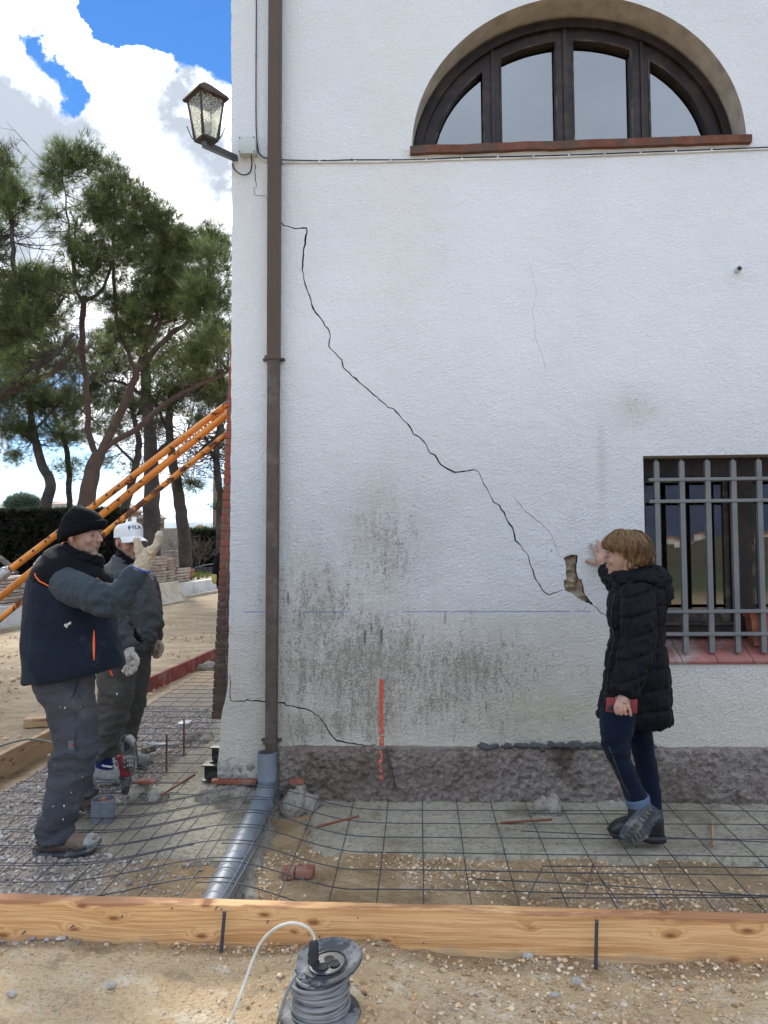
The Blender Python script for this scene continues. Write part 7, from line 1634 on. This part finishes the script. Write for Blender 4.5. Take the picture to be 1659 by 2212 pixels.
def haircol(p):
    t = min(1, max(0, (p[2]-onY(1350, 1215, Yw).z)/.20)); fr = min(1, max(0, (onY(1400, 1180, Yw).x-p[0])/.25)); k_ = .5+.5*noise.noise(Vector((p[0]*40, p[1]*40, p[2]*18)))
    lo = np.array([.065, .028, .012]); hi = np.array([.34, .215, .105]); return lo+(hi-lo)*min(1, max(0, .15+t*.35+fr*.35+(k_-.5)*1.3))
colattr(me, np.array([haircol(p) for p in vco(me)])); hair = link('hair', me, HAIR, wom)
hb_ = trees(me); mb = MB(); top = onY(1350, 1148, Yw); cen = np.array(onY(1356, 1190, Yw)); vcols = []
for k_ in range(2600):      # strands laid over the hair mass
    az_ = random.uniform(0, 2*math.pi); st_ = random.uniform(.15, 1.15); ln = random.uniform(.35, .8); rr_ = random.uniform(.0009, .0022); pts = []; tw_ = random.uniform(-.5, .5); lift = random.uniform(.001, .012); lift2 = random.uniform(-.004, .016)
    for i in range(8):
        el = st_+ln*i/7; aa = az_+tw_*(i/7)**2+.25*(i/7); d = Vector((math.sin(el)*math.cos(aa), math.sin(el)*math.sin(aa), math.cos(el))); h_ = hb_.ray_cast(Vector(cen)+d*.4, -d)
        if h_[0] is None: break
        lc = (np.array(h_[0])-np.array(ho3)) @ np.array(M3_)
        if lc[0] > .030+min(1, max(0, (lc[2]+.045)/.058))*.058 and lc[2] < .022: break
        pts.append(h_[0]+d*(.001+lift*math.sin(i/7*math.pi)+(lift2*(i/7)**3)))
    if len(pts) > 3:
        n0 = len(mb.v); mb.tube(pts, [rr_*(1-.6*i/len(pts)) for i in range(len(pts))], 3, cap=False); cc = haircol(pts[len(pts)//2])*random.uniform(.55, 1.5); vcols += [cc]*(len(mb.v)-n0)
sm_ = mb.mesh('s', True, recalc=False); colattr(sm_, np.array(vcols)); link('hair_strands', sm_, HAIR, hair)
# coat
ztop_c = onY(1375, 1250, Yw).z; zbot_c = onY(1375, 1580, Yw).z
def puff(me, pitch, amp, zoff=0, cx=None, lean=0.0):
    a = vco(me); n = vno(me); z_ = a[:, 2]+.02*np.sin(a[:, 0]*9)+lean*(a[:, 0]-onY(1375, 1400, Yw).x)+zoff; ph_ = (z_/pitch) % 1; pr = 1-np.abs(2*ph_-1)**7; w = np.array([.75+.5*ns(p, (9, 9, 20), 3) for p in a]); setco(me, a+n*((pr-.75)*amp*w)[:, None])
mb = MB(); lofts(mb, [((1291,1549),(1449,1562),Yw,.17), ((1292,1540),(1449,1545),Yw,.185), ((1300,1510),(1446,1518),Yw,.19), ((1307,1470),(1445,1475),Yw,.185), ((1311,1430),(1440,1435),Yw,.178), ((1316,1396),(1434,1400),Yw,.168), ((1323,1377),(1431,1382),Yw,.162), ((1318,1350),(1432,1350),Yw,.165), ((1314,1318),(1434,1315),Yw,.175), ((1317,1292),(1434,1285),Yw,.175), ((1325,1272),(1427,1262),Yw,.160), ((1328,1256),(1418,1246),Yw,.125), ((1318,1243),(1410,1232),Yw,.10), ((1322,1236),(1400,1224),Yw,.085)], 6, .93)
# tail of the coat hanging lower on the near side
lofts(mb, [((1330,1500),(1440,1500),-.76,.04), ((1318,1555),(1448,1548),-.77,.035), ((1330,1568),(1430,1582),-.77,.02)], 4)
me = soft(mb, .0065, 3); puff(me, .104, .015, .03); fold(me, .004, (22, 22, 9), 61, ridge=True); coat = link('coat', me, COAT, wom); bco = trees(me)
mb = MB(); mb.tube(crom([onY(1377, 1275, -.79), onY(1378, 1305, -.83), onY(1380, 1345, -.86), onY(1380, 1378, -.87), onY(1373, 1410, -.89), onY(1365, 1440, -.905), onY(1355, 1475, -.93), onY(1347, 1503, -.945)], 4), [.078]*4+[.081]*4+[.081]*4+[.079]*4+[.078]*4+[.073]*4+[.064]*4+[.052], 24)
me = soft(mb, .0065, 2); puff(me, .094, .014, .01, lean=-.12); fold(me, .005, (20, 20, 10), 63); slw = link('sleeve', me, COAT, coat)
mb = MB(); A = onY(1349, 1499, -.945); ax = (onY(1346.5, 1508, -.95)-A).normalized(); mb.lathe([(.050, -.02), (.051, -.012), (.046, -.008), (.052, 0), (.052, .012), (.044, .014)], A, ax, 24); mb.build('cuff', COAT, slw, True)
mb = MB(); mb.tube(crom([onY(1358, 1278, -.50), onY(1345, 1265, -.38), onY(1330, 1252, -.26), onY(1317, 1240, -.16), onY(1308, 1230, -.10)], 4), [.085]*4+[.075]*4+[.062]*4+[.052]*4+[.040], 20); me = soft(mb, .0065, 2); fold(me, .006, (18, 18, 18), 64); link('sleeve', me, COAT, coat)
mb = MB()    # hood lying on the back
lofts(mb, [((1326,1240),(1338,1272),Yw,.10), ((1350,1232),(1362,1270),Yw,.135), ((1378,1226),(1388,1272),Yw,.150), ((1402,1223),(1406,1282),Yw,.145), ((1424,1226),(1420,1296),Yw,.12), ((1438,1240),(1428,1306),Yw,.10), ((1447,1262),(1432,1312),Yw,.075), ((1449,1285),(1438,1312),Yw,.04)], 5)
me = soft(mb, .006, 3); fold(me, .009, (9, 9, 16), 65); fold(me, .004, (24, 24, 30), 66); hood = link('hood', me, COAT, coat)
mb = MB(); mb.tube(crom([onY(1418, 1226, -.70), onY(1428, 1240, -.72), onY(1434, 1262, -.73), onY(1436, 1290, -.71), onY(1432, 1308, -.68)], 4), [.010]+[.016]*13+[.012]*3, 10); mb.build('hood_edge', COAT, hood, True)
surfline('zip', bco, [(1330, 1275), (1322, 1310), (1320, 1345), (1328, 1378), (1318, 1420), (1312, 1470), (1304, 1530)], .003, BLACKPL, coat, .0)
surfline('back_seam', bco, [(1421, 1400), (1422, 1470), (1422, 1530), (1421, 1580)], .002, COAT, coat, .0)
# jeans
mb = MB()
lofts(mb, [((1297,1530),(1380,1530),-.72,.10), ((1297,1570),(1366,1578),-.76,.092), ((1299,1600),(1358,1612),-.78,.086), ((1309,1630),(1362,1638),-.79,.078), ((1328,1668),(1376,1670),-.80,.068), ((1343,1700),(1389,1702),-.80,.064), ((1351,1728),(1398,1716),-.80,.064)], 5)
lofts(mb, [((1340,1530),(1410,1540),-.54,.10), ((1352,1580),(1405,1586),-.55,.088), ((1363,1610),(1411,1612),-.56,.082), ((1372,1650),(1417,1650),-.58,.072), ((1382,1700),(1425,1700),-.61,.064), ((1388,1740),(1428,1742),-.64,.062), ((1390,1760),(1429,1762),-.65,.062)], 5)
me = soft(mb, .0065, 3); zkw = onY(1330, 1615, -.78).z
def m_j(a): return .4+1.0*np.exp(-((a[:, 2]-zkw)/.08)**2)
fold(me, .005, (6, 6, 12), 71, mask=m_j); fold(me, .0015, (22, 18, 30), 73); jn = link('jeans', me, JEANS, wom); bj = trees(me)
surfline('seam', bj, [(1315, 1612), (1330, 1650), (1345, 1690), (1361, 1722)], .0014, simple('seam_thread', (.10, .09, .09), .8), jn, .0)
mb = MB(); lofts(mb, [((1349,1727),(1400,1714),-.80,.069), ((1352,1735),(1402,1720),-.80,.071), ((1355,1745),(1403,1729),-.80,.071)], 3); link('turn_up', soft(mb, .005, 2), DEN2, jn)
# lifted boot, toe down, sole facing the viewer
mb = MB(); lofts(mb, [((1354,1728),(1399,1716),-.80,.056), ((1357,1752),(1408,1738),-.81,.056), ((1359,1772),(1418,1756),-.82,.056), ((1357,1790),(1412,1778),-.83,.052), ((1351,1806),(1394,1800),-.84,.046), ((1349,1818),(1372,1816),-.85,.034)], 5); me = soft(mb, .0055, 3); fold(me, .003, (14, 14, 14), 75, ridge=False); bt_ = link('boot', me, LEATH, wom)
so_ = [(1396,1722),(1410,1717),(1420,1722),(1429,1732),(1431,1752),(1424,1764),(1412,1772),(1408,1788),(1396,1806),(1380,1817),(1364,1823),(1351,1821),(1348,1812),(1352,1800),(1364,1784),(1378,1764),(1388,1744)]
so_ = C2([(900,1600),(940,1615),(978,1660),(975,1690),(925,1735),(900,1750),(880,1800),(870,1850),(835,1925),(770,1965),(700,1985),(640,1995),(600,1990),(573,1960),(590,1900),(660,1800),(740,1710),(800,1650),(850,1612)], .1985, 1234.4, 1426.4)
def soleY(y): return -.885+.02*math.sin((y-1740)/80*math.pi)*-1
n = len(so_); fr_ = [onY(x, y, soleY(y)) for x, y in so_]; bk_ = [p+Vector((-.018, .032, .006)) for p in fr_]; mb = MB(); mb.rings([bk_, fr_]); sl_ = mb.build('sole', SOLE, bt_, 30)
mb = MB(); hx, hy = onY(1415, 1752, -.89), onY(1358, 1812, -.89); axs = (hy-hx); L_ = axs.length; axs.normalize(); sdv = Vector((axs.z, 0, -axs.x)).normalized()
for k_ in range(9):
    t = (k_+.5)/9
    if .40 < t < .52: continue
    wd_ = .030+.012*math.sin(t*math.pi*1.0)-.006*(abs(t-.45) < .15)
    for q in (-1, 1):
        c_ = hx+axs*(L_*t)+sdv*q*wd_*.58; Mx = Matrix.Translation(c_+Vector((0, -.002, 0))) @ Matrix((axs, Vector((0, 1, 0)), sdv)).transposed().to_4x4() @ Matrix.Rotation(R(14*q), 4, 'Y'); mb.box((-.0075, -.009, -wd_*.42), (.0075, .004, wd_*.42), Mx, bev=.002)
mb.build('tread_lug', LUG, sl_, 30)
# standing boot
bo2 = shoe(wom, [((1316,1797),(1318,1783),-.68,.030), ((1328,1801),(1327,1774),-.68,.042), ((1350,1804),(1347,1765),-.68,.046), ((1375,1806),(1374,1757),-.68,.046), ((1400,1808),(1400,1748),-.68,.044), ((1422,1809),(1420,1746),-.68,.044), ((1432,1807),(1430,1755),-.68,.034)],
     [((1314,1797),(1313,1788),-.68,.030), ((1322,1806),(1321,1792),-.68,.046), ((1350,1810),(1350,1796),-.68,.054), ((1380,1812),(1380,1799),-.68,.046), ((1395,1818),(1396,1799),-.68,.046), ((1420,1820),(1420,1800),-.68,.048), ((1436,1818),(1435,1801),-.68,.036)], LEATH, BLACKPL)
mb = MB(); lofts(mb, [((1386,1790),(1430,1790),-.67,.050), ((1387,1765),(1431,1765),-.66,.052), ((1390,1742),(1430,1742),-.65,.050)], 4); link('boot_shaft', soft(mb, .006, 2), LEATH, bo2)

# ---- third person, mostly hidden behind the buttress
Y5 = 12.0; mb = MB()
core(mb, [(onY(487, 1190, Y5), .11), (onY(489, 1215, Y5), .20), (onY(489, 1250, Y5), .20), (onY(489, 1270, Y5), .17)]); mb.ell(onY(493, 1166, Y5), (.095, .085, .12)); core(mb, [(onY(493, 1175, Y5), .06), (onY(491, 1195, Y5), .07)])
for q in (-1, 1): core(mb, [(onY(489+q*7, 1268, Y5), .10), (onY(489+q*7, 1300, Y5), .07), (onZ(489+q*7, 1322, .06), .05)])
core(mb, [(onY(476, 1200, Y5-.1), .07), (onY(466, 1222, Y5-.15), .055), (onY(463, 1246, Y5-.2), .045), (onY(462.5, 1256, Y5-.2), .045)])
me = soft(mb, .02, 2); colattr(me, np.tile([.35, .2, .15], (len(me.vertices), 1))); man3 = link('person', me, SK1); tag(man3, 'person in dark jacket almost hidden behind the brick buttress, one yellow glove showing', 'person')
mb = MB(); core(mb, k=1, pts=[(onY(487, 1186, Y5), .13), (onY(489, 1210, Y5), .24), (onY(489, 1255, Y5), .24), (onY(489, 1272, Y5), .21)]); core(mb, k=1, pts=[(onY(477, 1198, Y5-.1), .09), (onY(466.5, 1222, Y5-.15), .075), (onY(463.5, 1241, Y5-.2), .06)]); link('jacket', soft(mb, .02, 2), BLACKC, man3)
mb = MB(); core(mb, k=1, pts=[(onY(463, 1240, Y5-.2), .055), (onY(462.5, 1250, Y5-.2), .06), (onY(463.5, 1258, Y5-.2), .045)])
for q in range(4): core(mb, [(onY(461+q*1.2, 1253, Y5-.22), .02), (onY(462.5+q*1.2, 1262, Y5-.2), .016)])
link('glove', soft(mb, .014, 1), simple('yellow_glove', (.40, .32, .10), .9), man3)
mb = MB()
for q in (-1, 1): core(mb, k=1, pts=[(onY(489+q*7, 1266, Y5), .13), (onY(489+q*7, 1300, Y5), .10), (onZ(489+q*7, 1322, .06), .085)])
link('trousers', soft(mb, .02, 2), NAVY, man3)
